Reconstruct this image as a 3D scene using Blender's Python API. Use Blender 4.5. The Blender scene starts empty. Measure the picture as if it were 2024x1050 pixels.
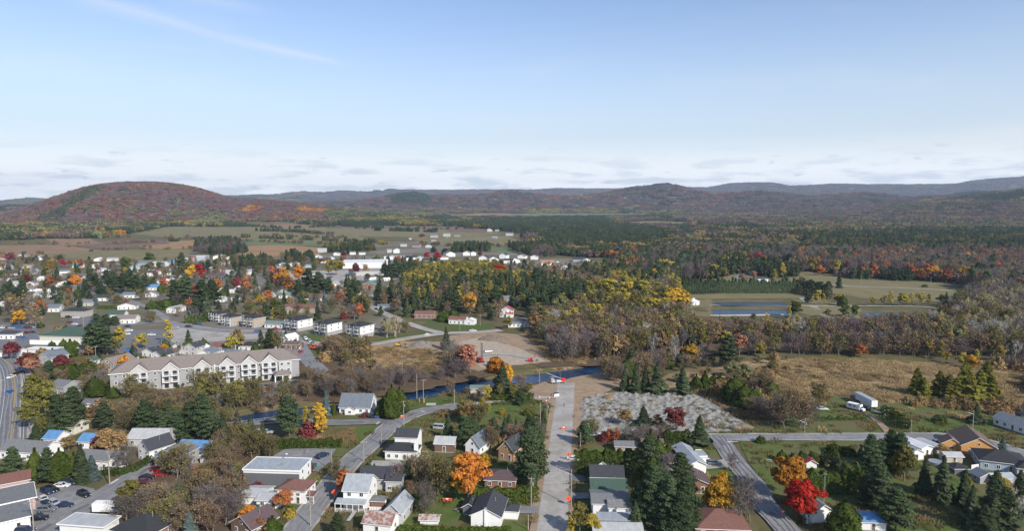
import bpy, bmesh, math, random
import numpy as np
from mathutils import Vector, Matrix
R = math.radians
scene = bpy.context.scene
col = scene.collection
random.seed(7)
# ------------------------------------------------------------------ camera
CAM_H, FPX, PITCH, U0, V0 = 85.0, 1349.0, math.atan(127 / 1349.0), 1012.0, 525.0
cam_data = bpy.data.cameras.new('camera')
cam = bpy.data.objects.new('camera', cam_data); col.objects.link(cam)
cam.location = (0, 0, CAM_H); cam.rotation_euler = (R(90) - PITCH, 0, 0)
cam_data.sensor_width = 36; cam_data.lens = 36 * FPX / 2024
cam_data.clip_start = 1; cam_data.clip_end = 90000
scene.camera = cam
scene.render.resolution_x, scene.render.resolution_y = 1024, 532
# ------------------------------------------------------------------ light
SUN_EL, SUN_AZ = R(33), math.atan2(0.64, -0.77)      # azimuth from +Y towards +X
scene.view_settings.view_transform = 'Standard'
scene.view_settings.look = 'None'
scene.view_settings.exposure = 0.28
world = bpy.data.worlds.new('World'); scene.world = world; world.use_nodes = True
sun_d = bpy.data.lights.new('sun', 'SUN'); sun_d.energy = 4.95; sun_d.angle = R(0.5); sun_d.color = (1, .93, .83)
sun = bpy.data.objects.new('sun', sun_d); col.objects.link(sun)
sv = Vector((math.sin(SUN_AZ) * math.cos(SUN_EL), math.cos(SUN_AZ) * math.cos(SUN_EL), math.sin(SUN_EL)))
sun.rotation_euler = sv.to_track_quat('Z', 'Y').to_euler()
def sky():
    nt = world.node_tree; N = nt.nodes; L = nt.links; N.clear()
    def nd(t, **k):
        n = N.new(t)
        for a, b in k.items(): setattr(n, a, b)
        return n
    def mth(op, a, b=None, c=None, clamp=False):
        n = nd('ShaderNodeMath', operation=op); n.use_clamp = clamp
        for i, s in enumerate((a, b, c)):
            if s is None: continue
            if isinstance(s, (int, float)): n.inputs[i].default_value = s
            else: L.new(s, n.inputs[i])
        return n.outputs[0]
    st = nd('ShaderNodeTexSky', sky_type='NISHITA', sun_disc=False, sun_elevation=SUN_EL, sun_rotation=SUN_AZ,
            altitude=200, air_density=1.0, dust_density=0.6, ozone_density=1.6)
    tc = nd('ShaderNodeTexCoord')
    sep = nd('ShaderNodeSeparateXYZ'); L.new(tc.outputs['Generated'], sep.inputs[0])
    x, y, z = sep.outputs
    el = mth('ARCTANGENT', mth('DIVIDE', z, mth('SQRT', mth('ADD', mth('MULTIPLY', x, x), mth('MULTIPLY', y, y)))))   # elevation
    az = mth('ARCTAN2', x, y)
    # low flat clouds near the horizon: noise over (azimuth, stretched elevation)
    def noise(sx, sy, scale, det, off=0.0, rough=.55, dist=0.0):
        cb = nd('ShaderNodeCombineXYZ')
        L.new(mth('MULTIPLY', az, sx), cb.inputs[0]); L.new(mth('MULTIPLY', el, sy), cb.inputs[1]); cb.inputs[2].default_value = off
        n = nd('ShaderNodeTexNoise'); n.inputs['Scale'].default_value = scale; n.inputs['Detail'].default_value = det
        n.inputs['Roughness'].default_value = rough; n.inputs['Distortion'].default_value = dist
        L.new(cb.outputs[0], n.inputs['Vector']); return n.outputs[0]
    def ramp(v, a, b):
        n = nd('ShaderNodeMapRange'); n.interpolation_type = 'SMOOTHSTEP'
        n.inputs[1].default_value = a; n.inputs[2].default_value = b; L.new(v, n.inputs[0]); return n.outputs[0]
    band = mth('MULTIPLY', ramp(el, -.01, .012), mth('SUBTRACT', 1, ramp(el, .035, .085)))
    low = mth('MULTIPLY', ramp(noise(1, 6, 14, 8, 1.3), .48, .66), band)
    # cirrus streak across the upper left
    def streak(az0, el0, az1, el1, w0, w1, off):
        t = mth('DIVIDE', mth('SUBTRACT', az, az0), az1 - az0)
        lin = mth('ADD', mth('MULTIPLY', t, el1 - el0), el0)
        wob = mth('MULTIPLY', mth('SUBTRACT', noise(3, 3, 3, 3, off), .5), .012)
        d = mth('ABSOLUTE', mth('SUBTRACT', mth('ADD', el, wob), lin))
        w = mth('ADD', mth('MULTIPLY', t, w1 - w0), w0)
        core = mth('SUBTRACT', 1, mth('DIVIDE', d, w), clamp=True)
        ends = mth('MULTIPLY', ramp(t, 0, .25), mth('SUBTRACT', 1, ramp(t, .75, 1.0)))
        return mth('MULTIPLY', mth('MULTIPLY', mth('POWER', core, 1.6), ends), ramp(noise(3, 14, 2.0, 7, off + 3), .05, .75))
    s1 = mth('MULTIPLY', streak(-.66, .262, -.19, .180, .022, .007, 4.0), .5)
    s2 = mth('MULTIPLY', streak(-.80, .300, -.30, .245, .022, .02, 9.0), .4)
    s3 = mth('MULTIPLY', streak(.46, .062, .80, .092, .006, .045, 2.0), .75)
    s4 = mth('MULTIPLY', ramp(noise(1, 5, 3.0, 7, 8.0), .5, .8), .22)
    cl = mth('MAXIMUM', mth('MAXIMUM', s1, s2), mth('MAXIMUM', s3, s4))
    # small grey puffs above the hills
    puff = mth('MULTIPLY', mth('MULTIPLY', ramp(noise(1, 5, 24, 5, 6.0), .62, .70), ramp(el, .005, .02)), mth('SUBTRACT', 1, ramp(el, .05, .095)))
    bg = nd('ShaderNodeBackground'); bg.inputs[1].default_value = 0.15
    white = nd('ShaderNodeRGB'); white.outputs[0].default_value = (4.9, 5.0, 5.15, 1)
    grey = nd('ShaderNodeRGB'); grey.outputs[0].default_value = (3.5, 4.0, 4.7, 1)
    def mix(f, a, b):
        n = nd('ShaderNodeMix', data_type='RGBA'); L.new(f, n.inputs[0])
        L.new(a, n.inputs[6]); L.new(b, n.inputs[7]); return n.outputs[2]
    veil = nd('ShaderNodeRGB'); veil.outputs[0].default_value = (4.15, 4.6, 4.95, 1)
    # thin high veil that pales the sky towards the horizon
    tn = nd('ShaderNodeMix', data_type='RGBA', blend_type='MULTIPLY'); tn.inputs[0].default_value = 1; L.new(st.outputs[0], tn.inputs[6]); tn.inputs[7].default_value = (.79, .82, .93, 1)
    c = mix(mth('ADD', mth('MULTIPLY', mth('SUBTRACT', 1, ramp(el, -.05, .30)), .90), .06), tn.outputs[2], veil.outputs[0])
    glow = nd('ShaderNodeRGB'); glow.outputs[0].default_value = (8.6, 8.5, 8.3, 1)
    c = mix(mth('MULTIPLY', mth('SUBTRACT', 1, ramp(el, .0, .10)), .8), c, glow.outputs[0])
    c = mix(cl, c, white.outputs[0])
    c = mix(mth('MULTIPLY', low, .6), c, grey.outputs[0])
    c = mix(mth('MULTIPLY', puff, .65), c, grey.outputs[0])
    L.new(c, bg.inputs[0])
    out = nd('ShaderNodeOutputWorld'); L.new(bg.outputs[0], out.inputs[0])
sky()
# ------------------------------------------------------------------ pixel <-> ground (photo pixels, 2024 x 1050)
SP, CP = math.sin(PITCH), math.cos(PITCH)
def G(u, v, z=0.0):
    a = -(v - V0) / FPX
    Y = CP + a * SP; Z = -SP + a * CP
    s = (CAM_H - z) / -Z
    return ((u - U0) / FPX * s, Y * s)
def depth(x, y, z=0.0): return y * CP + (CAM_H - z) * SP
def PX(x, y, z=0.0):
    d = y * CP + (CAM_H - z) * SP
    return U0 + x / d * FPX, V0 - (-(CAM_H - z) * CP + y * SP) / d * FPX
def PXn(x, y, z=0.0):
    d = np.maximum(y * CP + (CAM_H - z) * SP, 1)
    return U0 + x / d * FPX, V0 - (-(CAM_H - z) * CP + y * SP) / d * FPX
def inpoly(px, py, poly):
    px = np.asarray(px, float); py = np.asarray(py, float); r = np.zeros(px.shape, bool); n = len(poly)
    for i in range(n):
        x0, y0 = poly[i]; x1, y1 = poly[(i + 1) % n]
        if y0 == y1: continue
        c = (py > y0) != (py > y1)
        r ^= c & (px < (x1 - x0) * (py - y0) / (y1 - y0) + x0)
    return r
def seg_dist(x, y, pts):
    d = np.full(np.shape(x), 1e9)
    for (x0, y0), (x1, y1) in zip(pts[:-1], pts[1:]):
        dx, dy = x1 - x0, y1 - y0; L2 = dx * dx + dy * dy + 1e-9
        t = np.clip(((x - x0) * dx + (y - y0) * dy) / L2, 0, 1)
        d = np.minimum(d, np.hypot(x - x0 - t * dx, y - y0 - t * dy))
    return d
def sstep(a, b, x):
    t = np.clip((x - a) / (b - a), 0, 1); return t * t * (3 - 2 * t)
# value noise in numpy
_rng = np.random.default_rng(3)
_tab = _rng.random((64, 64))
def vnoise(x, y):
    x = np.asarray(x, float); y = np.asarray(y, float)
    xi = np.floor(x).astype(int); yi = np.floor(y).astype(int); fx = x - xi; fy = y - yi
    fx = fx * fx * (3 - 2 * fx); fy = fy * fy * (3 - 2 * fy)
    g = lambda a, b: _tab[a % 64, b % 64]
    return (g(xi, yi) * (1 - fx) + g(xi + 1, yi) * fx) * (1 - fy) + (g(xi, yi + 1) * (1 - fx) + g(xi + 1, yi + 1) * fx) * fy
def fbm(x, y, o=4):
    s = 0; a = .5
    for i in range(o):
        s = s + a * vnoise(x * 2 ** i + 7.3 * i, y * 2 ** i + 3.1 * i); a *= .5
    return s
# ------------------------------------------------------------------ materials
MATS = {}
def srgb(h):
    h = h.lstrip('#'); c = [int(h[i:i + 2], 16) / 255 for i in (0, 2, 4)]
    return tuple(((v + .055) / 1.055) ** 2.4 if v > .04045 else v / 12.92 for v in c)
def mat(name, c, c2=None, rough=.85, scale=1.0, spec=.3, metal=0, detail=4, kind='noise', contrast=(.35, .65), bump=0, c3=None, trans=0, stretch=None):
    if name in MATS: return MATS[name]
    m = bpy.data.materials.new(name); m.use_nodes = True; nt = m.node_tree; N = nt.nodes; L = nt.links
    b = N['Principled BSDF']; b.inputs['Roughness'].default_value = rough; b.inputs['Metallic'].default_value = metal
    b.inputs['Specular IOR Level'].default_value = spec
    if c2 is None: b.inputs['Base Color'].default_value = (*c, 1)
    else:
        tc = N.new('ShaderNodeNewGeometry')
        if kind == 'object': tc = N.new('ShaderNodeTexCoord')
        src = tc.outputs['Object'] if kind == 'object' else tc.outputs['Position']
        if stretch:
            mp = N.new('ShaderNodeMapping'); mp.inputs['Scale'].default_value = stretch; L.new(src, mp.inputs[0]); src = mp.outputs[0]
        n = N.new('ShaderNodeTexNoise'); n.inputs['Scale'].default_value = scale; n.inputs['Detail'].default_value = detail; n.inputs['Roughness'].default_value = .6
        L.new(src, n.inputs['Vector'])
        r = N.new('ShaderNodeValToRGB'); r.color_ramp.elements[0].position = contrast[0]; r.color_ramp.elements[1].position = contrast[1]
        r.color_ramp.elements[0].color = (*c, 1); r.color_ramp.elements[1].color = (*c2, 1)
        L.new(n.outputs[0], r.inputs[0]); o = r.outputs[0]
        if c3 is not None:
            n2 = N.new('ShaderNodeTexNoise'); n2.inputs['Scale'].default_value = scale * .17; n2.inputs['Detail'].default_value = 5
            L.new(src, n2.inputs['Vector'])
            r2 = N.new('ShaderNodeMapRange'); r2.inputs[1].default_value = .45; r2.inputs[2].default_value = .62; L.new(n2.outputs[0], r2.inputs[0])
            mx = N.new('ShaderNodeMix'); mx.data_type = 'RGBA'; L.new(r2.outputs[0], mx.inputs[0]); L.new(o, mx.inputs[6]); mx.inputs[7].default_value = (*c3, 1); o = mx.outputs[2]
        L.new(o, b.inputs['Base Color'])
        if bump:
            bp = N.new('ShaderNodeBump'); bp.inputs['Strength'].default_value = bump; bp.inputs['Distance'].default_value = .3
            L.new(n.outputs[0], bp.inputs['Height']); L.new(bp.outputs[0], b.inputs['Normal'])
    MATS[name] = m; return m
def leafmat(name, ca, cb, trans=.25):
    """foliage: each leaf's own tint attribute picks between two leaf colours, each tree shifts a little"""
    if name in MATS: return MATS[name]
    m = bpy.data.materials.new(name); m.use_nodes = True; nt = m.node_tree; N = nt.nodes; L = nt.links; N.clear()
    at = N.new('ShaderNodeAttribute'); at.attribute_name = 'tint'
    oi = N.new('ShaderNodeObjectInfo')
    mx = N.new('ShaderNodeMix'); mx.data_type = 'RGBA'; mx.inputs[6].default_value = (*ca, 1); mx.inputs[7].default_value = (*cb, 1)
    L.new(at.outputs['Fac'], mx.inputs[0])
    hs = N.new('ShaderNodeHueSaturation')
    a = N.new('ShaderNodeMapRange'); a.inputs[3].default_value = .488; a.inputs[4].default_value = .512; L.new(oi.outputs['Random'], a.inputs[0]); L.new(a.outputs[0], hs.inputs['Hue'])
    w = N.new('ShaderNodeTexWhiteNoise'); w.noise_dimensions = '1D'; L.new(oi.outputs['Random'], w.inputs['W'])
    b = N.new('ShaderNodeMapRange'); b.inputs[3].default_value = .72; b.inputs[4].default_value = 1.25; L.new(w.outputs['Value'], b.inputs[0]); L.new(b.outputs[0], hs.inputs['Value'])
    L.new(mx.outputs[2], hs.inputs['Color'])
    d = N.new('ShaderNodeBsdfDiffuse'); t = N.new('ShaderNodeBsdfTranslucent'); ms = N.new('ShaderNodeMixShader'); ms.inputs[0].default_value = trans
    L.new(hs.outputs[0], d.inputs[0]); L.new(hs.outputs[0], t.inputs[0]); L.new(d.outputs[0], ms.inputs[1]); L.new(t.outputs[0], ms.inputs[2])
    o = N.new('ShaderNodeOutputMaterial'); L.new(ms.outputs[0], o.inputs[0])
    MATS[name] = m; return m
# ------------------------------------------------------------------ mesh helpers
def mesh_from(name, verts, faces, mats, fmat=None, smooth=False):
    me = bpy.data.meshes.new(name); me.from_pydata([tuple(v) for v in verts], [], faces)
    for m in mats: me.materials.append(m)
    if fmat is not None: me.polygons.foreach_set('material_index', np.asarray(fmat, 'i'))
    if smooth: me.polygons.foreach_set('use_smooth', np.ones(len(me.polygons), bool))
    me.update(); return me
def np_mesh(name, V, F, mats, fm=None, tint=None):
    """fast mesh from numpy: V (n,3), F (m,k) all faces with k corners"""
    me = bpy.data.meshes.new(name); n, k = F.shape
    me.vertices.add(len(V)); me.vertices.foreach_set('co', V.astype('f').ravel())
    me.loops.add(n * k); me.loops.foreach_set('vertex_index', F.astype('i').ravel())
    me.polygons.add(n); me.polygons.foreach_set('loop_start', np.arange(0, n * k, k, dtype='i'))
    for m in mats: me.materials.append(m)
    if fm is not None: me.polygons.foreach_set('material_index', fm.astype('i'))
    if tint is not None:
        a = me.attributes.new('tint', 'FLOAT', 'FACE'); a.data.foreach_set('value', tint.astype('f'))
    me.update(calc_edges=True); return me
class MB:
    """collects boxes, prisms and tubes into one mesh"""
    def __init__(s): s.v = []; s.f = []; s.m = []; s.mats = []
    def mi(s, m):
        if m not in s.mats: s.mats.append(m)
        return s.mats.index(m)
    def add(s, vs, fs, m):
        o = len(s.v); s.v += [tuple(v) for v in vs]; i = s.mi(m)
        for f in fs: s.f.append(tuple(o + k for k in f)); s.m.append(i)
    def box(s, c, d, m, rz=0, rx=0, ry=0, taper=1.0):
        x, y, z = d[0] / 2, d[1] / 2, d[2] / 2; t = taper
        vs = [Vector(p) for p in ((-x, -y, -z), (x, -y, -z), (x, y, -z), (-x, y, -z), (-x * t, -y * t, z), (x * t, -y * t, z), (x * t, y * t, z), (-x * t, y * t, z))]
        M = Matrix.Translation(c) @ Matrix.Rotation(rz, 4, 'Z') @ Matrix.Rotation(ry, 4, 'Y') @ Matrix.Rotation(rx, 4, 'X')
        s.add([M @ v for v in vs], [(0, 3, 2, 1), (4, 5, 6, 7), (0, 1, 5, 4), (1, 2, 6, 5), (2, 3, 7, 6), (3, 0, 4, 7)], m)
    def prism(s, prof, y0, y1, m, axis='y'):
        """profile of (a, z) points extruded; axis y: a is x; axis x: a is y"""
        n = len(prof)
        if axis == 'y': vs = [(a, y0, z) for a, z in prof] + [(a, y1, z) for a, z in prof]
        else: vs = [(y0, a, z) for a, z in prof] + [(y1, a, z) for a, z in prof]
        fs = [tuple(range(n)), tuple(range(2 * n - 1, n - 1, -1))] + [(i, i + n, (i + 1) % n + n, (i + 1) % n) for i in range(n)]
        s.add(vs, fs, m)
    def tube(s, a, b, r0, r1, m, n=6):
        a = Vector(a); b = Vector(b); d = (b - a); q = d.to_track_quat('Z', 'Y') if d.length > 1e-6 else Matrix.Identity(3).to_quaternion()
        vs = []
        for p, r in ((a, r0), (b, r1)):
            for k in range(n):
                t = 2 * math.pi * k / n; vs.append(p + q @ Vector((r * math.cos(t), r * math.sin(t), 0)))
        s.add(vs, [(k, (k + 1) % n, n + (k + 1) % n, n + k) for k in range(n)] + [tuple(range(n - 1, -1, -1)), tuple(range(n, 2 * n))], m)
    def build(s, name, parent=None, recalc=True):
        me = mesh_from(name, s.v, s.f, s.mats, s.m)
        if recalc:
            bm = bmesh.new(); bm.from_mesh(me); bmesh.ops.recalc_face_normals(bm, faces=bm.faces); bm.to_mesh(me); bm.free()
        return link(name, me, parent)
def link(name, me, parent=None, loc=None, rz=0):
    o = bpy.data.objects.new(name, me); col.objects.link(o)
    if parent is not None: o.parent = parent
    if loc is not None: o.location = loc
    if rz: o.rotation_euler = (0, 0, rz)
    return o
THINGS = []
def reg(o, cat, desc, x=None, y=None, group=None, label=None, lm=None):
    """register a top-level thing; desc feeds the automatic label, lm makes it a landmark other labels can use"""
    o['category'] = cat
    if x is None: x, y = o.location.x, o.location.y
    if group: o['group'] = group
    if label: o['label'] = label
    THINGS.append(dict(o=o, cat=cat, desc=desc, x=x, y=y, group=group, label=label, lm=lm)); return o
def empty(name, x, y, z=0, rz=0):
    o = bpy.data.objects.new(name, None); col.objects.link(o); o.location = (x, y, z); o.rotation_euler = (0, 0, rz); o.empty_display_size = .1; return o
def structure(name, me, z=0):
    o = link(name, me, None, (0, 0, z)); o['kind'] = 'structure'; return o
# ================================================================== TERRAIN
river_px = [(330, 868), (380, 855), (430, 838), (490, 822), (550, 812), (620, 806), (700, 800), (760, 793), (810, 780), (860, 768), (940, 758), (1010, 750), (1100, 740),
            (1170, 730), (1215, 721), (1290, 709), (1383, 697), (1500, 689), (1660, 686), (1800, 688), (1900, 690), (2080, 692)]
RIVER = [G(u, v) for u, v in river_px]
def box_sdf(x, y, cx, cy, hx, hy, a):
    c, s = math.cos(a), math.sin(a); dx, dy = x - cx, y - cy
    lx, ly = np.abs(dx * c + dy * s) - hx, np.abs(-dx * s + dy * c) - hy
    return np.hypot(np.maximum(lx, 0), np.maximum(ly, 0)) + np.minimum(np.maximum(lx, ly), 0)
def pond(u0, u1, v0, v1):
    a, b, c, d = G(u0, v1), G(u1, v1), G(u1, v0), G(u0, v0)
    cx = (a[0] + b[0] + c[0] + d[0]) / 4; cy = (a[1] + c[1]) / 2
    return (cx, cy, ((b[0] - a[0]) + (c[0] - d[0])) / 4, (c[1] - a[1]) / 2, 0.0)
PONDS = [pond(1418, 1554, 596, 605.5), pond(1410, 1562, 611, 624), pond(1710, 1815, 617, 625)]
SKY_FAR = [(-400, 398), (0, 399), (60, 393), (130, 396), (300, 397), (460, 388), (520, 387), (560, 385), (600, 381), (640, 383), (690, 378), (740, 380), (780, 376), (830, 377), (900, 378), (960, 376),
           (1030, 377), (1100, 374), (1180, 374), (1260, 373), (1340, 371), (1400, 372), (1440, 364), (1480, 362), (1520, 362), (1560, 368), (1600, 367), (1650, 364), (1740, 366), (1800, 366), (1890, 365), (1920, 359), (1970, 354), (2024, 351), (2400, 350)]
SKY_MID = [(-400, 410), (600, 402), (700, 398), (760, 390), (790, 383), (820, 382), (850, 388), (880, 384), (950, 384), (1000, 379), (1050, 384), (1120, 386), (1190, 382), (1250, 371), (1290, 368), (1312, 363), (1340, 368), (1370, 377),
           (1420, 384), (1500, 378), (1600, 386), (1700, 382), (1800, 388), (1900, 380), (2024, 372), (2400, 370)]
SKY_RIGHT = [(-400, 470), (1560, 425), (1760, 402), (1850, 392), (1930, 383), (1980, 377), (2024, 373), (2400, 370)]
def ridge(x, y, prof, D, W0, W1):
    """a long ridge whose crest stands D metres out"""
    r = np.hypot(x, y); u = U0 + x / np.maximum(y, 1) * FPX / CP
    v = np.interp(u, [p[0] for p in prof], [p[1] for p in prof])
    H = np.maximum((398 - v) / FPX * D * np.clip(y / np.maximum(r, 1), .3, 1) + CAM_H - 14, 0)
    DD = D * (1 + .10 * (vnoise(u / 160, u * 0 + 3.3) - .5))
    H = H * DD / D
    s = np.where(r < DD, sstep(DD - W0, DD, r), 1 - .6 * sstep(DD, DD + W1, r))
    return H * s
def hgt(x, y):
    x = np.asarray(x, float); y = np.asarray(y, float)
    r = np.hypot(x, y)
    h = np.zeros(x.shape)
    # far ridges
    rr = np.maximum(np.maximum(ridge(x, y, SKY_FAR, 11500, 4200, 6000), ridge(x, y, SKY_MID, 5600, 1500, 1400)), ridge(x, y, SKY_RIGHT, 4300, 1500, 3000))
    lump = fbm(x / 420, y / 420, 4) - .47
    far = sstep(3200, 5200, r)
    h = h + rr * (1 + .35 * lump * (rr > 2) * (1 - sstep(.75, 1, rr / 300))) * (y > 0)
    h = h + far * 14 * np.maximum(lump, 0)
    # isolated hill at left: a dome with a long shoulder running to the right
    hx, hy = x + 1690, y - 3150
    d = np.hypot(hx / np.where(hx < 0, 450, 600), hy / 900)
    ca, sa = math.cos(.10), math.sin(.10)
    kx, ky = (x + 1230) * ca + (y - 3150) * sa, -(x + 1230) * sa + (y - 3150) * ca
    d2 = np.hypot(kx / np.where(kx < 0, 560, 860), ky / 700)
    dome = 168 * (1 - sstep(0, 1, np.clip(d / 1.02, 0, 1) ** 1.25))
    sh = 88 * (1 - sstep(0, 1, np.clip(d2, 0, 1)))
    hill = np.maximum(dome, sh) * .6 + np.hypot(dome, sh) * .4
    hill = hill * (1 + .10 * (fbm(x / 150, y / 150, 3) - .45))
    h = np.maximum(h, hill)
    # river bed
    near = (r < 1200)
    dr = np.full(x.shape, 1e9)
    if near.any(): dr[near] = seg_dist(x[near], y[near], RIVER)
    dr = dr / (.66 + .34 * sstep(-90, -10, x))
    h = h - 2.6 * (1 - sstep(5.0, 11, dr))
    for p in PONDS: h = h - 1.6 * (1 - sstep(-1, 2.5, box_sdf(x, y, *p))) + .5 * (1 - sstep(3, 8, np.abs(box_sdf(x, y, *p) - 5)))
    return h
def hz(x, y): return float(hgt(np.array([x]), np.array([y]))[0])
def grow(a, b, s0, g):
    out = [a]; s = s0
    while out[-1] < b: out.append(out[-1] + s); s *= g
    return out
def terrain():
    ys = list(np.arange(-40, 150, 12.)) + list(np.arange(150, 620, 3.6)) + grow(620, 15500, 4.5, 1.022)
    xr = list(np.arange(0, 660, 3.8)) + grow(660, 21500, 6, 1.045)
    xs = [-v for v in xr[:0:-1]] + xr
    X, Y = np.meshgrid(np.array(xs), np.array(ys)); Z = hgt(X, Y)
    nx, ny = len(xs), len(ys); V = np.stack([X.ravel(), Y.ravel(), Z.ravel()], 1)
    i, j = np.meshgrid(np.arange(nx - 1), np.arange(ny - 1)); a = (j * nx + i).ravel()
    F = np.stack([a, a + 1, a + nx + 1, a + nx], 1)
    m = mat('meadow_ground', (.075, .085, .03), (.15, .115, .06), scale=.09, detail=8, c3=(.10, .085, .048), spec=.1, rough=1, bump=.15)
    me = np_mesh('ground', V, F, [m]); me.polygons.foreach_set('use_smooth', np.ones(len(me.polygons), bool))
    structure('ground', me)
terrain()
# ------------------------------------------------------------------ water
wm = bpy.data.materials.new('river_water'); wm.use_nodes = True
b = wm.node_tree.nodes['Principled BSDF']; b.inputs['Base Color'].default_value = (.008, .034, .09, 1); b.inputs['Roughness'].default_value = .17
b.inputs['Specular IOR Level'].default_value = .4
nn = wm.node_tree.nodes.new('ShaderNodeTexNoise'); nn.inputs['Scale'].default_value = 1.6; nn.inputs['Detail'].default_value = 5
bp = wm.node_tree.nodes.new('ShaderNodeBump'); bp.inputs['Strength'].default_value = .7; bp.inputs['Distance'].default_value = .25
ge = wm.node_tree.nodes.new('ShaderNodeNewGeometry'); wm.node_tree.links.new(ge.outputs['Position'], nn.inputs['Vector'])
wm.node_tree.links.new(nn.outputs[0], bp.inputs['Height']); wm.node_tree.links.new(bp.outputs[0], b.inputs['Normal'])
def resample(pts, step):
    out = [pts[0]]
    for a, c in zip(pts[:-1], pts[1:]):
        n = max(1, int(math.hypot(c[0] - a[0], c[1] - a[1]) / step))
        out += [(a[0] + (c[0] - a[0]) * k / n, a[1] + (c[1] - a[1]) * k / n) for k in range(1, n + 1)]
    return out
def smooth(pts, it=2):
    for _ in range(it):
        q = [pts[0]]
        for a, c in zip(pts[:-1], pts[1:]):
            q += [(.75 * a[0] + .25 * c[0], .75 * a[1] + .25 * c[1]), (.25 * a[0] + .75 * c[0], .25 * a[1] + .75 * c[1])]
        pts = q + [pts[-1]]
    return pts
def ribbon(name, pts, w, m, dz=.03, jit=0, step=3.0, flat=None, drape=True):
    """a strip of ground w metres wide along world points; w may be a (start, end) pair"""
    pts = resample(pts, step); n = len(pts); V = []
    rnd = random.Random(len(pts) * 13 + int(pts[0][0]))
    for i, (x, y) in enumerate(pts):
        a = pts[max(i - 1, 0)]; c = pts[min(i + 1, n - 1)]; dx, dy = c[0] - a[0], c[1] - a[1]; L = math.hypot(dx, dy) or 1
        ww = (w if not isinstance(w, tuple) else w[0] + (w[1] - w[0]) * i / (n - 1)) / 2
        for s in (-1, 1):
            k = ww + rnd.uniform(-jit, jit); V.append((x - dy / L * k * s, y + dx / L * k * s))
    A = np.array(V); z = hgt(A[:, 0], A[:, 1]) + dz if (drape and flat is None) else np.full(len(A), flat if flat is not None else dz)
    V = np.column_stack([A, z]); F = np.array([(2 * i + 1, 2 * i, 2 * i + 2, 2 * i + 3) for i in range(n - 1)])
    return structure(name, np_mesh(name, V, F[:, ::-1] if False else F, [m]))
ribbon('river', smooth(RIVER), 21, wm, flat=-1.25, step=8)
for p in PONDS:
    cx, cy, hx, hy, a = p
    structure('pond_water', mesh_from('pond_water', [(cx - hx - 2, cy - hy - 2, -.55), (cx + hx + 2, cy - hy - 2, -.55), (cx + hx + 2, cy + hy + 2, -.55), (cx - hx - 2, cy + hy + 2, -.55)], [(0, 1, 2, 3)], [wm]))
mud = mat('mud_bank', (.17, .12, .085), (.24, .17, .125), scale=.5, detail=11, rough=1, spec=.15, bump=.4)
for sgn in (-1, 1):
    q = smooth(RIVER); Lp = []
    for i in range(1, len(q) - 1):
        dx, dy = q[i + 1][0] - q[i - 1][0], q[i + 1][1] - q[i - 1][1]; l = math.hypot(dx, dy); f = .66 + .34 * float(sstep(-90, -10, q[i][0])); o_ = (9.6 + 1.2 * math.sin(i * .7)) * f * sgn; Lp.append((q[i][0] - dy / l * o_, q[i][1] + dx / l * o_))
    ribbon('river_bank', Lp, 4.2, mud, dz=.03, jit=.7, step=2.5)
# ------------------------------------------------------------------ ground patches
PAVED = []
OPEN = []      # open-ground polygons in photo pixels, kept free of woodland
_lay = [0]
def patch(name, px, m, jit=.6, open_=True, step=4.0, world=False):
    """a piece of ground with its own surface: outline given as photo pixels, turned into ground points"""
    pts = [tuple(p) for p in px] if world else [G(u, v) for u, v in px]
    far = max(p[1] for p in pts); st = max(step, far / 120); jj = jit * max(1, far / 300)
    q = resample(pts + [pts[0]], st)[:-1]
    rnd = random.Random(len(q)); q = [(x + rnd.uniform(-jj, jj), y + rnd.uniform(-jj, jj)) for x, y in q]
    _lay[0] += 1; dz = .02 + .004 * _lay[0] * (1 if far < 900 else 2)
    bm = bmesh.new(); vs = [bm.verts.new((x, y, 0)) for x, y in q]
    es = [bm.edges.new((vs[i], vs[(i + 1) % len(vs)])) for i in range(len(vs))]
    bmesh.ops.triangle_fill(bm, use_beauty=True, edges=es)
    if far > 900:
        bmesh.ops.subdivide_edges(bm, edges=bm.edges[:], cuts=2)
    for v in bm.verts: v.co.z = max(hz(v.co.x, v.co.y), -.2) + dz
    bmesh.ops.recalc_face_normals(bm, faces=bm.faces)
    me = bpy.data.meshes.new(name); bm.to_mesh(me); bm.free(); me.materials.append(m)
    if sum(p.normal.z for p in me.polygons) < 0: me.flip_normals()
    if name in ('parking_lot', 'driveway', 'gravel_lot', 'garden_path', 'gravel_apron', 'sandy_ground'): PAVED.append(px)
    if open_: OPEN.append([PX(*p) for p in pts] if world else px)
    return structure(name, me)
lawn = mat('lawn_grass', (.058, .10, .022), (.105, .128, .04), scale=.25, detail=8, c3=(.125, .105, .055), spec=.1, rough=1, contrast=(.3, .7))
lawn2 = mat('fresh_lawn', (.05, .092, .02), (.085, .115, .032), scale=.3, detail=8, c3=(.10, .10, .045), spec=.1, rough=1, contrast=(.3, .7))
dry = mat('dry_grass', (.34, .245, .13), (.20, .145, .085), scale=.22, detail=13, c3=(.15, .115, .065), spec=.1, rough=1, bump=.5, contrast=(.4, .6))
tan = mat('tan_field', (.25, .165, .10), (.19, .125, .08), scale=.06, detail=8, spec=.1, rough=1, stretch=(1, .3, 1))
gold = mat('stubble_field', (.30, .19, .10), (.24, .15, .085), scale=.05, detail=8, spec=.1, rough=1, stretch=(1, .3, 1))
brown = mat('ploughed_field', (.13, .085, .07), (.18, .12, .095), scale=.04, detail=8, spec=.1, rough=1, stretch=(1, .4, 1))
green = mat('green_field', (.145, .135, .065), (.19, .16, .085), scale=.04, detail=7, spec=.1, rough=1, stretch=(1, .4, 1))
green2 = mat('crop_field', (.10, .14, .06), (.14, .16, .08), scale=.03, detail=7, spec=.1, rough=1)
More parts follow.
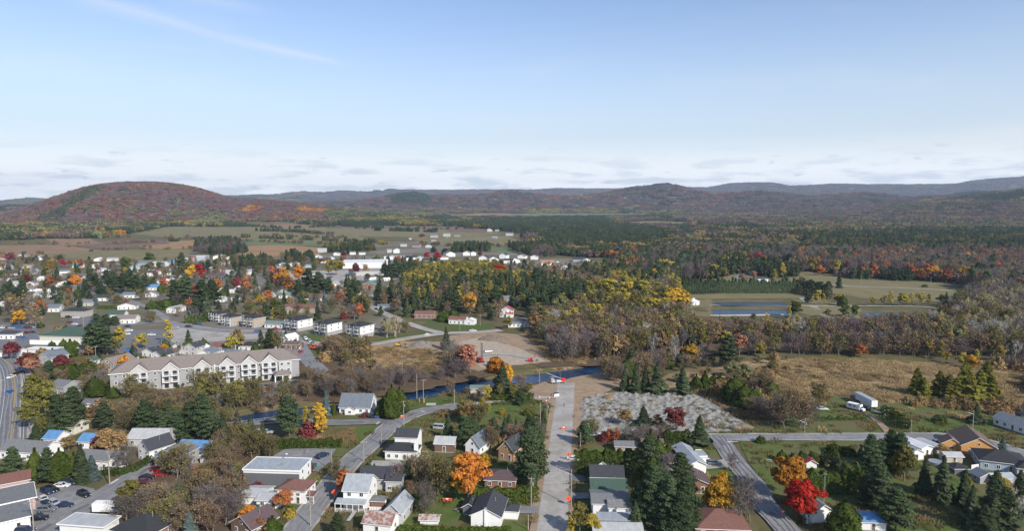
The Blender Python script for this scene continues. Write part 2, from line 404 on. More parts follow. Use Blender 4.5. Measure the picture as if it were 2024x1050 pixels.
soil = mat('sandy_soil', (.33, .24, .16), (.22, .16, .11), scale=.35, detail=9, c3=(.29, .22, .15), spec=.1, rough=1, bump=.3)
gravel = mat('gravel_surface', (.29, .278, .262), (.38, .362, .335), scale=.6, detail=13, c3=(.275, .255, .23), spec=.1, rough=1)
sand = mat('pale_sand', (.40, .34, .265), (.30, .245, .185), scale=.5, detail=12, spec=.1, rough=1)
asphalt = mat('worn_asphalt', (.175, .177, .185), (.255, .253, .255), scale=.55, detail=13, c3=(.165, .165, .172), spec=.2, rough=.95)
asphalt2 = mat('dark_asphalt', (.125, .13, .14), (.165, .17, .18), scale=.3, detail=9, spec=.2, rough=.9)
concrete = mat('pale_concrete', (.42, .40, .37), (.34, .33, .31), scale=1.5, detail=6, rough=.9)
litter = mat('leaf_litter', (.17, .10, .055), (.22, .12, .055), scale=1.2, detail=8, c3=(.10, .09, .035), spec=.1, rough=1)
town = mat('town_ground', (.10, .10, .05), (.15, .125, .085), scale=.05, detail=8, c3=(.19, .17, .15), spec=.1, rough=1)
woodfloor = mat('woodland_floor', (.085, .06, .04), (.12, .085, .055), scale=.2, detail=8, spec=.1, rough=1)
paint_w = mat('white_road_paint', (.7, .7, .68), (.5, .5, .49), scale=2, rough=.8)
paint_y = mat('yellow_road_paint', (.55, .34, .05), (.42, .29, .08), scale=2, rough=.8)
# far fields
patch('field', [(-60, 487), (60, 484), (130, 485), (213, 497), (150, 504), (-60, 506)], tan)
patch('field', [(80, 503), (200, 495), (385, 493), (390, 500), (370, 516), (250, 517), (120, 514)], green)
patch('field', [(268, 484), (300, 477), (390, 475), (400, 490), (340, 493), (290, 492)], gold)
patch('field', [(170, 478), (320, 474), (340, 482), (268, 486), (215, 492), (150, 486)], brown)
patch('field', [(90, 472), (180, 472), (200, 482), (110, 486)], tan)
patch('field', [(476, 486), (560, 484), (660, 492), (740, 500), (700, 512), (560, 520), (470, 514)], gold)
patch('field', [(478, 437), (540, 437), (640, 449), (650, 455), (560, 453), (480, 445)], tan)
patch('field', [(330, 448), (520, 449), (700, 462), (740, 480), (480, 474), (340, 470), (260, 462)], green)
patch('field', [(560, 452), (760, 451), (960, 456), (1000, 462), (880, 470), (740, 468), (620, 462)], green)
patch('field', [(480, 474), (640, 478), (640, 486), (480, 484)], green2)
patch('field', [(660, 446), (900, 448), (900, 453), (680, 452)], brown)
patch('field', [(885, 452), (960, 453), (960, 461), (885, 458)], brown)
patch('field', [(800, 465), (1000, 466), (1040, 480), (1010, 487), (880, 486), (830, 478)], green)
patch('field', [(900, 487), (1037, 487), (1040, 504), (960, 505), (905, 498)], green2)
patch('field', [(845, 422), (960, 421), (1100, 423), (1000, 431), (900, 434)], tan)
patch('field', [(900, 413), (1000, 412), (1100, 417), (1090, 422), (940, 421)], brown)
patch('field', [(960, 426), (1080, 421), (1315, 421), (1310, 429), (1130, 433), (980, 433)], green2)
patch('field', [(1000, 411), (1110, 408), (1290, 410), (1310, 420), (1150, 421), (1040, 417)], tan)
patch('field', [(1200, 440), (1290, 437), (1380, 440), (1330, 448), (1230, 449)], green)
patch('field', [(1300, 446), (1470, 443), (1560, 446), (1460, 451), (1340, 451)], tan)
patch('field', [(1440, 428), (1600, 427), (1600, 430), (1450, 431)], tan)
patch('field', [(1600, 446), (1770, 446), (1770, 449), (1600, 450)], tan)
# the town's own ground
patch('town_ground', [(-60, 505), (80, 506), (280, 522), (480, 508), (620, 506), (700, 480), (830, 478), (1000, 500), (1060, 505), (1200, 520), (1170, 545), (1020, 550), (900, 530), (780, 530), (760, 600), (780, 660), (600, 660), (560, 700), (-60, 700)], town, open_=False)
# near ground
RW = [(1150, 690), (1420, 716), (1520, 740), (1560, 790), (1480, 800), (1380, 770), (1210, 768)]
MARSH = [(1500, 742), (1570, 712), (1700, 712), (1830, 720), (1905, 722), (2040, 740), (2040, 812), (1960, 815), (1790, 800), (1690, 786), (1650, 782), (1620, 800), (1590, 790), (1545, 765)]
patch('marsh_meadow', MARSH, dry, jit=1.5)
patch('meadow_strip', [(1380, 765), (1500, 740), (1560, 765), (1600, 800), (1560, 815), (1500, 845), (1440, 815), (1380, 780)], dry, jit=1.2, open_=False)
patch('rough_meadow', [(1290, 745), (1400, 722), (1500, 712), (1575, 710), (1540, 765), (1480, 768), (1380, 772), (1300, 768)], dry, open_=False, jit=1.5)
patch('lawn', [(1590, 790), (1650, 783), (1790, 802), (1960, 818), (2060, 830), (2060, 905), (1985, 878), (1925, 862), (1860, 859), (1600, 859), (1520, 860), (1560, 830)], lawn)
patch('lawn', [(1380, 845), (1480, 840), (1530, 838), (1530, 861), (1404, 861)], lawn2, open_=False)
patch('lawn', [(1465, 874), (1740, 872), (1800, 873), (1960, 885), (2060, 925), (2060, 1060), (1640, 1060), (1560, 1020), (1530, 985), (1500, 940), (1468, 895)], lawn, open_=False)
patch('lawn', [(1130, 890), (1250, 880), (1400, 874), (1425, 895), (1445, 925), (1480, 980), (1500, 1060), (1120, 1060)], lawn, open_=False)
patch('lawn', [(800, 830), (860, 820), (985, 800), (1060, 795), (1088, 800), (1090, 850), (1083, 880), (1070, 960), (1055, 1000), (1040, 1060), (720, 1060), (690, 990), (740, 910), (775, 860)], lawn, open_=False)
patch('lawn', [(812, 790), (905, 785), (915, 800), (870, 805), (805, 812), (790, 800)], lawn2)
patch('lawn', [(645, 843), (752, 843), (740, 860), (690, 905), (645, 905), (540, 886), (560, 868), (640, 865)], lawn)
patch('bare_soil', [(645, 846), (700, 846), (705, 880), (650, 880), (612, 866)], litter, open_=False)
patch('lawn', [(645, 820), (780, 818), (770, 832), (645, 832)], lawn2, open_=False)
patch('lawn', [(600, 935), (655, 930), (640, 960), (600, 985), (590, 1060), (460, 1060), (470, 960)], lawn, open_=False)
patch('lawn', [(596, 697), (604, 692), (655, 722), (660, 735), (640, 735)], lawn2)
patch('lawn', [(600, 655), (640, 668), (745, 672), (840, 655), (850, 664), (740, 682), (640, 686), (596, 676)], lawn2)
patch('lawn', [(830, 650), (850, 632), (970, 640), (972, 654), (880, 656)], lawn2)
patch('meadow_strip', [(650, 690), (720, 686), (830, 690), (900, 700), (890, 730), (800, 740), (700, 725)], dry, open_=False, jit=1)
patch('bare_soil', [(640, 684), (760, 676), (900, 676), (900, 696), (840, 705), (760, 700), (650, 700)], soil, open_=False, jit=1)
patch('green_bank', [(1340, 576), (1380, 566), (1600, 570), (1640, 590), (1350, 592)], green, step=5)
patch('grassy_berm', [(1345, 604), (1350, 594), (1406, 593), (1408, 627), (1380, 628), (1350, 612)], green, open_=False, step=5)
patch('grassy_berm', [(1565, 592), (1620, 592), (1700, 606), (1700, 632), (1568, 632)], green, open_=False, step=5)
OPEN.append([(1340, 576), (1380, 566), (1600, 570), (1660, 590), (1740, 612), (1850, 612), (1890, 634), (1560, 636), (1400, 632), (1350, 606)])
OPEN.append([(-60, 476), (200, 471), (330, 452), (480, 452), (480, 436), (650, 446), (900, 447), (1040, 462), (1050, 505), (-60, 508)])
patch('grass_field', [(1560, 540), (1600, 537), (1700, 552), (1760, 556), (1900, 558), (1930, 580), (1880, 600), (1700, 590), (1620, 575), (1560, 566)], green, step=6)
patch('grass_field', [(1340, 560), (1420, 548), (1480, 540), (1560, 556), (1500, 566), (1360, 570)], green, step=6)
patch('meadow_strip', [(1030, 660), (1120, 660), (1180, 700), (1150, 722), (1075, 712), (1000, 690)], dry, open_=False, jit=1)
patch('woodland_floor', [(1040, 715), (1160, 640), (1300, 610), (1500, 640), (1700, 642), (1900, 600), (2080, 560), (2080, 700), (1800, 700), (1500, 696), (1290, 708), (1170, 724), (1080, 728)], woodfloor, open_=False, jit=1)
patch('woodland_floor', [(560, 790), (600, 705), (700, 712), (880, 735), (1000, 738), (940, 750), (800, 778), (650, 798)], woodfloor, open_=False, jit=1)
patch('woodland_floor', [(230, 1000), (320, 930), (440, 830), (500, 850), (500, 905), (470, 940), (470, 1060), (220, 1060)], woodfloor, open_=False, jit=1)
# construction ground on both banks
patch('sandy_ground', [(890, 664), (960, 655), (1030, 664), (1060, 680), (1075, 700), (1085, 716), (1000, 727), (945, 735), (905, 722), (900, 700), (880, 680)], soil, jit=1)
patch('gravel_apron', [(905, 678), (950, 668), (1030, 690), (1078, 715), (1010, 722), (950, 728), (925, 705)], sand, open_=False, jit=.8)
patch('sandy_ground', [(1040, 765), (1075, 757), (1130, 748), (1180, 738), (1215, 738), (1240, 760), (1200, 776), (1150, 790), (1148, 850), (1130, 900), (1095, 900), (1085, 800), (1060, 795)], soil, jit=1)
# big gravel lot and car parks in the town
patch('gravel_lot', [(338, 640), (360, 640), (440, 652), (560, 655), (585, 668), (500, 672), (420, 676), (345, 680), (330, 665)], gravel)
patch('parking_lot', [(238, 655), (325, 652), (345, 668), (320, 690), (240, 695)], asphalt2)
patch('parking_lot', [(140, 625), (190, 618), (205, 640), (170, 658), (140, 650)], asphalt2)
patch('parking_lot', [(-60, 640), (70, 642), (80, 670), (40, 690), (-60, 690)], asphalt2)
patch('parking_lot', [(300, 790), (440, 780), (500, 762), (600, 750), (590, 770), (540, 785), (440, 798), (340, 800)], asphalt)
patch('parking_lot', [(155, 780), (200, 780), (205, 815), (150, 815)], asphalt)
patch('parking_lot', [(525, 912), (560, 889), (664, 889), (650, 915), (625, 935), (600, 925), (520, 930)], asphalt)
patch('parking_lot', [(40, 975), (130, 955), (190, 968), (215, 985), (150, 1040), (120, 1070), (30, 1070)], asphalt, jit=1)
patch('parking_lot', [(560, 538), (800, 530), (830, 548), (700, 560), (560, 555)], gravel)
# ------------------------------------------------------------------ roads
ROADS = []
def road(px, w, m=asphalt, dz=.0, name='road', shoulder=None, curve=2):
    _lay[0] += 2
    pts = smooth([G(u, v) for u, v in px], curve)
    z = .06 + .004 * _lay[0]
    if shoulder: ribbon('road_shoulder', pts, w + shoulder[0], shoulder[1], dz=z - .02, jit=.28)
    ribbon(name, pts, w, m, dz=z, jit=.1)
    ROADS.append((pts, w)); return pts, z
def stripe(pts, z, off, m, w=.14, dash=None):
    """painted line off metres from the centre line"""
    q = resample(pts, 2.0); L = []
    for i, (x, y) in enumerate(q):
        a = q[max(i - 1, 0)]; c = q[min(i + 1, len(q) - 1)]; dx, dy = c[0] - a[0], c[1] - a[1]; l = math.hypot(dx, dy) or 1
        L.append((x - dy / l * off, y + dx / l * off))
    if dash is None: ribbon('road_marking', L, w, m, dz=z + .008, step=2)
    else:
        for k in range(0, len(L) - dash, dash * 3): ribbon('road_marking', L[k:k + dash + 1], w, m, dz=z + .008, step=2)
hp, hzz = road([(16, 905), (20, 880), (24, 840), (28, 805), (30, 765), (29, 752), (24, 730), (12, 713), (-8, 703), (-60, 695)], 9.5, asphalt2, shoulder=(5, gravel))
stripe(hp, hzz, .12, paint_y); stripe(hp, hzz, -.12, paint_y); stripe(hp, hzz, 3.7, paint_w); stripe(hp, hzz, -3.7, paint_w)
road([(30, 1075), (89, 1035), (165, 1006), (218, 973), (266, 944), (301, 920), (330, 905)], 8.5)
road([(574, 1075), (588, 1050), (620, 1006), (670, 941), (702, 905), (742, 873), (769, 845), (793, 831), (828, 816), (872, 809), (920, 802)], 6.8, asphalt, shoulder=(1.2, gravel))
road([(912, 803), (975, 796), (1066, 788), (1100, 786)], 3.4, gravel)
road([(772, 834), (720, 836), (642, 838), (560, 833), (500, 838), (430, 852)], 6.5)
mp, mz = road([(1088, 1080), (1091, 1050), (1095, 1006), (1104, 917), (1110, 858), (1116, 799), (1118, 768), (1120, 758)], 7.8, gravel, shoulder=(4, soil))
road([(1404, 867), (1480, 866), (1600, 866), (1720, 865.5), (1800, 865), (1866, 865), (1925, 870), (1984, 885), (2060, 915)], 6.0, asphalt, shoulder=(2, gravel))
dp, dz_ = road([(1415, 862), (1430, 880), (1445, 905), (1466, 932), (1495, 964), (1513, 1006), (1543, 1035), (1575, 1075)], 7.0, asphalt)
road([(1759, 862), (1745, 845), (1730, 829), (1712, 821)], 2.6, soil)
road([(560, 690), (596, 676), (680, 687), (737, 683), (790, 673), (839, 665), (889, 659), (943, 659), (990, 654)], 6.5, gravel, shoulder=(3, soil))
road([(740, 612), (770, 625), (797, 637), (839, 652), (879, 661)], 7, gravel)
road([(582, 669), (592, 685), (601, 704), (618, 721), (640, 742), (660, 752)], 9, asphalt)
road([(219, 647), (286, 640), (329, 635), (357, 645), (420, 654), (499, 659), (547, 659), (585, 667)], 7, asphalt)
road([(255, 595), (290, 607), (310, 619), (332, 634)], 6, asphalt)
road([(900, 700), (930, 705), (1000, 700), (1060, 712)], 5, gravel, curve=1)
road([(1630, 563), (1700, 568), (1800, 571), (1916, 577)], 5, gravel)
road([(1450, 558), (1462, 548), (1478, 532), (1490, 520)], 8, asphalt)
road([(1345, 604), (1400, 606), (1560, 608), (1620, 606), (1760, 606), (1850, 608), (1890, 622)], 4, gravel)
road([(1585, 590), (1600, 600), (1625, 622), (1640, 632)], 6, gravel)
road([(200, 560), (280, 560), (450, 552), (640, 560), (720, 556)], 7, asphalt)
road([(0, 520), (120, 545), (200, 560), (240, 590)], 7, asphalt)
road([(120, 612), (60, 600), (-40, 585)], 7, asphalt)
road([(720, 595), (860, 520), (1000, 517), (1140, 528), (1180, 540)], 7, gravel)
road([(640, 560), (700, 590), (745, 612)], 7, gravel)
road([(700, 480), (860, 478), (1000, 470), (1100, 462)], 7, gravel)
# worn wheel tracks and repaired patches
trk = mat('wheel_track', (.19, .19, .195), (.26, .257, .257), scale=.8, detail=12, rough=1); trk2 = mat('pale_wheel_track', (.33, .315, .29), (.27, .25, .225), scale=.7, detail=12, rough=1); ptc = mat('tar_patch', (.10, .10, .105), (.15, .15, .155), scale=1.5, detail=8, rough=.9)
rw = random.Random(6)
for pts, w in list(ROADS):
    if w < 6.4 or w > 7.5 and abs(pts[0][0]) < 40 or pts[0][1] > 330 and pts[-1][1] > 330: continue
    q = resample(pts, 2.5)
    for off in (-2.3, -.8, .9, 2.4):
        Lp = []
        for i in range(1, len(q) - 1):
            dx, dy = q[i + 1][0] - q[i - 1][0], q[i + 1][1] - q[i - 1][1]; l = math.hypot(dx, dy); o_ = off + .25 * math.sin(i * .3 + off); Lp.append((q[i][0] - dy / l * o_, q[i][1] + dx / l * o_))
        if len(Lp) > 3: ribbon('wheel_track', Lp, .55, trk2 if w > 7.5 and abs(pts[0][0]) < 40 else trk, dz=.06 + .004 * _lay[0] + .012, jit=.14)
    for k in range(6):
        i = rw.randrange(2, len(q) - 3); n_ = rw.choice((1, 1, 2)); s_ = rw.uniform(-w / 3, w / 3); P2 = [(q[j][0] + s_, q[j][1]) for j in (i, i + n_)]
        ribbon('tar_patch', P2, rw.uniform(.5, 1.6), ptc, dz=.06 + .004 * _lay[0] + .02, jit=.12, step=1)
# white painted bars at the junctions
def bar(u0, v0, u1, v1, w=.5, m=paint_w):
    ribbon('road_marking', [G(u0, v0), G(u1, v1)], w, m, dz=.5, flat=None, step=1) if False else None
    a, c = G(u0, v0), G(u1, v1); ribbon('road_marking', [a, c], w, m, dz=.06 + .004 * _lay[0] + .02, step=1)
bar(1437, 877, 1458, 877, .6); bar(744, 842, 750, 837, .5); bar(219, 960, 234, 951, .5); bar(832, 815, 840, 818, .5); bar(1450, 915, 1464, 915, .3)
# driveways
patch('driveway', [(1010, 1004), (1064, 1005), (1063, 1020), (1000, 1018)], asphalt, open_=False, jit=.2)
patch('driveway', [(1126, 977), (1172, 978), (1172, 990), (1124, 990)], asphalt, open_=False, jit=.2)
patch('driveway', [(1126, 940), (1150, 938), (1162, 955), (1126, 957)], asphalt2, open_=False, jit=.2)
patch('driveway', [(1392, 918), (1437, 910), (1440, 928), (1392, 932)], gravel, open_=False, jit=.3)
patch('driveway', [(735, 914), (790, 914), (800, 925), (730, 925)], gravel, open_=False, jit=.2)
patch('garden_path', [(698, 1014), (706, 1014), (692, 1034), (684, 1034)], concrete, open_=False, jit=.02)
patch('driveway', [(1820, 872), (1870, 868), (1880, 885), (1830, 890)], asphalt2, open_=False, jit=.3)
patch('asphalt_pad', [(1004, 632), (1045, 628), (1050, 638), (1010, 640)], asphalt2, open_=False, jit=.3)
patch('sidewalk', [(38, 870), (41, 870), (46, 760), (43, 740), (40, 745)], concrete, open_=False, jit=.02)
# ================================================================== TREES: prototypes
def unit(v): return v / np.maximum(np.linalg.norm(v, axis=-1, keepdims=True), 1e-9)
def quads(P, Nn, sx, sy, rng, along=None):
    """one leaf quad per row: centre P, normal Nn, half sizes sx, sy, long side along 'along'"""
    n = len(P); A = rng.normal(size=(n, 3)) if along is None else along
    T = unit(np.cross(Nn, A)); B = np.cross(unit(Nn), T)
    sx = np.broadcast_to(sx, (n,))[:, None]; sy = np.broadcast_to(sy, (n,))[:, None]
    V = np.stack([P - T * sx - B * sy, P + T * sx - B * sy * .8, P + T * sx * .7 + B * sy, P - T * sx * .8 + B * sy], 1).reshape(-1, 3)
    return V, np.arange(4 * n).reshape(n, 4)
class Part:
    def __init__(s): s.V = []; s.F = []; s.M = []; s.T = []; s.n = 0
    def add(s, V, F, m, tint):
        s.V.append(V); s.F.append(F + s.n); s.M.append(np.full(len(F), m)); s.T.append(np.broadcast_to(tint, (len(F),)).astype(float)); s.n += len(V)
    def mesh(s, name, mats):
        return np_mesh(name, np.concatenate(s.V), np.concatenate(s.F), mats, np.concatenate(s.M), np.concatenate(s.T))
def limb(P, a, b, r0, r1, m, n=5):
    a = np.array(a, float); b = np.array(b, float); d = unit(b - a); t = unit(np.cross(d, [.3, .9, .1] if abs(d[2]) > .9 else [0, 0, 1.])); w = np.cross(d, t)
    th = np.arange(n) * 2 * math.pi / n; ring = np.cos(th)[:, None] * t + np.sin(th)[:, None] * w
    V = np.concatenate([a + ring * r0, b + ring * r1]); k = np.arange(n)
    P.add(V, np.stack([k, (k + 1) % n, n + (k + 1) % n, n + k], 1), m, .5)
def trunk_limbs(P, rng, h, r, lean=.02, limbs=7, lo=.25, reach=.3, m=0):
    p = np.zeros(3); segs = 5; pts = [p.copy()]
    for i in range(segs):
        p = p + np.array([rng.normal() * lean * h, rng.normal() * lean * h, h / segs]); pts.append(p.copy())
    for i in range(segs):
        limb(P, pts[i], pts[i + 1], r * (1 - i / segs) + .03, r * (1 - (i + 1) / segs) + .03, m, 6)
    ends = []
    for i in range(limbs):
        t = lo + (1 - lo) * .9 * i / max(limbs - 1, 1); f = t * segs; k = min(int(f), segs - 1); a = pts[k] + (pts[k + 1] - pts[k]) * (f - k)
        an = i * 2.4 + rng.random(); L = reach * h * (1 - .55 * t) * (.7 + .5 * rng.random())
        mid = a + np.array([math.cos(an) * L * .5, math.sin(an) * L * .5, L * .28]); e = mid + np.array([math.cos(an) * L * .5, math.sin(an) * L * .5, L * .55])
        limb(P, a, mid, r * .4 * (1 - t * .6), r * .24 * (1 - t * .6), m, 4); limb(P, mid, e, r * .24 * (1 - t * .6), .02, m, 4); ends += [(a, mid), (mid, e)]
    return pts, ends
def g_broad(seed, h=12., w=9., q=1., base=.2, nclump=46, fill=1., shape=1., leaf=.27, bareness=0., trunk=.22):
    """broadleaf in leaf: clumps of leaves spread through an egg-shaped crown"""
    rng = np.random.default_rng(seed); W = Part(); L = Part()
    trunk_limbs(W, rng, h * .85, trunk, limbs=8, reach=.33)
    nc = int(nclump * q ** .4); u = unit(rng.normal(size=(nc, 3))); rad = rng.random(nc) ** .42
    zc = h * (base + (1 - base) / 2); c = u * rad[:, None]
    c[:, 2] = c[:, 2] * h * (1 - base) / 2 * .86
    wz = 1 - np.clip(c[:, 2] / (h * .5), -1, 1) * .35 * shape
    ang = np.arctan2(c[:, 1], c[:, 0]); wob = 1 + .22 * np.sin(ang * 3 + seed) + .14 * np.sin(ang * 5 + 2 * seed)
    c[:, 0] *= w / 2 * .82 * wz * wob; c[:, 1] *= w / 2 * .82 * wz * wob; c[:, 2] += zc
    R_ = w * (.085 + .115 * rng.random(nc)) * q ** -.13
    for i in range(nc):
        n = int(130 * q ** .6 * fill * (.7 + .6 * rng.random())) + 3
        d = unit(rng.normal(size=(n, 3))); d[:, 2] = np.where(d[:, 2] < -.3, -d[:, 2] * .6, d[:, 2]); rr = R_[i] * (.45 + .6 * rng.random(n) ** .5)
        P = c[i] + d * rr[:, None] * np.array([1, 1, .8])
        nn = unit(d * .9 + rng.normal(size=(n, 3)) * .55 + np.array([0, 0, .25]))
        s = leaf / math.sqrt(q) * (.45 + .9 * rng.random(n)) * w / 9
        V, F = quads(P, nn, s * .8, s, rng)
        t = np.clip(rng.normal(.5 + rng.normal() * .22, .22, n), 0, 1)
        L.add(V, F, 0, t)
    return W, L
def g_bare(seed, h=12., w=8., q=1., leaves=.0, upright=.55, twigw=.055, trunk=.2):
    """leafless broadleaf: limbs, branches and a haze of fine twigs, some with a few leaves left"""
    rng = np.random.default_rng(seed); W = Part(); L = Part()
    pts, ends = trunk_limbs(W, rng, h * .9, trunk, lean=.03, limbs=13, lo=.22, reach=.42)
    starts = []
    for a, b in ends:
        for k in range(3):
            t = .3 + .7 * rng.random(); s = a + (b - a) * t; d = unit(rng.normal(size=3) * .8 + unit(b - a) * .6 + np.array([0, 0, upright]))
            e = s + d * h * .15 * (.6 + .6 * rng.random())
            if q > .5: limb(W, s, e, .045, .015, 0, 3)
            starts.append((s, e))
    n = int(1500 * q); i = rng.integers(0, len(starts), n); S = np.array([x[0] for x in starts]); E = np.array([x[1] for x in starts]); D = unit(E - S)
    p = S[i] + (E[i] - S[i]) * rng.random(n)[:, None]; p = p + rng.normal(size=(n, 3)) * w * .055
    d = unit(rng.normal(size=(n, 3)) * .55 + D[i] * .5 + np.array([0, 0, upright]))
    ln = (.5 + .8 * rng.random(n)) * (1.0 / max(q, .2) ** .25); wd = twigw / max(q, .12) ** .55
    side = unit(np.cross(d, rng.normal(size=(n, 3)))) * wd
    V = np.stack([p - side, p + side, p + side * .3 + d * ln[:, None], p - side * .3 + d * ln[:, None]], 1).reshape(-1, 3)
    L.add(V, np.arange(4 * n).reshape(n, 4), 0, np.clip(rng.normal(.4, .25, n), 0, 1))
    if leaves > 0:
        m = int(1300 * q * leaves); j = rng.integers(0, n, m); P = p[j] + d[j] * (ln[j] * rng.random(m))[:, None] + rng.normal(size=(m, 3)) * .12
        V, F = quads(P, unit(rng.normal(size=(m, 3)) + [0, 0, .4]), .17 / math.sqrt(q), .22 / math.sqrt(q), rng); L.add(V, F, 1, rng.random(m))
    return W, L
def g_spruce(seed, h=14., w=5.5, q=1., droop=.28, gap=0., power=.85, dens=1.):
    """conical conifer: whorls of drooping needle sprays"""
    rng = np.random.default_rng(seed); W = Part(); L = Part()
    limb(W, (0, 0, 0), (0, 0, h * .97), .2, .03, 0, 6)
    nl = max(10, int(36 * math.sqrt(q) * dens)); lean = rng.normal(size=2) * .01 * h
    for k in range(nl):
        t = .05 + .93 * k / nl; z = h * t; r = w / 2 * (1 - t) ** power * (1 + .22 * rng.normal()) + .12
        r = max(r, .15); nb = max(5, int((6 + 9 * (1 - t)) * math.sqrt(q)))
        a = rng.random() * 6.28 + np.arange(nb) * 6.283 / nb + rng.normal(size=nb) * .18
        rb = r * (.75 + .4 * rng.random(nb)) * (1 + .12 * np.sin(a * 3 + seed)); keep = rng.random(nb) > gap; a = a[keep]; rb = rb[keep]; nb = len(a)
        if nb == 0: continue
        ns = max(2, int(round(4 * math.sqrt(q))))
        for s in range(ns):
            f = (s + .6) / ns; P = np.stack([np.cos(a) * rb * f + lean[0] * t, np.sin(a) * rb * f + lean[1] * t, z - droop * rb * f + .10 * rb * f * f], 1) + rng.normal(size=(nb, 3)) * .05 * r
            out = np.stack([np.cos(a), np.sin(a), -np.full(nb, droop)], 1)
            nn = unit(np.stack([np.cos(a) * .45, np.sin(a) * .45, np.ones(nb)], 1) + rng.normal(size=(nb, 3)) * .35)
            V, F = quads(P, nn, rb / ns * .75 + .05, (.22 + .34 * rb * (1 - .5 * f)) / math.sqrt(max(nb / 10, .6)), rng, along=np.cross(nn, out) * 0 + np.stack([-np.sin(a), np.cos(a), 0 * a], 1))
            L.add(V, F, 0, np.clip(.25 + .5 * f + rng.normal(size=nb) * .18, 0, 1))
    n = int(900 * q); t = rng.random(n) ** 1.35; a = rng.random(n) * 6.283; r = w / 2 * (1 - t) ** power * (.85 + .25 * rng.random(n))
    P = np.stack([np.cos(a) * r, np.sin(a) * r, h * (.05 + .93 * t) - droop * r], 1)
    V, F = quads(P, unit(np.stack([np.cos(a), np.sin(a), .7 + 0 * a], 1) + rng.normal(size=(n, 3)) * .4), .16 / math.sqrt(q), .26 / math.sqrt(q), rng); L.add(V, F, 0, np.clip(rng.normal(.6, .25, n), 0, 1))
    return W, L
def g_pine(seed, h=16., w=8., q=1., base=.16, nb=64):
    """white pine: irregular tiers of upswept branches carrying flat needle pads"""
    rng = np.random.default_rng(seed); W = Part(); L = Part()
    limb(W, (0, 0, 0), (0, 0, h * .6), .27, .16, 0, 6); limb(W, (0, 0, h * .6), (rng.normal() * .3, rng.normal() * .3, h * .97), .16, .03, 0, 5)
    nbb = int(nb * max(q, .25) ** .5)
    for k in range(nbb):
        t = base + (1 - base) * (k / nbb) ** .92; z = h * t; prof = math.sin(min(1, (1 - t) * 1.25 + .04) * math.pi / 2) ** .9
        r = w / 2 * prof * (.62 + .5 * rng.random()); a = k * 2.4 + rng.normal() * .4; up = .10 + .25 * t
        e = np.array([math.cos(a) * r, math.sin(a) * r, z + up * r - .4])
        if q > .3: limb(W, (0, 0, z - .3), e, .07 * (1.1 - t), .02, 0, 3)
        for f, pr in ((1.0, .20), (.72, .24), (.45, .22)):
            c = np.array([0, 0, z - .3]) + (e - np.array([0, 0, z - .3])) * f; R_ = (w * pr * (.45 + .55 * prof)) * (.8 + .4 * rng.random())
            n = max(4, int(58 * q * (R_ / 1.3))); d = rng.normal(size=(n, 3)); d = unit(d) * (rng.random(n) ** .5)[:, None]
            P = c + d * np.array([R_, R_, R_ * .34])
            o = P - np.array([0, 0, z]); nn = unit(unit(o) * .5 + np.array([0, 0, .8]) + rng.normal(size=(n, 3)) * .5)
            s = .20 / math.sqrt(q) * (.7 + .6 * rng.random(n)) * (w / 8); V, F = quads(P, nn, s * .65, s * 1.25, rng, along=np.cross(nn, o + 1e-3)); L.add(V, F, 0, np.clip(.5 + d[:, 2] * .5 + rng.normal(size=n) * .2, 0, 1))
    return W, L
def g_cedar(seed, h=8., w=4., q=1., top=1.5, base=.02):
    """dense cedar: upright sprays over a full egg-shaped body"""
    rng = np.random.default_rng(seed); W = Part(); L = Part(); limb(W, (0, 0, 0), (0, 0, h * .6), .16, .05, 0, 5)
    n = int(3400 * q); t = rng.random(n) ** 1.15; a = rng.random(n) * 6.283
    prof = np.clip(1 - np.abs(t - .22) ** top * 1.35 / (.78 ** top), 0, 1) ** .7 * np.clip(.55 + t * 3, 0, 1)
    lob = 1 + .10 * np.sin(a * 4 + t * 5 + seed) + .07 * np.sin(a * 9 + t * 13) + .08 * np.sin(t * 17 + a * 2 + seed)
    r = w / 2 * prof * lob * (.74 + .3 * rng.random(n)); P = np.stack([np.cos(a) * r, np.sin(a) * r, h * (base + t * (1 - base))], 1)
    nn = unit(np.stack([np.cos(a), np.sin(a), .55 + 0 * a], 1) + rng.normal(size=(n, 3)) * .35); s = .17 / math.sqrt(q) * (h / 8) ** .5
    V, F = quads(P, nn, s, s * 1.7, rng, along=np.cross(nn, np.array([0, 0, 1.]) + rng.normal(size=(n, 3)) * .25)); L.add(V, F, 0, np.clip(rng.normal(.45, .25, n) + .2 * np.sin(a * 4 + t * 5 + seed), 0, 1))
    return W, L
def g_shrub(seed, h=3., w=3.6, q=1.):
    rng = np.random.default_rng(seed); W = Part(); L = Part()
    for k in range(7):
        a = k * .9; limb(W, (0, 0, 0), (math.cos(a) * w * .25, math.sin(a) * w * .25, h * .7), .05, .02, 0, 3)
    n = int(900 * q); d = unit(rng.normal(size=(n, 3))); d[:, 2] = abs(d[:, 2]); rr = (.55 + .45 * rng.random(n)) * (1 + .18 * np.sin(d[:, 0] * 7 + seed) * np.cos(d[:, 1] * 6))
    P = d * rr[:, None] * np.array([w / 2, w / 2, h * .95]); V, F = quads(P, unit(d + rng.normal(size=(n, 3)) * .5), .16 / math.sqrt(q), .2 / math.sqrt(q), rng); L.add(V, F, 0, rng.random(n))
    return W, L
bark = mat('bark', (.12, .095, .075), (.20, .17, .14), scale=3, kind='object', rough=1, spec=.1)
bark_w = mat('birch_bark', (.62, .60, .55), (.30, .28, .26), scale=2.5, kind='object', rough=.9, contrast=(.55, .7), spec=.1)
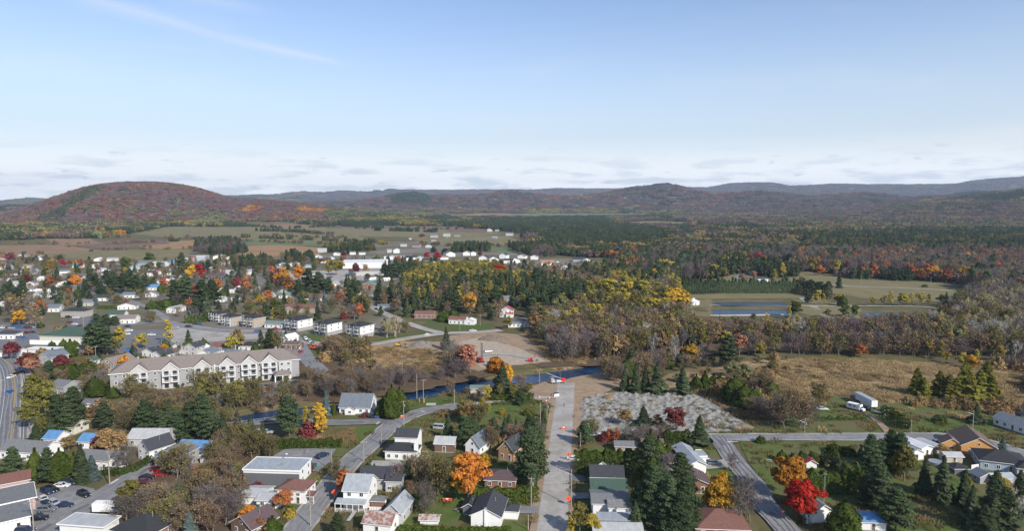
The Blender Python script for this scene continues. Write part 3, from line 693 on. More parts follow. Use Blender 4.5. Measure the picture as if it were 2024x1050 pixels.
LM = dict(
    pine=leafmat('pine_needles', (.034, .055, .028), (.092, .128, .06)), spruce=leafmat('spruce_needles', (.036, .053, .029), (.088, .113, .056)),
    spruceblue=leafmat('blue_spruce_needles', (.06, .09, .085), (.13, .18, .17)), sprucegrey=leafmat('dying_spruce_needles', (.09, .085, .06), (.15, .14, .11)),
    cedar=leafmat('cedar_sprays', (.035, .058, .012), (.095, .125, .028)), larch=leafmat('larch_needles', (.085, .095, .018), (.19, .18, .035)),
    orange=leafmat('orange_leaves', (.40, .155, .025), (.56, .27, .05)), gold=leafmat('golden_leaves', (.42, .22, .03), (.60, .38, .05)), yellow=leafmat('yellow_leaves', (.24, .205, .035), (.43, .345, .06)),
    olive=leafmat('olive_leaves', (.12, .12, .03), (.24, .21, .06)), red=leafmat('red_leaves', (.28, .012, .022), (.45, .026, .036)), rust=leafmat('rust_leaves', (.30, .085, .035), (.42, .17, .07)),
    maroon=leafmat('maroon_leaves', (.12, .025, .03), (.22, .06, .06)), tan=leafmat('tan_leaves', (.22, .145, .065), (.34, .24, .11)), willow=leafmat('willow_leaves', (.15, .17, .07), (.26, .27, .13)),
    green=leafmat('green_leaves', (.05, .075, .02), (.12, .15, .04)), pink=leafmat('pinkish_leaves', (.27, .12, .075), (.38, .20, .125)))
TW = dict(grey=leafmat('grey_twigs', (.10, .088, .08), (.20, .178, .165), 0), brown=leafmat('brown_twigs', (.10, .079, .064), (.195, .155, .125), 0), purple=leafmat('purplish_twigs', (.10, .076, .078), (.18, .14, .14), 0),
          white=leafmat('pale_twigs', (.24, .22, .20), (.38, .36, .33), 0))
# kind -> (object name, label words, variants of (generator, kwargs, design height), materials)
def B(**k): return (g_broad, k)
KINDS = {}
def kind(key, name, words, gens, leafm, barkm=bark, twig=None): KINDS[key] = dict(name=name, words=words, gens=gens, leaf=leafm, bark=barkm, twig=twig, cache={})
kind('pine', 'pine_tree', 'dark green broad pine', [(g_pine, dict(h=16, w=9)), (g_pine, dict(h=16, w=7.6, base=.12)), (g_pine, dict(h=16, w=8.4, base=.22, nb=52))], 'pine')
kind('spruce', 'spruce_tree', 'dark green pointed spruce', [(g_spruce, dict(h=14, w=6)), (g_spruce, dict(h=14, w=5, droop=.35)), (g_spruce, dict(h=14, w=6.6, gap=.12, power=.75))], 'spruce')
kind('bluespruce', 'spruce_tree', 'silvery blue pointed spruce', [(g_spruce, dict(h=14, w=5.6)), (g_spruce, dict(h=14, w=6.4, power=.8))], 'spruceblue')
kind('greyspruce', 'spruce_tree', 'half-dead greyish spruce', [(g_spruce, dict(h=14, w=5.6, gap=.35))], 'sprucegrey')
kind('cedar', 'cedar_tree', 'dense yellowish-green cedar', [(g_cedar, dict(h=8, w=4)), (g_cedar, dict(h=8, w=3.4, top=1.8)), (g_cedar, dict(h=8, w=5, top=1.3))], 'cedar')
kind('bigcedar', 'cedar_tree', 'broad rounded dark cedar', [(g_cedar, dict(h=8, w=7, top=2.2)), (g_cedar, dict(h=8, w=6, top=2))], 'cedar')
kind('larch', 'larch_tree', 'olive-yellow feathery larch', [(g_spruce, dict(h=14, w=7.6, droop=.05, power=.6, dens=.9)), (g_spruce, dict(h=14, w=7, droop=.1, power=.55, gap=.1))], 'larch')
for c, wd in (('orange', 'bright orange maple'), ('gold', 'golden orange-yellow maple'), ('red', 'vivid red maple'), ('rust', 'rusty red-orange maple'), ('maroon', 'dark maroon maple'), ('pink', 'thin pinkish-orange maple')):
    f = .55 if c in ('pink', 'maroon') else 1
    kind(c, 'maple_tree', wd, [B(h=12, w=10, fill=f), B(h=12, w=9, shape=1.4, fill=f), B(h=12, w=8, shape=1.2, base=.14, fill=f)], c)
kind('column', 'maple_tree', 'narrow golden-orange maple', [B(h=14, w=5.4, base=.06, shape=.8, nclump=40)], 'gold')
kind('redcol', 'maple_tree', 'narrow orange-red maple', [B(h=12, w=4.6, base=.06, shape=1.0, nclump=34)], 'rust')
kind('green', 'leafy_tree', 'leafy green broadleaf tree', [B(h=12, w=9), B(h=12, w=8, base=.12)], 'green')
kind('yellow', 'poplar_tree', 'yellow-leaved poplar', [B(h=14, w=7, base=.18, nclump=40), B(h=14, w=6, base=.12, shape=1.2, nclump=36), B(h=14, w=8, base=.2, nclump=44, fill=.8)], 'yellow')
kind('olive', 'poplar_tree', 'olive-yellow thinning poplar', [B(h=13, w=8, fill=.55), B(h=13, w=7, fill=.45, base=.15)], 'olive')
kind('tan', 'oak_tree', 'thinning tan-brown oak', [B(h=12, w=8.5, fill=.4), B(h=12, w=8, fill=.5, base=.12)], 'tan')
kind('willow', 'willow_tree', 'rounded grey-green willow', [B(h=9, w=10, fill=.9, base=.03, shape=.5)], 'willow')
kind('bare', 'bare_tree', 'leafless grey-brown tree', [(g_bare, dict()), (g_bare, dict(w=9, upright=.4)), (g_bare, dict(w=7, upright=.8))], 'tan', twig='grey')
kind('barebrown', 'bare_tree', 'nearly leafless brownish tree', [(g_bare, dict(leaves=.35)), (g_bare, dict(leaves=.5, upright=.4))], 'tan', twig='brown')
kind('bareolive', 'bare_tree', 'thinning olive-brown tree', [(g_bare, dict(leaves=1.0)), (g_bare, dict(leaves=.8, upright=.4))], 'olive', twig='brown')
kind('barepurple', 'bare_tree', 'leafless purplish-grey tree', [(g_bare, dict(upright=.5, w=9)), (g_bare, dict(upright=.7))], 'tan', twig='purple')
kind('birch', 'birch_tree', 'slender white-stemmed birch', [(g_bare, dict(leaves=.5, upright=.7, w=6, trunk=.17))], 'yellow', barkm=bark_w, twig='white')
kind('barebirch', 'birch_tree', 'leafless white-branched birch', [(g_bare, dict(upright=.6, w=7, trunk=.2, twigw=.06))], 'yellow', barkm=bark_w, twig='white')
kind('shrub', 'bush', 'low brownish bush', [(g_shrub, dict()), (g_shrub, dict(w=4.4))], 'tan')
kind('shrubgreen', 'bush', 'low dark green bush', [(g_shrub, dict()), (g_shrub, dict(w=3, h=3.4))], 'cedar')
kind('shrubred', 'bush', 'low dark red bush', [(g_shrub, dict())], 'maroon')
kind('shrubyel', 'bush', 'low yellowish bush', [(g_shrub, dict())], 'yellow')
def proto(key, var, lod):
    K = KINDS[key]; var %= len(K['gens']); c = K['cache'].setdefault((var, lod), None)
    if c: return c
    g, kw = K['gens'][var]; q = (1.0, .34, .10)[lod]
    W, L = g(hash_(key) + var * 7 + lod, q=q, **kw)
    lm = [TW[K['twig']], LM[K['leaf']]] if K['twig'] else [LM[K['leaf']]]
    H = kw.get('h', 12 if g in (g_broad, g_bare) else 3 if g is g_shrub else 8); Wd = kw.get('w', 8)
    if lod == 0: r = (W.mesh('trunk', [K['bark']]), L.mesh('crown', lm), H, Wd)
    else:
        P = Part()
        for a in range(len(W.V)): P.V.append(W.V[a]); P.F.append(W.F[a]); P.M.append(W.M[a]); P.T.append(W.T[a])
        P.n = W.n
        for a in range(len(L.V)): P.V.append(L.V[a]); P.F.append(L.F[a] + W.n); P.M.append(L.M[a] + 1); P.T.append(L.T[a])
        r = (P.mesh(K['name'], [K['bark']] + lm), None, H, Wd)
    K['cache'][(var, lod)] = r; return r
def hash_(s): return sum((i + 1) * ord(c) for i, c in enumerate(s)) % 9973
TREES = []      # every tree: dict(key, x, y, h, w, group, label)
def tree(key, u, v, hpx, wf=1.0, group=None, label=None, lm=None):
    """tree whose trunk foot is at photo pixel (u, v) and whose top is hpx photo pixels higher"""
    x, y = G(u, v); h = hpx * depth(x, y) / FPX * 1.04
    TREES.append(dict(key=key, x=x, y=y, h=h, w=wf, group=group, label=label, lm=lm, must=True))
# ------------------------------------------------------------------ instanced masses (kind stuff)
def scatter_stuff(name, protos, P, rz, sc, idx):
    """one object holding a mass of trees: a point per tree or clump, instanced with geometry nodes"""
    coll = bpy.data.collections.new(name + '_sources')
    for k, me in enumerate(protos):
        o = bpy.data.objects.new('%s_source_%02d' % (name, k), me); coll.objects.link(o)
    me = bpy.data.meshes.new(name); me.vertices.add(len(P)); me.vertices.foreach_set('co', np.asarray(P, 'f').ravel())
    for nm, ty, d, key in (('turn', 'FLOAT', rz, 'value'), ('pick', 'INT', idx, 'value')):
        a = me.attributes.new(nm, ty, 'POINT'); a.data.foreach_set(key, np.asarray(d, 'i' if ty == 'INT' else 'f'))
    a = me.attributes.new('size', 'FLOAT_VECTOR', 'POINT'); a.data.foreach_set('vector', np.asarray(sc, 'f').ravel()); me.update()
    ob = link(name, me); ob['kind'] = 'stuff'
    ng = bpy.data.node_groups.new(name, 'GeometryNodeTree'); N = ng.nodes; L = ng.links
    ng.interface.new_socket('Geometry', in_out='INPUT', socket_type='NodeSocketGeometry'); ng.interface.new_socket('Geometry', in_out='OUTPUT', socket_type='NodeSocketGeometry')
    gi = N.new('NodeGroupInput'); go = N.new('NodeGroupOutput'); ip = N.new('GeometryNodeInstanceOnPoints'); ci = N.new('GeometryNodeCollectionInfo')
    ci.inputs['Collection'].default_value = coll; ci.inputs['Separate Children'].default_value = True; ci.inputs['Reset Children'].default_value = True
    def na(n, t):
        q = N.new('GeometryNodeInputNamedAttribute'); q.data_type = t; q.inputs['Name'].default_value = n; return q.outputs['Attribute']
    cx = N.new('ShaderNodeCombineXYZ'); L.new(na('turn', 'FLOAT'), cx.inputs[2])
    L.new(gi.outputs[0], ip.inputs['Points']); L.new(ci.outputs[0], ip.inputs['Instance']); ip.inputs['Pick Instance'].default_value = True
    L.new(na('pick', 'INT'), ip.inputs['Instance Index']); L.new(cx.outputs[0], ip.inputs['Rotation']); L.new(na('size', 'FLOAT_VECTOR'), ip.inputs['Scale'])
    L.new(ip.outputs[0], go.inputs[0]); md = ob.modifiers.new('trees', 'NODES'); md.node_group = ng; return ob
# clumps of a dozen small trees for the far woods
def clump(seed, keys, n=13, R_=15., hs=(9, 14)):
    rng = np.random.default_rng(seed); P = Part(); mats = []
    for k in range(n):
        key = keys[rng.integers(len(keys))]; K = KINDS[key]; g, kw = K['gens'][rng.integers(len(K['gens']))]
        q = {g_broad: .085, g_bare: .07, g_spruce: .05, g_pine: .09, g_cedar: .03}.get(g, .05)
        W, L = g(seed * 31 + k, q=q, **kw); H = kw.get('h', 12); h = hs[0] + (hs[1] - hs[0]) * rng.random()
        if 'pine' in key or 'spruce' in key: h *= 1.15
        s = h / H; a = rng.random() * 6.28; r = R_ * math.sqrt(rng.random()); off = np.array([math.cos(a) * r, math.sin(a) * r, 0])
        lm = [TW[K['twig']], LM[K['leaf']]] if K['twig'] else [LM[K['leaf']]]
        for A in range(len(L.V)):
            mt = lm[int(L.M[A][0])]
            if mt not in mats: mats.append(mt)
            P.V.append(L.V[A] * s + off); P.F.append(L.F[A] + P.n); P.M.append(np.full(len(L.F[A]), mats.index(mt))); P.T.append(L.T[A])
        P.n += L.n
        if K['twig'] and P.n:    # a pale stem for the leafless ones
            for A in range(min(5, len(W.V))):
                mt = K['bark']
                if mt not in mats: mats.append(mt)
                P.V.append(W.V[A] * s + off); P.F.append(W.F[A] - sum(len(w) for w in W.V[:A]) + P.n if False else W.F[A] - sum(len(w) for w in W.V[:A]) + P.n)
                P.M.append(np.full(len(W.F[A]), mats.index(mt))); P.T.append(W.T[A]); P.n += len(W.V[A])
    return P.mesh('tree_clump', mats)
# ================================================================== BUILDINGS
WALLC = dict(white=(.72, .72, .70), cream=(.58, .55, .45), beige=(.46, .41, .33), tan=(.36, .30, .23), grey=(.30, .305, .31), dgrey=(.12, .125, .14), brick=(.23, .12, .085), brown=(.16, .10, .07),
             blue=(.30, .37, .44), orange=(.56, .29, .10), pink=(.45, .33, .31), wood=(.38, .22, .11), stone=(.34, .32, .28), dark=(.05, .05, .055), lgrey=(.44, .44, .43))
ROOFC = dict(dark=(.05, .053, .062), black=(.035, .037, .042), grey=(.16, .165, .17), slate=(.15, .175, .20), steel=(.33, .36, .38), pale=(.42, .43, .43), brown=(.13, .095, .08), redbrown=(.17, .085, .07),
             green=(.055, .095, .075), teal=(.06, .24, .21), blue=(.11, .25, .46), red=(.33, .05, .06), white=(.72, .73, .74), tan=(.20, .172, .155), purple=(.10, .07, .075), rust=(.33, .17, .13), ltgreen=(.14, .19, .17), orange=(.36, .19, .12))
WORDR = dict(dark='dark grey roof', black='black roof', grey='grey roof', slate='blue-grey roof', steel='grey metal roof', pale='pale roof', brown='brown roof', redbrown='red-brown roof', green='dark green roof', teal='teal roof', blue='bright blue roof',
             red='crimson roof', white='white roof', tan='taupe roof', purple='dark purple roof', rust='rusty roof', ltgreen='grey-green roof', orange='orange-brown roof')
WORDW = dict(white='white', cream='cream', beige='beige', tan='tan', grey='grey', dgrey='dark grey', brick='brick', brown='brown', blue='pale blue', orange='orange', pink='pinkish', wood='wooden', stone='stone', dark='black', lgrey='light grey')
def wallmat(k):
    c = WALLC[k]; return mat('wall_' + k, tuple(v * .88 for v in c), c, scale=.9, rough=.85, spec=.25, kind='object', contrast=(.3, .6), stretch=(1, 1, 3))
def roofmat(k):
    c = ROOFC[k]
    if k in ('steel', 'pale', 'white', 'blue', 'teal', 'rust', 'slate', 'red'):
        return mat('metal_roof_' + k, tuple(v * .78 for v in c), c, scale=.8, rough=.5, spec=.5, kind='object', contrast=(.35, .65), stretch=(1.5, .4, 1)) if k != 'rust' else mat('rusty_roof', (.36, .34, .32), (.24, .12, .09), scale=.9, rough=.7, kind='object', contrast=(.42, .55))
    return mat('shingle_roof_' + k, tuple(v * .75 for v in c), tuple(v * 1.2 for v in c), scale=2.2, rough=.95, spec=.2, kind='object', contrast=(.3, .7))
trim_w = mat('white_trim', (.74, .74, .73), rough=.6); glass = mat('window_glass', (.02, .028, .038), rough=.12, spec=.7); dark_trim = mat('dark_trim', (.05, .05, .055), rough=.5)
found = mat('foundation', (.33, .32, .30), (.25, .24, .23), scale=1, rough=.95, kind='object'); brickm = mat('chimney_brick', (.20, .10, .07), (.27, .15, .11), scale=4, kind='object')
metalg = mat('galvanised_metal', (.42, .43, .44), rough=.45, metal=.6); redm = mat('door_red', (.3, .05, .04), rough=.5)
FOOT = []      # footprints kept free of trees: x, y, radius
_win = {}
def window_mesh(w, h, fr):
    k = (w, h, fr)
    if k not in _win:
        b = MB(); m = trim_w if fr else dark_trim
        b.box((0, -.02, h / 2), (w, .10, h), m); b.box((0, -.05, h / 2), (w - .22, .08, h - .22), glass)
        if w > 1: b.box((0, -.07, h / 2), (.07, .08, h - .2), m)
        _win[k] = b.build('window'); me = _win[k].data; bpy.data.objects.remove(_win[k]); _win[k] = me
    return _win[k]
def windows_on(root, side, w, d, rows, n, ww=1.15, wh=1.25, fr=True, door=False, off=0, skip=()):
    """a row of windows per storey on one wall: front (-y), back, left (-x), right"""
    L = w if side in 'fb' else d
    for r_, z in enumerate(rows):
        for k in range(n):
            if (r_, k) in skip: continue
            t = (k + .5) / n * L - L / 2 + off
            is_door = door and r_ == 0 and k == n // 2
            me = window_mesh(ww, wh, fr) if not is_door else door_mesh()
            o = link('door' if is_door else 'window', me, root)
            zz = .25 if is_door else z
            if side == 'f': o.location = (t, 0, zz); a = 0
            elif side == 'b': o.location = (t, d, zz); a = math.pi
            elif side == 'r': o.location = (w / 2, d / 2 + t, zz); a = math.pi / 2
            else: o.location = (-w / 2, d / 2 - t, zz); a = -math.pi / 2
            o.rotation_euler = (0, 0, a)
_door = []
def door_mesh():
    if not _door:
        b = MB(); b.box((0, -.03, 1.05), (1.1, .12, 2.1), trim_w); b.box((0, -.06, 1.03), (.85, .10, 1.9), mat('door_panel', (.17, .12, .09), rough=.6)); b.box((0, -.09, 1.5), (.5, .08, .6), glass)
        o = b.build('door'); _door.append(o.data); bpy.data.objects.remove(o)
    return _door[0]
def body(root, w, d, h, rtype, rise, wall, base=None, x0=0, y0=0, z0=0, name='wall'):
    b = MB(); wm_ = wallmat(wall); x1, x2, y1, y2 = x0 - w / 2, x0 + w / 2, y0, y0 + d
    if rtype == 'x':   # ridge along x, gables at the sides
        b.prism([(y1, z0), (y2, z0), (y2, z0 + h), ((y1 + y2) / 2, z0 + h + rise), (y1, z0 + h)], x1, x2, wm_, 'x')
    elif rtype == 'y':
        b.prism([(x1, z0), (x2, z0), (x2, z0 + h), (x0, z0 + h + rise), (x1, z0 + h)], y1, y2, wm_, 'y')
    else: b.box((x0, (y1 + y2) / 2, z0 + h / 2), (w, d, h), wm_)
    if base: b.box((x0, (y1 + y2) / 2, z0 + base[1] / 2), (w + .12, d + .12, base[1]), base[0])
    else: b.box((x0, (y1 + y2) / 2, z0 + .2), (w + .06, d + .06, .4), found)
    return b.build(name, root)
def roof(root, w, d, h, rtype, rise, rc, x0=0, y0=0, ov=.45, th=.16, name='roof', trim=None, z0=0):
    b = MB(); rm = roofmat(rc); tr = trim or trim_w; x1, x2, y1, y2 = x0 - w / 2 - ov, x0 + w / 2 + ov, y0 - ov, y0 + d + ov; h = h + z0
    def slab(p, n):  # p: four corners of the top face
        vs = [Vector(q) for q in p]; dn = Vector((0, 0, -th)); b.add(vs + [v + dn for v in vs], [(0, 1, 2, 3)], rm)
        b.add([v - Vector((0, 0, .002)) for v in vs] + [v + dn for v in vs], [(7, 6, 5, 4), (0, 4, 5, 1), (1, 5, 6, 2), (2, 6, 7, 3), (3, 7, 4, 0)], tr)
    if rtype == 'x':
        ym = (y1 + y2) / 2; k = rise / (d / 2); e = h - ov * k + th; r_ = h + rise + th
        slab([(x1, y1, e), (x2, y1, e), (x2, ym, r_), (x1, ym, r_)], 0); slab([(x2, y2, e), (x1, y2, e), (x1, ym, r_), (x2, ym, r_)], 0)
    elif rtype == 'y':
        xm = (x1 + x2) / 2; k = rise / (w / 2); e = h - ov * k + th; r_ = h + rise + th
        slab([(x2, y1, e), (x2, y2, e), (xm, y2, r_), (xm, y1, r_)], 0); slab([(x1, y2, e), (x1, y1, e), (xm, y1, r_), (xm, y2, r_)], 0)
    elif rtype == 'hip':
        a = min(w, d) / 2 + ov; e = h + .002; r_ = h + rise
        if w >= d: p, q = (x1 + a, (y1 + y2) / 2, r_), (x2 - a, (y1 + y2) / 2, r_)
        else: p, q = ((x1 + x2) / 2, y1 + a, r_), ((x1 + x2) / 2, y2 - a, r_)
        c = [(x1, y1, e), (x2, y1, e), (x2, y2, e), (x1, y2, e)]
        if w >= d: b.add(c + [p, q], [(0, 1, 5, 4), (1, 2, 5), (2, 3, 4, 5), (3, 0, 4)], rm)
        else: b.add(c + [p, q], [(0, 1, 4), (1, 2, 5, 4), (2, 3, 5), (3, 0, 4, 5)], rm)
        b.box(((x1 + x2) / 2, (y1 + y2) / 2, h - th / 2), (x2 - x1, y2 - y1, th), tr)
    else:              # flat with a low parapet
        b.box(((x1 + x2) / 2, (y1 + y2) / 2, h + .12), (x2 - x1 - .3, y2 - y1 - .3, .24), rm); f = .5 if rise else .3
        for cx, cy, lx, ly in (((x1 + x2) / 2, y1, x2 - x1, .16), ((x1 + x2) / 2, y2, x2 - x1, .16)): b.box((cx, cy, h + .12), (lx, ly, f), tr)
        for cx in (x1, x2): b.box((cx, (y1 + y2) / 2, h + .12), (.16, y2 - y1 - .16, f), tr)
    return b.build(name, root)
def house(u, v, w, d, h, rise, rtype='x', wall='white', rc='dark', rot=-6, fw=None, sw=None, floors=None, chim=None, extra=None, name='house', cat='house', label=None, lm=None, group=None, door=True, base=None, trim=None, wins=True, desc=None, ov=.45, far=False):
    """house with the middle of its front wall at photo pixel (u, v); sizes in metres; rot in degrees"""
    x, y = G(u, v); r_ = R(rot); root = empty(name, x, y, hz(x, y), r_)
    b_ = body(root, w, d, h, rtype, rise, wall, base); roof(root, w, d, h, rtype, rise, rc, ov=ov, trim=trim)
    D = depth(x, y); fl = floors or max(1, int(round(h / 2.8))); fh = h / fl; rows = [k * fh + min(1.0, fh - 1.6) for k in range(fl)]
    if wins and D < 800:
        nf = fw if fw is not None else max(2, int(w / 3.0)); ns = sw if sw is not None else max(1, int(d / 3.6))
        wh = 1.25 if fh > 2.3 else .9
        if nf: windows_on(root, 'f', w, d, rows, nf, door=door, wh=wh)
        if ns:
            windows_on(root, 'r' if x < 40 else 'l', w, d, rows, ns, wh=wh)
            if D < 420: windows_on(root, 'l' if x < 40 else 'r', w, d, rows, ns, wh=wh)
        if rtype == 'y' and rise > 2.2 and nf: o = link('window', window_mesh(.9, .9, True), root, (0, 0, h + .3))
    if chim:
        cx, cy = chim; zt = h + rise + .7; b = MB(); b.box((cx, cy, h + (zt - h) / 2), (.6, .6, zt - h), brickm); b.box((cx, cy, zt + .04), (.7, .7, .1), found); b.build('chimney', root)
    elif D < 420 and rtype != 'flat':
        b = MB(); b.tube((w * .2, d * .55, h + rise * .5), (w * .2, d * .55, h + rise + .5), .08, .08, metalg, 6); b.build('vent_pipe', root)
    if extra: extra(root, w, d, h)
    c, s = math.cos(r_), math.sin(r_)
    for fx in ([0] if w < 14 else np.linspace(-w / 2 + d / 2, w / 2 - d / 2, max(2, int(w / 10)))): FOOT.append((x + fx * c - d / 2 * s, y + fx * s + d / 2 * c, max(min(w, d), min(max(w, d), 14) * .8) * .62 + .5))
    dd = desc or '%s %s with %s' % (WORDW[wall], cat, WORDR[rc])
    reg(root, cat, dd, x - d / 2 * s, y + d / 2 * c, group, label, lm); root['_far'] = 1; del root['_far']; return root
def wing(root, x0, y0, w, d, h, rise, rtype, wall, rc, nf=0, name='wing', ov=.35):
    """a lower part of the same building, its roof and windows one level deeper"""
    b = body(root, w, d, h, rtype, rise, wall, None, x0, y0, name=name); roof(b, w, d, h, rtype, rise, rc, x0, y0, ov=ov)
    for k in range(nf): link('window', window_mesh(1.15, 1.1, True), b, (x0 - w / 2 + (k + .5) * w / nf, y0, .9))
    return b
def porch(root, x0, y0, w, d, h, rc='grey', n=4, rise=.5, steps=True):
    b = MB(); rm = roofmat(rc)
    b.add([(x0 - w / 2, y0 - d, h), (x0 + w / 2, y0 - d, h), (x0 + w / 2, y0, h + rise), (x0 - w / 2, y0, h + rise), (x0 - w / 2, y0 - d, h - .15), (x0 + w / 2, y0 - d, h - .15), (x0 + w / 2, y0, h + rise - .15), (x0 - w / 2, y0, h + rise - .15)],
          [(0, 1, 2, 3)], rm); o = len(b.v) - 8; i = b.mi(trim_w)
    for f in ((7, 6, 5, 4), (0, 4, 5, 1), (1, 5, 6, 2), (2, 6, 7, 3), (3, 7, 4, 0)): b.f.append(tuple(o + k for k in f)); b.m.append(i)
    b.box((x0, y0 - d / 2, .25), (w, d, .3), found)
    for k in range(n):
        xx = x0 - w / 2 + .15 + k * (w - .3) / (n - 1); b.box((xx, y0 - d + .15, (h + .1) / 2 + .1), (.14, .14, h - .2), trim_w)
    for k in range(n - 1):
        if steps and k == n // 2: continue
        xa = x0 - w / 2 + .15 + k * (w - .3) / (n - 1); b.box((xa + (w - .3) / (n - 1) / 2, y0 - d + .15, 1.05), ((w - .3) / (n - 1) - .16, .06, .08), trim_w); b.box((xa + (w - .3) / (n - 1) / 2, y0 - d + .15, .75), ((w - .3) / (n - 1) - .16, .04, .06), trim_w)
    return b.build('porch', root)
def balcony(root, x, y, z, w=3.0, d=1.6, dark=True):
    b = MB(); m = dark_trim if dark else trim_w
    b.box((x, y - d / 2, z), (w, d, .18), trim_w)
    b.box((x, y - d + .04, z + 1.0), (w, .06, .07), m)
    for k in range(9): b.box((x - w / 2 + .05 + k * (w - .1) / 8, y - d + .04, z + .5), (.06, .06, .95), m)
    for s in (-1, 1): b.box((x + s * (w / 2 - .04), y - d / 2, z + 1.0), (.06, d - .12, .07), m)
    for s in (-1, 1): b.box((x + s * (w / 2 - .05), y - d + .12, z + 1.35), (.14, .14, 2.5), trim_w)
    o = b.build('balcony', root); return o
# ---- the long grey apartment building
def apartments():
    x0, y0 = G(219, 778); x1, y1 = G(592, 745); L = math.hypot(x1 - x0, y1 - y0); a = math.atan2(y1 - y0, x1 - x0)
    root = empty('apartment_building', x0, y0, 0, a); d, h = 15.5, 8.7
    def bx(u):   # distance along the front for a photo column
        lo, hi = 0., 1.
        for _ in range(40):
            m = (lo + hi) / 2; uu = PX(x0 + (x1 - x0) * m, y0 + (y1 - y0) * m, 5)[0]
            if uu < u: lo = m
            else: hi = m
        return lo * L
    root['category'] = 'apartments'
    b = MB(); wm_ = wallmat('grey'); b.box((L / 2, d / 2, h / 2), (L, d, h), wm_)
    bays = [bx(u) for u in (276, 338, 401, 450, 493, 533)]
    for x in bays: b.prism([(x - 3.6, 0), (x + 3.6, 0), (x + 3.6, h), (x, h + 3.2), (x - 3.6, h)], -1.1, 1.0, wallmat('lgrey'), 'y')
    b.box((L - 6.5, -.9, h / 2), (6, 1.8, h), wallmat('lgrey'))
    b.box((bx(425), -.1, h / 2 + .3), (.5, .5, h + .6), trim_w)
    wobj = b.build('wall', root)
    rm = roofmat('tan'); r = MB(); e, rt = h + .05, h + 4.4; ov = .6
    r.add([(-ov, -ov, e), (L + ov, -ov, e), (L + ov, d + ov, e), (-ov, d + ov, e), (7, d / 2, rt), (L - 7, d / 2, rt)], [(0, 1, 5, 4), (1, 2, 5), (2, 3, 4, 5), (3, 0, 4), (3, 2, 1, 0)], rm)
    for x in bays:
        k = 4.3; gy = -1.6; top = h + 3.55; yb = (top - e) / (rt - e) * (d / 2 + ov) - ov
        r.add([(x - k, gy, h - .25), (x, gy, top), (x, yb, top), (x - k, .2, h - .0)], [(0, 1, 2, 3)], rm); r.add([(x + k, gy, h - .25), (x, gy, top), (x, yb, top), (x + k, .2, h - .0)], [(3, 2, 1, 0)], rm)
        r.add([(x - k, gy - .02, h - .25), (x, gy - .02, top), (x, gy - .02, top - .4), (x - k, gy - .02, h - .6)], [(0, 3, 2, 1)], trim_w); r.add([(x + k, gy - .02, h - .25), (x, gy - .02, top), (x, gy - .02, top - .4), (x + k, gy - .02, h - .6)], [(0, 1, 2, 3)], trim_w)
    r.box((bx(425), -.1 + (d / 2) / 2, h + 2.1), (.35, d / 2 + .6, .3), trim_w, rx=math.atan2(4.4, d / 2 + ov))
    r.box((L / 2, -ov, h - .1), (L + 1.2, .12, .3), trim_w)
    ro = r.build('roof', root, recalc=False)
    for i in range(5):
        c = MB(); cx = 10 + i * 15; c.box((cx, d / 2 + 2.5, h + 4.0), (.9, .9, 1.6), found); c.build('chimney', ro)
    for x in bays:
        for f in range(3):
            for s in (-1, 1):
                balcony(root, x + s * 1.75, -1.1, .35 + f * 2.9, 3.1, 1.5, dark=False) if f else None
                o = link('window', window_mesh(1.7, 1.9, False), root, (x + s * 1.75, -1.1, .45 + f * 2.9))
        # bay gable peak mask
    gaps = sorted([0] + bays + [L - 9.5])
    for a0, a1 in zip(gaps[:-1], gaps[1:]):
        lo = a0 + (4.4 if a0 else .6); hi = a1 - (4.4 if a1 != L - 9.5 else .4); n = max(1, int((hi - lo) / 2.6))
        for f in range(3):
            for k in range(n): link('window', window_mesh(1.15, 1.35, True), root, (lo + (k + .5) * (hi - lo) / n, 0, .9 + f * 2.9))
    for f in range(3):
        for k in range(2): link('window', window_mesh(1.3, 1.35, True), root, (L - 8 + k * 3, -1.8, .9 + f * 2.9))
        for k in range(4): o = link('window', window_mesh(1.15, 1.35, True), root, (L, 2 + k * 3.8, .9 + f * 2.9)); o.rotation_euler.z = math.pi / 2
    p = MB(); px = bx(557); p.box((px, -5.2, 3.35), (7.6, 6.6, .3), trim_w)
    p.add([(px - 4, -8.7, 3.5), (px + 4, -8.7, 3.5), (px + 4, -1.9, 3.5), (px - 4, -1.9, 3.5), (px - 1.5, -5.2, 5.2), (px + 1.5, -5.2, 5.2)], [(0, 1, 5, 4), (1, 2, 5), (2, 3, 4, 5), (3, 0, 4)], rm)
    for sx in (-3.3, 0, 3.3):
        p.box((px + sx, -8.1, 1.6), (.45, .45, 3.2), trim_w)
    for sx in (-3.3, 3.3): p.box((px + sx, -5, 1.6), (.45, .45, 3.2), trim_w)
    p.build('entrance_canopy', root)
    for t in np.linspace(0, L, 9): FOOT.append((x0 + (x1 - x0) * t / L - math.sin(a) * d / 2, y0 + (y1 - y0) * t / L + math.cos(a) * d / 2, 10))
    reg(root, 'apartments', 'long grey apartment building', (x0 + x1) / 2, (y0 + y1) / 2 + 6, None, 'long grey three-storey apartment building with gabled balcony bays and taupe roof', 'the long grey apartment building')
apartments()
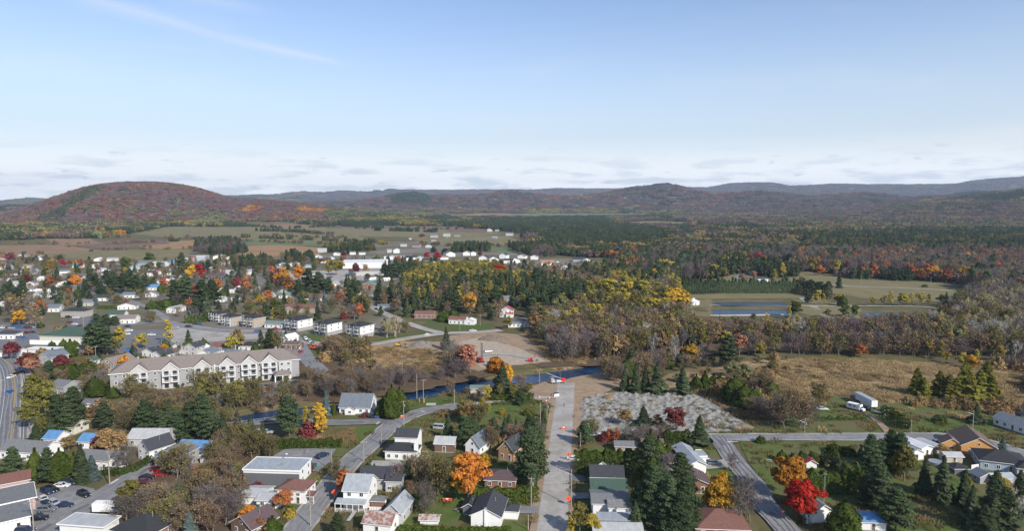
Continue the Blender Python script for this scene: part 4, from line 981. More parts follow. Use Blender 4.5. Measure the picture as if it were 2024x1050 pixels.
# ---- three white blocks and two tan ones beyond the gravel lot
def block(u, v, w, d, rot, wall, front, label, lm=None, rc='black', h=7.4):
    def ex(root, w_, d_, h_):
        b = MB(); b.box((0, -.12, h_ / 2), (w_ * .94, .2, h_ - .3), wallmat(front)); b.build('front_cladding', root)
        for f in range(3):
            for s in (-1, 1): balcony(root, s * w_ * .27, -.2, .3 + f * h_ / 3, 3.2, 1.6) if f else None
            for s in (-1, 1): link('window', window_mesh(1.8, 1.7, False), root, (s * w_ * .27, -.22, .5 + f * h_ / 3))
            link('window', window_mesh(1.0, 1.4, False), root, (0, -.22, .6 + f * h_ / 3))
        b = MB(); b.prism([(-2.0, h_ - .1), (2.0, h_ - .1), (0, h_ + 1.7)], -.75, 3.0, roofmat(rc), 'y'); b.build('dormer', root)
    house(u, v, w, d, h, 2.3, 'hip', wall, rc, rot, fw=0, sw=2, extra=ex, cat='apartments', name='apartment_block', label=label, lm=lm, base=(mat('stone_base', (.33, .33, .32), (.25, .25, .25), scale=1.5, kind='object'), 2.4), floors=3, group='white three-storey blocks beyond the gravel lot')
block(699, 668, 11.5, 12.6, -31, 'white', 'grey', 'white three-storey block with black hip roof, nearest the construction road', 'the black-roofed white block by the construction road')
block(635, 663, 11.5, 12.6, -31, 'white', 'grey', 'white three-storey block with black hip roof, middle one of the three')
block(577, 655, 11.5, 12.6, -31, 'white', 'grey', 'white three-storey block with black hip roof, beside the green-roofed low house')
# (u, v) front middle, w, d, h, rise, ridge, wall, roof, rot, options
def H_(*a, **k): return house(*a, **k)
def flat_commercial(*a, **k): k.setdefault('cat', 'building'); k.setdefault('name', 'flat_roofed_building'); return house(*a, **k)
# near ground, left to right
flat_commercial(22, 1020, 11, 12, 3.6, 0, 'flat', 'pink', 'grey', 38, fw=3, sw=3, label='low pinkish garage building with flat grey roof beside the car park', lm='the low pinkish garage')
flat_commercial(14, 1056, 10, 12, 3.2, 0, 'flat', 'white', 'grey', 38, fw=2, sw=0, label='white-walled flat-roofed building in the bottom left corner of the view')
H_(22, 980, 9, 9, 3.8, 1.4, 'x', 'pink', 'redbrown', 34, label='pinkish house with red-brown roof at the edge of the car park', lm='the pinkish house by the car park')
flat_commercial(162, 1064, 12.3, 5.5, 3.2, 0, 'flat', 'white', 'pale', -8, fw=0, sw=0, label='white flat-roofed building at the bottom beside the dark hip roof', lm='the white flat-roofed building')
H_(255, 1078, 11.5, 9.5, 3.0, 3.2, 'hip', 'brick', 'black', -20, label='house under a large black hip roof at the bottom edge', lm='the large black hip roof')
H_(60, 955, 4.5, 5, 3.2, 1.2, 'y', 'white', 'grey', -25, fw=1, sw=1, label='small white gabled outbuilding behind the sparse pine near the car park')
H_(40, 912, 16, 9, 3.2, 2.2, 'x', 'white', 'grey', -10, label='long white house with grey roof beside the highway bend', lm='the white house by the highway')
H_(99, 884, 5, 6, 3, 1.8, 'x', 'white', 'blue', -10, label='white house with a pale blue metal roof near the highway', lm='the blue-roofed house near the highway')
H_(172, 890, 6, 6, 3, 1.8, 'x', 'white', 'blue', -5, label='white house with deep blue roof behind the crimson-leaved tree')
H_(182, 930, 12, 8, 3.4, 1.6, 'x', 'white', 'grey', -10, label='wide white house with grey roof behind the curved hedge', lm='the wide white house behind the curved hedge')
H_(285, 912, 6.6, 8.5, 4.2, 2.8, 'y', 'white', 'dark', -32, fw=2, sw=2, label='white gabled two-storey house with dark roof above the curved hedge', lm='the white gabled house by the hedge')
H_(290, 884, 13, 8, 3.2, 2.0, 'x', 'lgrey', 'pale', 0, label='low house with long pale metal roof behind the white gabled house')
H_(330, 935, 9, 9, 5.4, 1.8, 'y', 'grey', 'grey', -15, label='grey two-storey house half hidden behind leafless trees by the street end')
def ex_blue(root, w, d, h): wing(root, w / 2 + 1.2, -2.2, 3.2, 3.2, 2.6, .9, 'hip', 'white', 'blue'); b = MB(); b.box((w / 2 + 1, -4.6, .6), (5, 2.6, 1.2), mat('deck_wood', (.25, .14, .08), rough=.8)); b.build('deck', root)
H_(378, 914, 10, 7, 4.2, 1.9, 'x', 'white', 'blue', -8, extra=ex_blue, label='white house with bright blue metal roof and small blue porch', lm='the bright blue-roofed house')
def ex_shop(root, w, d, h):
    b = MB(); b.box((0, -.03, h * .41), (w - .1, .12, h * .8), wallmat('dgrey')); b.build('front_cladding', root)
    b = MB(); b.box((w * .12, d * .3, h + .5), (1.4, 1.2, .7), metalg); b.tube((w * .12 + .3, d * .3, h + .8), (w * .12 + .3, d * .3, h + 1.7), .18, .18, metalg); b.box((w * .12 - 1.2, d * .3 - 1, h + .4), (.8, .8, .4), found); b.build('rooftop_unit', root)
    b = MB(); b.tube((w * .1, d * .8, h + .2), (w * .1, d * .8, h + 2.2), .03, .03, metalg, 5); b.box((w * .1, d * .8, h + 2.3), (.6, .1, .3), trim_w); b.build('antenna', root)
flat_commercial(537, 961, 17.2, 9.5, 4.7, .1, 'flat', 'white', 'steel', -4, fw=0, sw=2, extra=ex_shop, ov=.25, label='dark grey flat-roofed commercial building with white fascia beside the street', lm='the dark grey commercial building')
H_(576, 998, 8.2, 7, 4.2, 1.8, 'hip', 'white', 'redbrown', -8, sw=2, extra=lambda r, w, d, h: porch(r, w / 2 + 1.3, 3, 2.6, 3, 2.6, 'redbrown', 3), label='white house with red-brown hip roof in front of the dark grey commercial building', lm='the red-brown hip-roofed house')
H_(530, 1008, 6.5, 6, 2.6, .7, 'x', 'white', 'pale', -4, fw=2, name='garage', cat='garage', label='white garage with pale roof beside the red-brown hip-roofed house')
H_(499, 1000, 6.5, 7, 2.6, .8, 'x', 'white', 'pale', -4, fw=0, name='garage', cat='garage', label='white garage with pale roof, farther from the street')
H_(478, 1062, 8, 8, 3, 2.4, 'y', 'brown', 'purple', -30, label='house with dark purple roof among orange bushes at the bottom')
def ex_farm(root, w, d, h):
    porch(root, -.9, 0, 8.6, 2.3, 2.5, 'steel', 6, .7)
    b = MB()
    for k in range(5): b.box((w / 2 + .9 + k * .7, -.6, .85), (.6, .08, .9), trim_w)
    b.build('terrace_rail', root)
fr = H_(703, 1008, 6.9, 8.5, 5.4, 3.0, 'x', 'white', 'steel', -6, fw=2, sw=2, extra=ex_farm, label='white two-storey farmhouse with grey metal roof and columned front porch', lm='the white farmhouse with the porch')
H_(745, 1006, 3.6, 3.2, 2.2, .5, 'hip', 'brick', 'grey', -6, fw=0, sw=0, name='shed', cat='shed', label='small red-walled shed inside a white fence beside the porch farmhouse')
H_(742, 970, 9.5, 7.5, 3.6, 2.2, 'x', 'lgrey', 'dark', -4, extra=lambda r, w, d, h: wing(r, w / 2 + 1, -1.5, 4.6, 4.5, 3.6, 1.2, 'x', 'lgrey', 'dark', 2), label='light grey house with dark roof right behind the porch farmhouse', lm='the light grey house behind the porch farmhouse')
def ex_stack(root, w, d, h): wing(root, .6, 4.5, 7.5, 7, 6.4, 1.9, 'x', 'white', 'dark', 0); b = MB(); b.box((w / 2 - .2, .8, h + 1.2), (1.2, 1.2, 2.4), trim_w); b.build('chimney', root)
H_(792, 912, 10.5, 6, 3.3, 2.0, 'hip', 'white', 'black', -6, fw=4, extra=ex_stack, label='white house with stacked black roofs, one storey in front and two behind', lm='the stacked black-roofed white house')
H_(878, 896, 6.6, 6, 3.2, 1.5, 'x', 'brown', 'pale', -6, fw=1, name='shed', cat='shed', label='brown wooden shed with flat white metal roof beside a spruce', lm='the white-roofed brown shed')
H_(934, 900, 5.4, 8, 3.2, 3.2, 'y', 'white', 'slate', -25, fw=1, label='small white gabled house with steep blue-grey roof', lm='the small steep-roofed white house')
H_(1000, 912, 5.6, 9, 3.8, 3.0, 'y', 'wood', 'dark', -28, label='wooden chalet-like house with dark roof half behind the tall pine', lm='the wooden house behind the tall pine')
H_(988, 968, 9, 8, 2.8, 1.6, 'hip', 'brick', 'purple', -6, label='low brick house with purplish-brown roof beside the tall pine')
def ex_u(root, w, d, h): wing(root, w / 2 + 1.8, 5.2, 4, 4, 2.6, .9, 'hip', 'white', 'dark', 0); b = MB(); b.box((0, -.2, h * .6), (.6, .4, h + 2.6), trim_w); b.box((0, -.2, h + 2.1), (.7, .5, .15), found); b.build('chimney', root)
H_(960, 1045, 7.8, 11, 3.4, 1.9, 'y', 'white', 'dark', -8, fw=0, extra=ex_u, label='white gabled house with dark roof and a white chimney on its gable wall', lm='the white house with the gable chimney')
H_(926, 1020, 3.2, 5, 2.4, 1.0, 'y', 'dgrey', 'black', -8, fw=0, sw=0, name='shed', cat='shed', label='dark shed against the side of the white gable-chimney house')
H_(848, 1040, 4.8, 2.6, 1.7, .7, 'x', 'white', 'rust', -2, fw=0, sw=0, name='shed', cat='shed', label='low white shed with weathered brownish roof on the lawn', lm='the low shed on the lawn')
H_(775, 1040, 5, 9, 3.6, 2.2, 'y', 'lgrey', 'steel', -12, fw=0, name='barn', cat='barn', label='pale grey gabled barn with metal roof at the bottom', lm='the pale grey barn')
H_(745, 1058, 7.5, 6, 3, 1.8, 'x', 'white', 'rust', -12, fw=1, name='barn', cat='barn', label='white barn with rust-streaked metal roof at the bottom edge')
H_(1200, 964, 9.6, 7.5, 3.2, 2.1, 'x', 'white', 'dark', -4, fw=0, extra=lambda r, w, d, h: wing(r, -1, 7.6, 5, 3, 3, 1.8, 'y', 'white', 'dark'), label='house with dark grey roof, farthest of the three in a row by the main road', lm='the dark-roofed house in the row')
H_(1204, 997, 9.8, 8, 4.0, 1.7, 'x', 'white', 'green', -3, fw=4, label='white house with dark green roof in the middle of the row of three', lm='the green-roofed house by the main road')
def ex_c(root, w, d, h): wing(root, 2, -2.0, 6, 4.5, 4.3, 1.2, 'x', 'white', 'grey', 0); b = MB(); b.box((0, -5.6, 1.8), (8.6, 4.2, 3.4), glass); b.box((0, -5.6, 3.6), (9, 4.6, .2), roofmat('steel')); b.build('sunroom', root)
H_(1209, 1028, 10, 8.5, 4.4, .9, 'x', 'white', 'grey', -2, fw=0, extra=ex_c, label='white house with grey roof and a glazed front room, nearest of the three', lm='the white house with the glazed front')
H_(1222, 1072, 12, 6.5, 2.6, .8, 'x', 'white', 'pale', -2, fw=2, name='garage', cat='garage', label='white garage with pale roof in front of the glazed white house')
def ex_y(root, w, d, h): wing(root, -w / 2 - 2.6, 3.5, 5.4, 6, 3.0, .9, 'x', 'white', 'dark', 3); wing(root, w / 2 + 1.2, 7, 2.6, 5, 3.0, .4, 'flat', 'white', 'steel')
H_(1378, 939, 5.6, 16, 3.2, 1.3, 'y', 'white', 'steel', 4, fw=0, extra=ex_y, label='long narrow white house with grey metal roof end-on to the view', lm='the long narrow white house')
H_(1374, 978, 8.5, 9, 3, 1.9, 'y', 'brick', 'purple', -2, label='house with very dark brown roof behind the golden maple', lm='the dark brown-roofed house')
H_(1428, 1068, 13, 12, 2.9, 2.5, 'hip', 'brick', 'redbrown', -4, label='house with wide red-brown roof at the bottom beside the side street', lm='the wide red-brown roof')
H_(1627, 1036, 6, 12, 3.3, 1.8, 'y', 'white', 'grey', 10, fw=0, extra=lambda r, w, d, h: porch(r, -w / 2 - 1, 2, 1.6, 2, 2.8, 'grey', 2), label='white-gabled house with grey roof beside the vivid red maple', lm='the grey-roofed house by the red maple')
H_(1604, 928, 3.2, 3, 2.0, .9, 'y', 'white', 'red', -4, fw=0, sw=0, name='shed', cat='shed', label='tiny white shed with red roof in front of a cedar hedge', lm='the tiny red-roofed shed')
def ex_o(root, w, d, h):
    wing(root, -w / 2 - 2.2, 2.0, 6, 5, 2.8, 1.8, 'y', 'orange', 'brown', 1)
H_(1934, 903, 10.2, 14, 3.4, 2.9, 'y', 'orange', 'brown', -18, fw=2, extra=ex_o, label='orange-walled house with big brown gable roof', lm='the orange-walled house')
def ex_d(root, w, d, h): wing(root, 6, -3, 7, 6, 3.0, 1.8, 'hip', 'lgrey', 'black', 2)
H_(1985, 935, 13, 11, 3.2, 2.4, 'hip', 'blue', 'black', -22, extra=ex_d, label='house with wide charcoal hip roof below the orange-walled house', lm='the charcoal hip-roofed house')
H_(2001, 853, 15, 7, 3.2, 1.7, 'x', 'white', 'slate', -74, fw=5, label='low white house with blue-grey roof beyond the bend of the road', lm='the low white house beyond the road bend')
H_(1832, 903, 4.6, 9, 3, .8, 'y', 'white', 'white', 15, fw=1, name='mobile_home', cat='mobile home', label='narrow white mobile home end-on beside the tan bush', lm='the narrow white mobile home')
H_(1850, 898, 4.5, 7, 2.6, .5, 'y', 'lgrey', 'pale', 15, fw=0, name='shed', cat='shed', label='pale flat-roofed shed between the mobile home and the orange-walled house')
H_(1812, 912, 5, 5, 2.8, 1.1, 'y', 'white', 'steel', 10, fw=1, name='shed', cat='shed', label='white shed tucked behind the yellow-green poplar')
H_(1886, 918, 5.2, 4, 2.5, .8, 'x', 'beige', 'pale', -3, fw=1, name='shed', cat='shed', label='beige garden shed with white door in front of the orange-walled house', lm='the beige garden shed')
H_(1900, 940, 4.2, 4.2, 2.1, 1.2, 'hip', 'dgrey', 'black', 0, fw=0, sw=0, name='gazebo', cat='gazebo', label='small dark hip-roofed gazebo below the beige shed')
H_(1952, 958, 5, 4, 2.4, 1.2, 'y', 'grey', 'slate', 5, fw=0, name='shed', cat='shed', label='grey shed in front of the charcoal hip-roofed house')
H_(1985, 962, 6.5, 4, 2.4, .9, 'x', 'lgrey', 'steel', 5, fw=0, name='shed', cat='shed', label='wide pale shed between yellow tree and charcoal-roofed house')
H_(1726, 1052, 6.2, 6, 2.6, 1.4, 'hip', 'white', 'blue', -6, fw=1, name='shed', cat='shed', label='small building with deep blue roof beside the big rounded cedar', lm='the small blue-roofed building')
H_(1290, 893, 7, 5, 2.4, 1.2, 'x', 'tan', 'brown', -4, fw=1, label='low brown-roofed house behind the tall trimmed hedge')
H_(1237, 897, 7, 5, 2.4, 1.0, 'x', 'tan', 'grey', -4, fw=1, label='low grey-roofed house behind the tall trimmed hedge')
# the middle distance
def ex_m(root, w, d, h):
    wing(root, -w * .12, -1.6, 4, 2.2, 2.5, 1.1, 'y', 'white', 'slate', 1, name='porch')
H_(701, 820, 12.4, 10, 3.0, 4.2, 'x', 'white', 'slate', -4, fw=5, sw=2, extra=ex_m, label='white house with steep blue-grey roof and gabled porch beside cedars', lm='the steep-roofed white house by the side street')
H_(945, 780, 7, 5, 2.6, .8, 'x', 'lgrey', 'ltgreen', -4, fw=1, name='shed', cat='shed', label='pale shed with light green roof on the riverbank')
H_(1000, 628, 9.5, 8, 5.4, 2.4, 'y', 'white', 'red', -8, fw=3, extra=lambda r, w, d, h: wing(r, w * .3, -1.6, 5, 4, 3, .8, 'x', 'white', 'red', 1), label='white two-storey house with crimson roof above the building site', lm='the crimson-roofed white house')
H_(903, 642, 12, 7, 3.4, 1.8, 'x', 'white', 'redbrown', -14, fw=4, extra=lambda r, w, d, h: wing(r, w / 2 + 3, -.5, 7, 6, 3.2, 1.2, 'y', 'white', 'white', 1), label='white house with dark red roof and white side wing by the gravel road', lm='the white house by the gravel road')
H_(838, 630, 14, 8, 3, 2, 'x', 'brick', 'redbrown', -6, label='brick house with red-brown roof half hidden behind leafless trees', lm='the brick house by the conifers')
H_(1028, 648, 16, 4, 2.8, .5, 'x', 'white', 'grey', 4, fw=6, name='mobile_home', cat='mobile home', label='long white mobile home below the crimson-roofed house', lm='the long white mobile home')
H_(838, 606, 12, 9, 3, 1.8, 'hip', 'white', 'slate', 6, label='white house with blue-grey hip roof among conifers behind the brick house')
H_(767, 614, 16, 8, 3, 1.4, 'x', 'lgrey', 'slate', 6, fw=5, label='low grey house with long blue-grey roof beside a silvery spruce', lm='the long low blue-grey roof')
H_(1028, 602, 10, 10, 3.2, 3, 'y', 'white', 'tan', 8, label='white gabled house with taupe roof behind the crimson-roofed house')
H_(1002, 600, 8, 9, 3.2, 2.6, 'x', 'grey', 'grey', 8, label='grey-roofed house tucked behind trees, left of the taupe gable')
H_(1056, 596, 8, 8, 3, 3, 'y', 'cream', 'tan', 14, label='cream gabled house between orange-red tree and conifers')
H_(541, 650, 14, 8, 3.0, 1.6, 'x', 'white', 'ltgreen', -14, fw=4, label='low white house with grey-green roof beside the white blocks', lm='the low grey-green roof')
block(490, 648, 12, 10, -31, 'tan', 'beige', 'tan apartment block with black roof across from the gravel lot', 'the tan apartment block', h=6.6)
block(447, 645, 11, 10, -31, 'tan', 'white', 'tan and white apartment block with black roof, middle of the tan group', None, h=6.2)
block(425, 638, 10, 10, -31, 'brown', 'white', 'dark-walled apartment block with black roof at the far end of the tan group', None, h=6.2)
M_ = [  # small houses between the long apartment building and the gravel lot, and round the shops
 (292, 707, 8, 7, 3.2, 1.8, 'y', 'white', 'dark', -20, 'white house with dark roof and white dormer', None), (312, 722, 6, 8, 5, 2, 'y', 'white', 'dark', -20, 'tall narrow white gabled house', 'the tall narrow white gabled house'),
 (336, 708, 9, 7, 3, 1.6, 'x', 'lgrey', 'brown', -10, 'light grey house with brownish roof', None), (349, 697, 5, 6, 3.4, 1.8, 'y', 'white', 'grey', -15, 'small white gabled house', None),
 (376, 704, 7.5, 8, 4.8, 2.2, 'y', 'lgrey', 'dark', -12, 'grey two-storey gabled house with white porch', 'the two-storey gabled house with the porch'), (350, 720, 11, 7, 2.8, 1.4, 'x', 'white', 'brown', -8, 'wide low house with taupe-brown roof', None),
 (403, 714, 8, 9, 4, 2, 'y', 'white', 'slate', -10, 'white gabled house with blue-grey roof', 'the white gabled house with the small round tree'), (397, 697, 4, 5, 2.6, 1.2, 'y', 'white', 'white', -10, 'little white gabled outbuilding', None),
 (436, 698, 11, 7, 3, 1.8, 'x', 'white', 'redbrown', -8, 'white house with red-brown roof and bay front', 'the red-brown-roofed house behind the apartments'), (463, 709, 11, 6, 2.8, 1.3, 'x', 'lgrey', 'slate', -4, 'low house with slate-coloured roof', None),
 (487, 695, 10, 8, 3.2, 1.7, 'hip', 'white', 'black', -10, 'white house with black hip roof', None), (563, 678, 6, 8, 3, 1.8, 'y', 'white', 'white', -30, 'small white round-topped building', None), (575, 692, 9, 7, 3, 1.4, 'x', 'brown', 'brown', -10, 'low brown-roofed house', None),
 (90, 722, 10, 9, 4.4, 2.8, 'y', 'lgrey', 'slate', -25, 'light grey gabled house with a strip of red roof', 'the light grey gabled house by the bend'), (178, 722, 4.5, 4, 2.4, 1.4, 'y', 'cream', 'green', -15, 'tiny cream cottage with green roof', None),
 (214, 738, 9.5, 12, 5, 2.6, 'y', 'beige', 'tan', -20, 'large beige gabled house with steep roof', 'the large beige gabled house'), (112, 782, 9, 9, 4, 1.8, 'x', 'grey', 'grey', -20, 'grey house with grey roof behind the yellow-green poplar', None), (125, 860, 9, 7, 3, 1.6, 'x', 'cream', 'brown', -10, 'cream house hidden between pines', None),
 (97, 618, 14, 8, 3.4, 2.2, 'x', 'white', 'slate', 4, 'white house with long blue-grey roof', 'the long blue-grey-roofed white house'), (143, 628, 18, 10, 4.6, 2, 'hip', 'stone', 'black', -4, 'stone-faced two-storey building with black hip roof', 'the stone-faced two-storey building'),
 (167, 606, 14, 8, 3.2, 2, 'x', 'lgrey', 'grey', 4, 'light grey house with grey roof', None), (256, 591, 12, 8, 3.4, 2, 'x', 'white', 'slate', 10, 'white house with blue-white roof', None), (303, 575, 13, 9, 3.2, 2.4, 'x', 'white', 'blue', 8, 'white house with bright blue roof', 'the bright blue roof amid the town'),
 (298, 588, 9, 8, 3, 1.8, 'y', 'white', 'ltgreen', 8, 'small white gabled house', None), (250, 613, 13, 8, 3.2, 2, 'y', 'white', 'tan', 10, 'white gabled house behind the trimmed hedge', None), (247, 641, 13, 9, 3.6, 2.2, 'x', 'white', 'tan', 6, 'white house with taupe roof', 'the taupe-roofed white house'),
 (227, 631, 12, 8, 3.2, 2.2, 'x', 'white', 'green', 6, 'white house with dark green roof', None), (337, 620, 7, 13, 3.4, 1.6, 'y', 'white', 'steel', -12, 'white house with striped metal roof', 'the striped metal-roofed house'), (391, 625, 13, 8, 3, 1.6, 'x', 'white', 'slate', -12, 'white house with grey-white roof', None),
 (8, 672, 12, 8, 3.4, 2, 'hip', 'white', 'dark', 0, 'white building with dark hip roof', None), (18, 707, 10, 7, 3, 1.4, 'x', 'white', 'grey', 0, 'small white building at the highway bend', None)]
for (u, v, w, d, h, rise, rt, wa, rc, rot, ds, lm) in M_: house(u, v, w, d, h, rise, rt, wa, rc, rot, desc=ds, lm=lm)
def ex_g(root, w, d, h):
    b = MB(); b.box((0, -4, 1.4), (w * 1.2, 1.0, 2.8), trim_w); b.build('delivery_wall', root)
H_(120, 680, 27, 22, 4.6, 4.0, 'hip', 'cream', 'green', -6, fw=0, sw=0, extra=ex_g, name='shop_building', cat='shop', label='large cream shop building with dark green roof and white sign wall', lm='the large green-roofed shop')
flat_commercial(98, 700, 26, 5, 2.6, 0, 'flat', 'white', 'white', -6, fw=0, sw=0, label='long low white annexe in front of the green-roofed shop')
H_(592, 619, 26, 12, 3.6, 2.2, 'x', 'tan', 'rust' if 0 else 'redbrown', -6, fw=6, extra=lambda r, w, d, h: (wing(r, -6, -5, 8, 6, 3.4, 2, 'y', 'tan', 'brown', 2)), label='long brown-roofed building with a tall chimney', lm='the long brown-roofed building', chim=(0, 3))
# town houses farther off: (u, v, w, h, wall, roof, ridge)
T_ = [(41, 510, 14, 4, 'white', 'grey', 'y'), (77, 515, 14, 4, 'white', 'brown', 'y'), (10, 534, 14, 5, 'white', 'pale', 'y'), (23, 545, 18, 3.4, 'white', 'dark', 'x'), (55, 528, 12, 3, 'tan', 'brown', 'x'), (103, 519, 14, 3, 'tan', 'orange', 'x'), (152, 530, 14, 4, 'white', 'teal', 'x'),
 (128, 541, 13, 3.2, 'white', 'slate', 'x'), (184, 543, 13, 3.2, 'white', 'grey', 'x'), (60, 543, 12, 3, 'lgrey', 'grey', 'x'), (83, 556, 14, 3.2, 'white', 'white', 'x'), (150, 556, 14, 4, 'white', 'dark', 'x'), (164, 567, 10, 4, 'white', 'pale', 'y'), (118, 568, 10, 4, 'white', 'white', 'y'),
 (98, 584, 16, 4, 'white', 'dark', 'y'), (31, 567, 16, 3.4, 'white', 'pale', 'x'), (60, 568, 9, 5, 'white', 'grey', 'y'), (80, 580, 10, 3, 'white', 'white', 'x'), (187, 530, 8, 5, 'white', 'white', 'y'), (57, 577, 12, 3, 'white', 'grey', 'x'), (8, 556, 10, 3, 'white', 'grey', 'x'), (110, 548, 10, 3, 'cream', 'white', 'x'),
 (283, 527, 20, 5, 'blue', 'slate', 'x'), (312, 528, 20, 5, 'white', 'pale', 'x'), (338, 524, 16, 4, 'blue', 'blue', 'x'), (306, 544, 12, 6, 'white', 'redbrown', 'y'), (278, 538, 16, 3.4, 'lgrey', 'pale', 'x'), (401, 516, 20, 6, 'blue', 'pale', 'x'), (370, 518, 16, 4, 'pink', 'pale', 'x'), (452, 514, 10, 4, 'cream', 'brown', 'y'),
 (425, 554, 22, 5, 'dark', 'purple', 'x'), (447, 544, 16, 4, 'white', 'pale', 'x'), (457, 556, 9, 4, 'white', 'white', 'y'), (452, 580, 12, 5, 'white', 'dark', 'x'), (430, 578, 8, 3, 'white', 'white', 'x'), (492, 576, 16, 3.4, 'lgrey', 'dark', 'x'), (430, 598, 14, 3, 'white', 'pale', 'x'), (466, 597, 8, 3, 'white', 'pale', 'x'),
 (549, 588, 14, 3.4, 'white', 'pale', 'y'), (566, 590, 16, 3.2, 'white', 'ltgreen', 'x'), (525, 585, 9, 3, 'white', 'grey', 'y'), (620, 596, 22, 3.2, 'white', 'brown', 'x'), (648, 580, 10, 3, 'white', 'ltgreen', 'x'), (711, 588, 8, 4, 'cream', 'tan', 'y'), (686, 603, 16, 3.4, 'brick', 'redbrown', 'y'),
 (610, 552, 14, 5, 'white', 'pale', 'x'), (666, 567, 14, 4, 'white', 'steel', 'x'), (552, 545, 7, 6, 'white', 'white', 'y'), (569, 528, 28, 5, 'white', 'pale', 'flat'), (600, 530, 26, 4, 'blue', 'grey', 'flat'), (545, 533, 20, 4, 'beige', 'grey', 'flat'), (626, 514, 16, 5, 'white', 'pale', 'y'), (640, 520, 26, 4, 'white', 'dark', 'x'),
 (653, 516, 10, 4, 'white', 'white', 'y'), (637, 499, 26, 5, 'lgrey', 'pale', 'x'), (664, 506, 10, 5, 'white', 'grey', 'y'), (697, 504, 16, 5, 'white', 'grey', 'x'), (716, 504, 18, 4, 'white', 'grey', 'x'), (783, 501, 16, 7, 'white', 'white', 'y'), (770, 500, 14, 7, 'lgrey', 'slate', 'x'), (790, 511, 34, 5, 'lgrey', 'grey', 'flat'),
 (768, 514, 16, 6, 'white', 'pale', 'flat'), (814, 515, 20, 5, 'white', 'dark', 'x'), (829, 516, 12, 5, 'white', 'pale', 'y'), (798, 488, 22, 3.5, 'white', 'pale', 'x'), (822, 489, 26, 4, 'brick', 'redbrown', 'x'), (847, 490, 22, 4, 'lgrey', 'slate', 'y'), (857, 478, 20, 3.4, 'white', 'tan', 'x'), (811, 474, 10, 4, 'white', 'dark', 'y'),
 (858, 470, 34, 6, 'blue', 'slate', 'x'), (882, 468, 28, 6, 'white', 'pale', 'x'), (903, 468, 24, 4, 'white', 'slate', 'x'), (968, 458, 26, 7, 'white', 'pale', 'y'), (982, 458, 18, 5, 'white', 'pale', 'x'), (1007, 466, 34, 6, 'blue', 'slate', 'x'), (977, 472, 18, 4, 'white', 'white', 'x'), (1032, 453, 60, 4, 'lgrey', 'grey', 'x'),
 (891, 508, 18, 6, 'white', 'tan', 'y'), (878, 514, 14, 5, 'white', 'tan', 'x'), (850, 520, 24, 4, 'dark', 'dark', 'x'), (857, 524, 8, 5, 'white', 'dark', 'y'), (922, 506, 14, 6, 'white', 'grey', 'y'), (936, 506, 10, 6, 'white', 'pale', 'y'), (955, 516, 16, 6, 'white', 'dark', 'y'), (975, 519, 18, 6, 'white', 'dark', 'y'),
 (994, 512, 14, 7, 'white', 'dark', 'y'), (1005, 522, 16, 6, 'white', 'dark', 'x'), (1018, 521, 18, 5, 'white', 'grey', 'y'), (1055, 514, 12, 6, 'white', 'grey', 'y'), (1083, 525, 22, 4, 'white', 'orange', 'x'), (1119, 534, 18, 4, 'white', 'dark', 'y'), (1145, 518, 22, 4, 'blue', 'dark', 'x'), (1160, 520, 12, 5, 'white', 'grey', 'y'),
 (1163, 538, 18, 4, 'dark', 'black', 'x'), (1127, 566, 9, 4, 'white', 'grey', 'y'), (1030, 512, 14, 5, 'white', 'grey', 'y'), (729, 572, 17, 5, 'brick', 'teal', 'y'), (765, 556, 8, 3, 'white', 'white', 'x'),
 (1205, 433, 60, 8, 'lgrey', 'pale', 'x'), (1216, 433, 16, 8, 'white', 'red', 'y'), (1235, 434, 20, 8, 'white', 'red', 'x'), (1227, 449, 22, 5, 'white', 'white', 'x'), (1238, 421, 60, 8, 'white', 'pale', 'x'), (1252, 421, 60, 8, 'white', 'white', 'flat'), (1268, 421, 40, 8, 'white', 'pale', 'x'), (1130, 415, 70, 8, 'white', 'pale', 'x'),
 (1113, 415, 30, 8, 'blue', 'slate', 'x'), (1268, 414, 30, 8, 'white', 'grey', 'x'), (1240, 411, 40, 8, 'lgrey', 'grey', 'x'), (1335, 430, 20, 6, 'white', 'grey', 'y'), (1320, 430, 14, 6, 'white', 'dark', 'x'),
 (1498, 545, 20, 3.6, 'grey', 'tan', 'hip'), (1506, 531, 30, 4.2, 'white', 'grey', 'x'), (1522, 531, 14, 4.2, 'white', 'dark', 'y'), (1508, 558, 14, 4.4, 'white', 'dark', 'x'), (1435, 532, 15, 5.5, 'cream', 'tan', 'y'), (1466, 526, 16, 3.5, 'brick', 'redbrown', 'hip'), (1478, 524, 14, 3.5, 'white', 'brown', 'y')]
for i, (u, v, w, h, wa, rc, rt) in enumerate(T_):
    w = w * (.8 if v > 505 else .55)
    if v < 500 and (i % 3 or v < 480): wa = 'grey' if i % 2 else 'lgrey'; rc = 'steel' if rc in ('white', 'pale') else rc
    d = min(w * .8, 14) if rt != 'y' else w * 1.15; rise = 0 if rt == 'flat' else (w if rt == 'y' else d) * .22
    house(u, v, w, d, h * .8, rise, rt, wa, rc, rot=((i * 37) % 5 - 2) * 7 + (8 if u < 900 else -4), fw=None if v > 535 else 0, sw=None if v > 535 else 0, group=None)
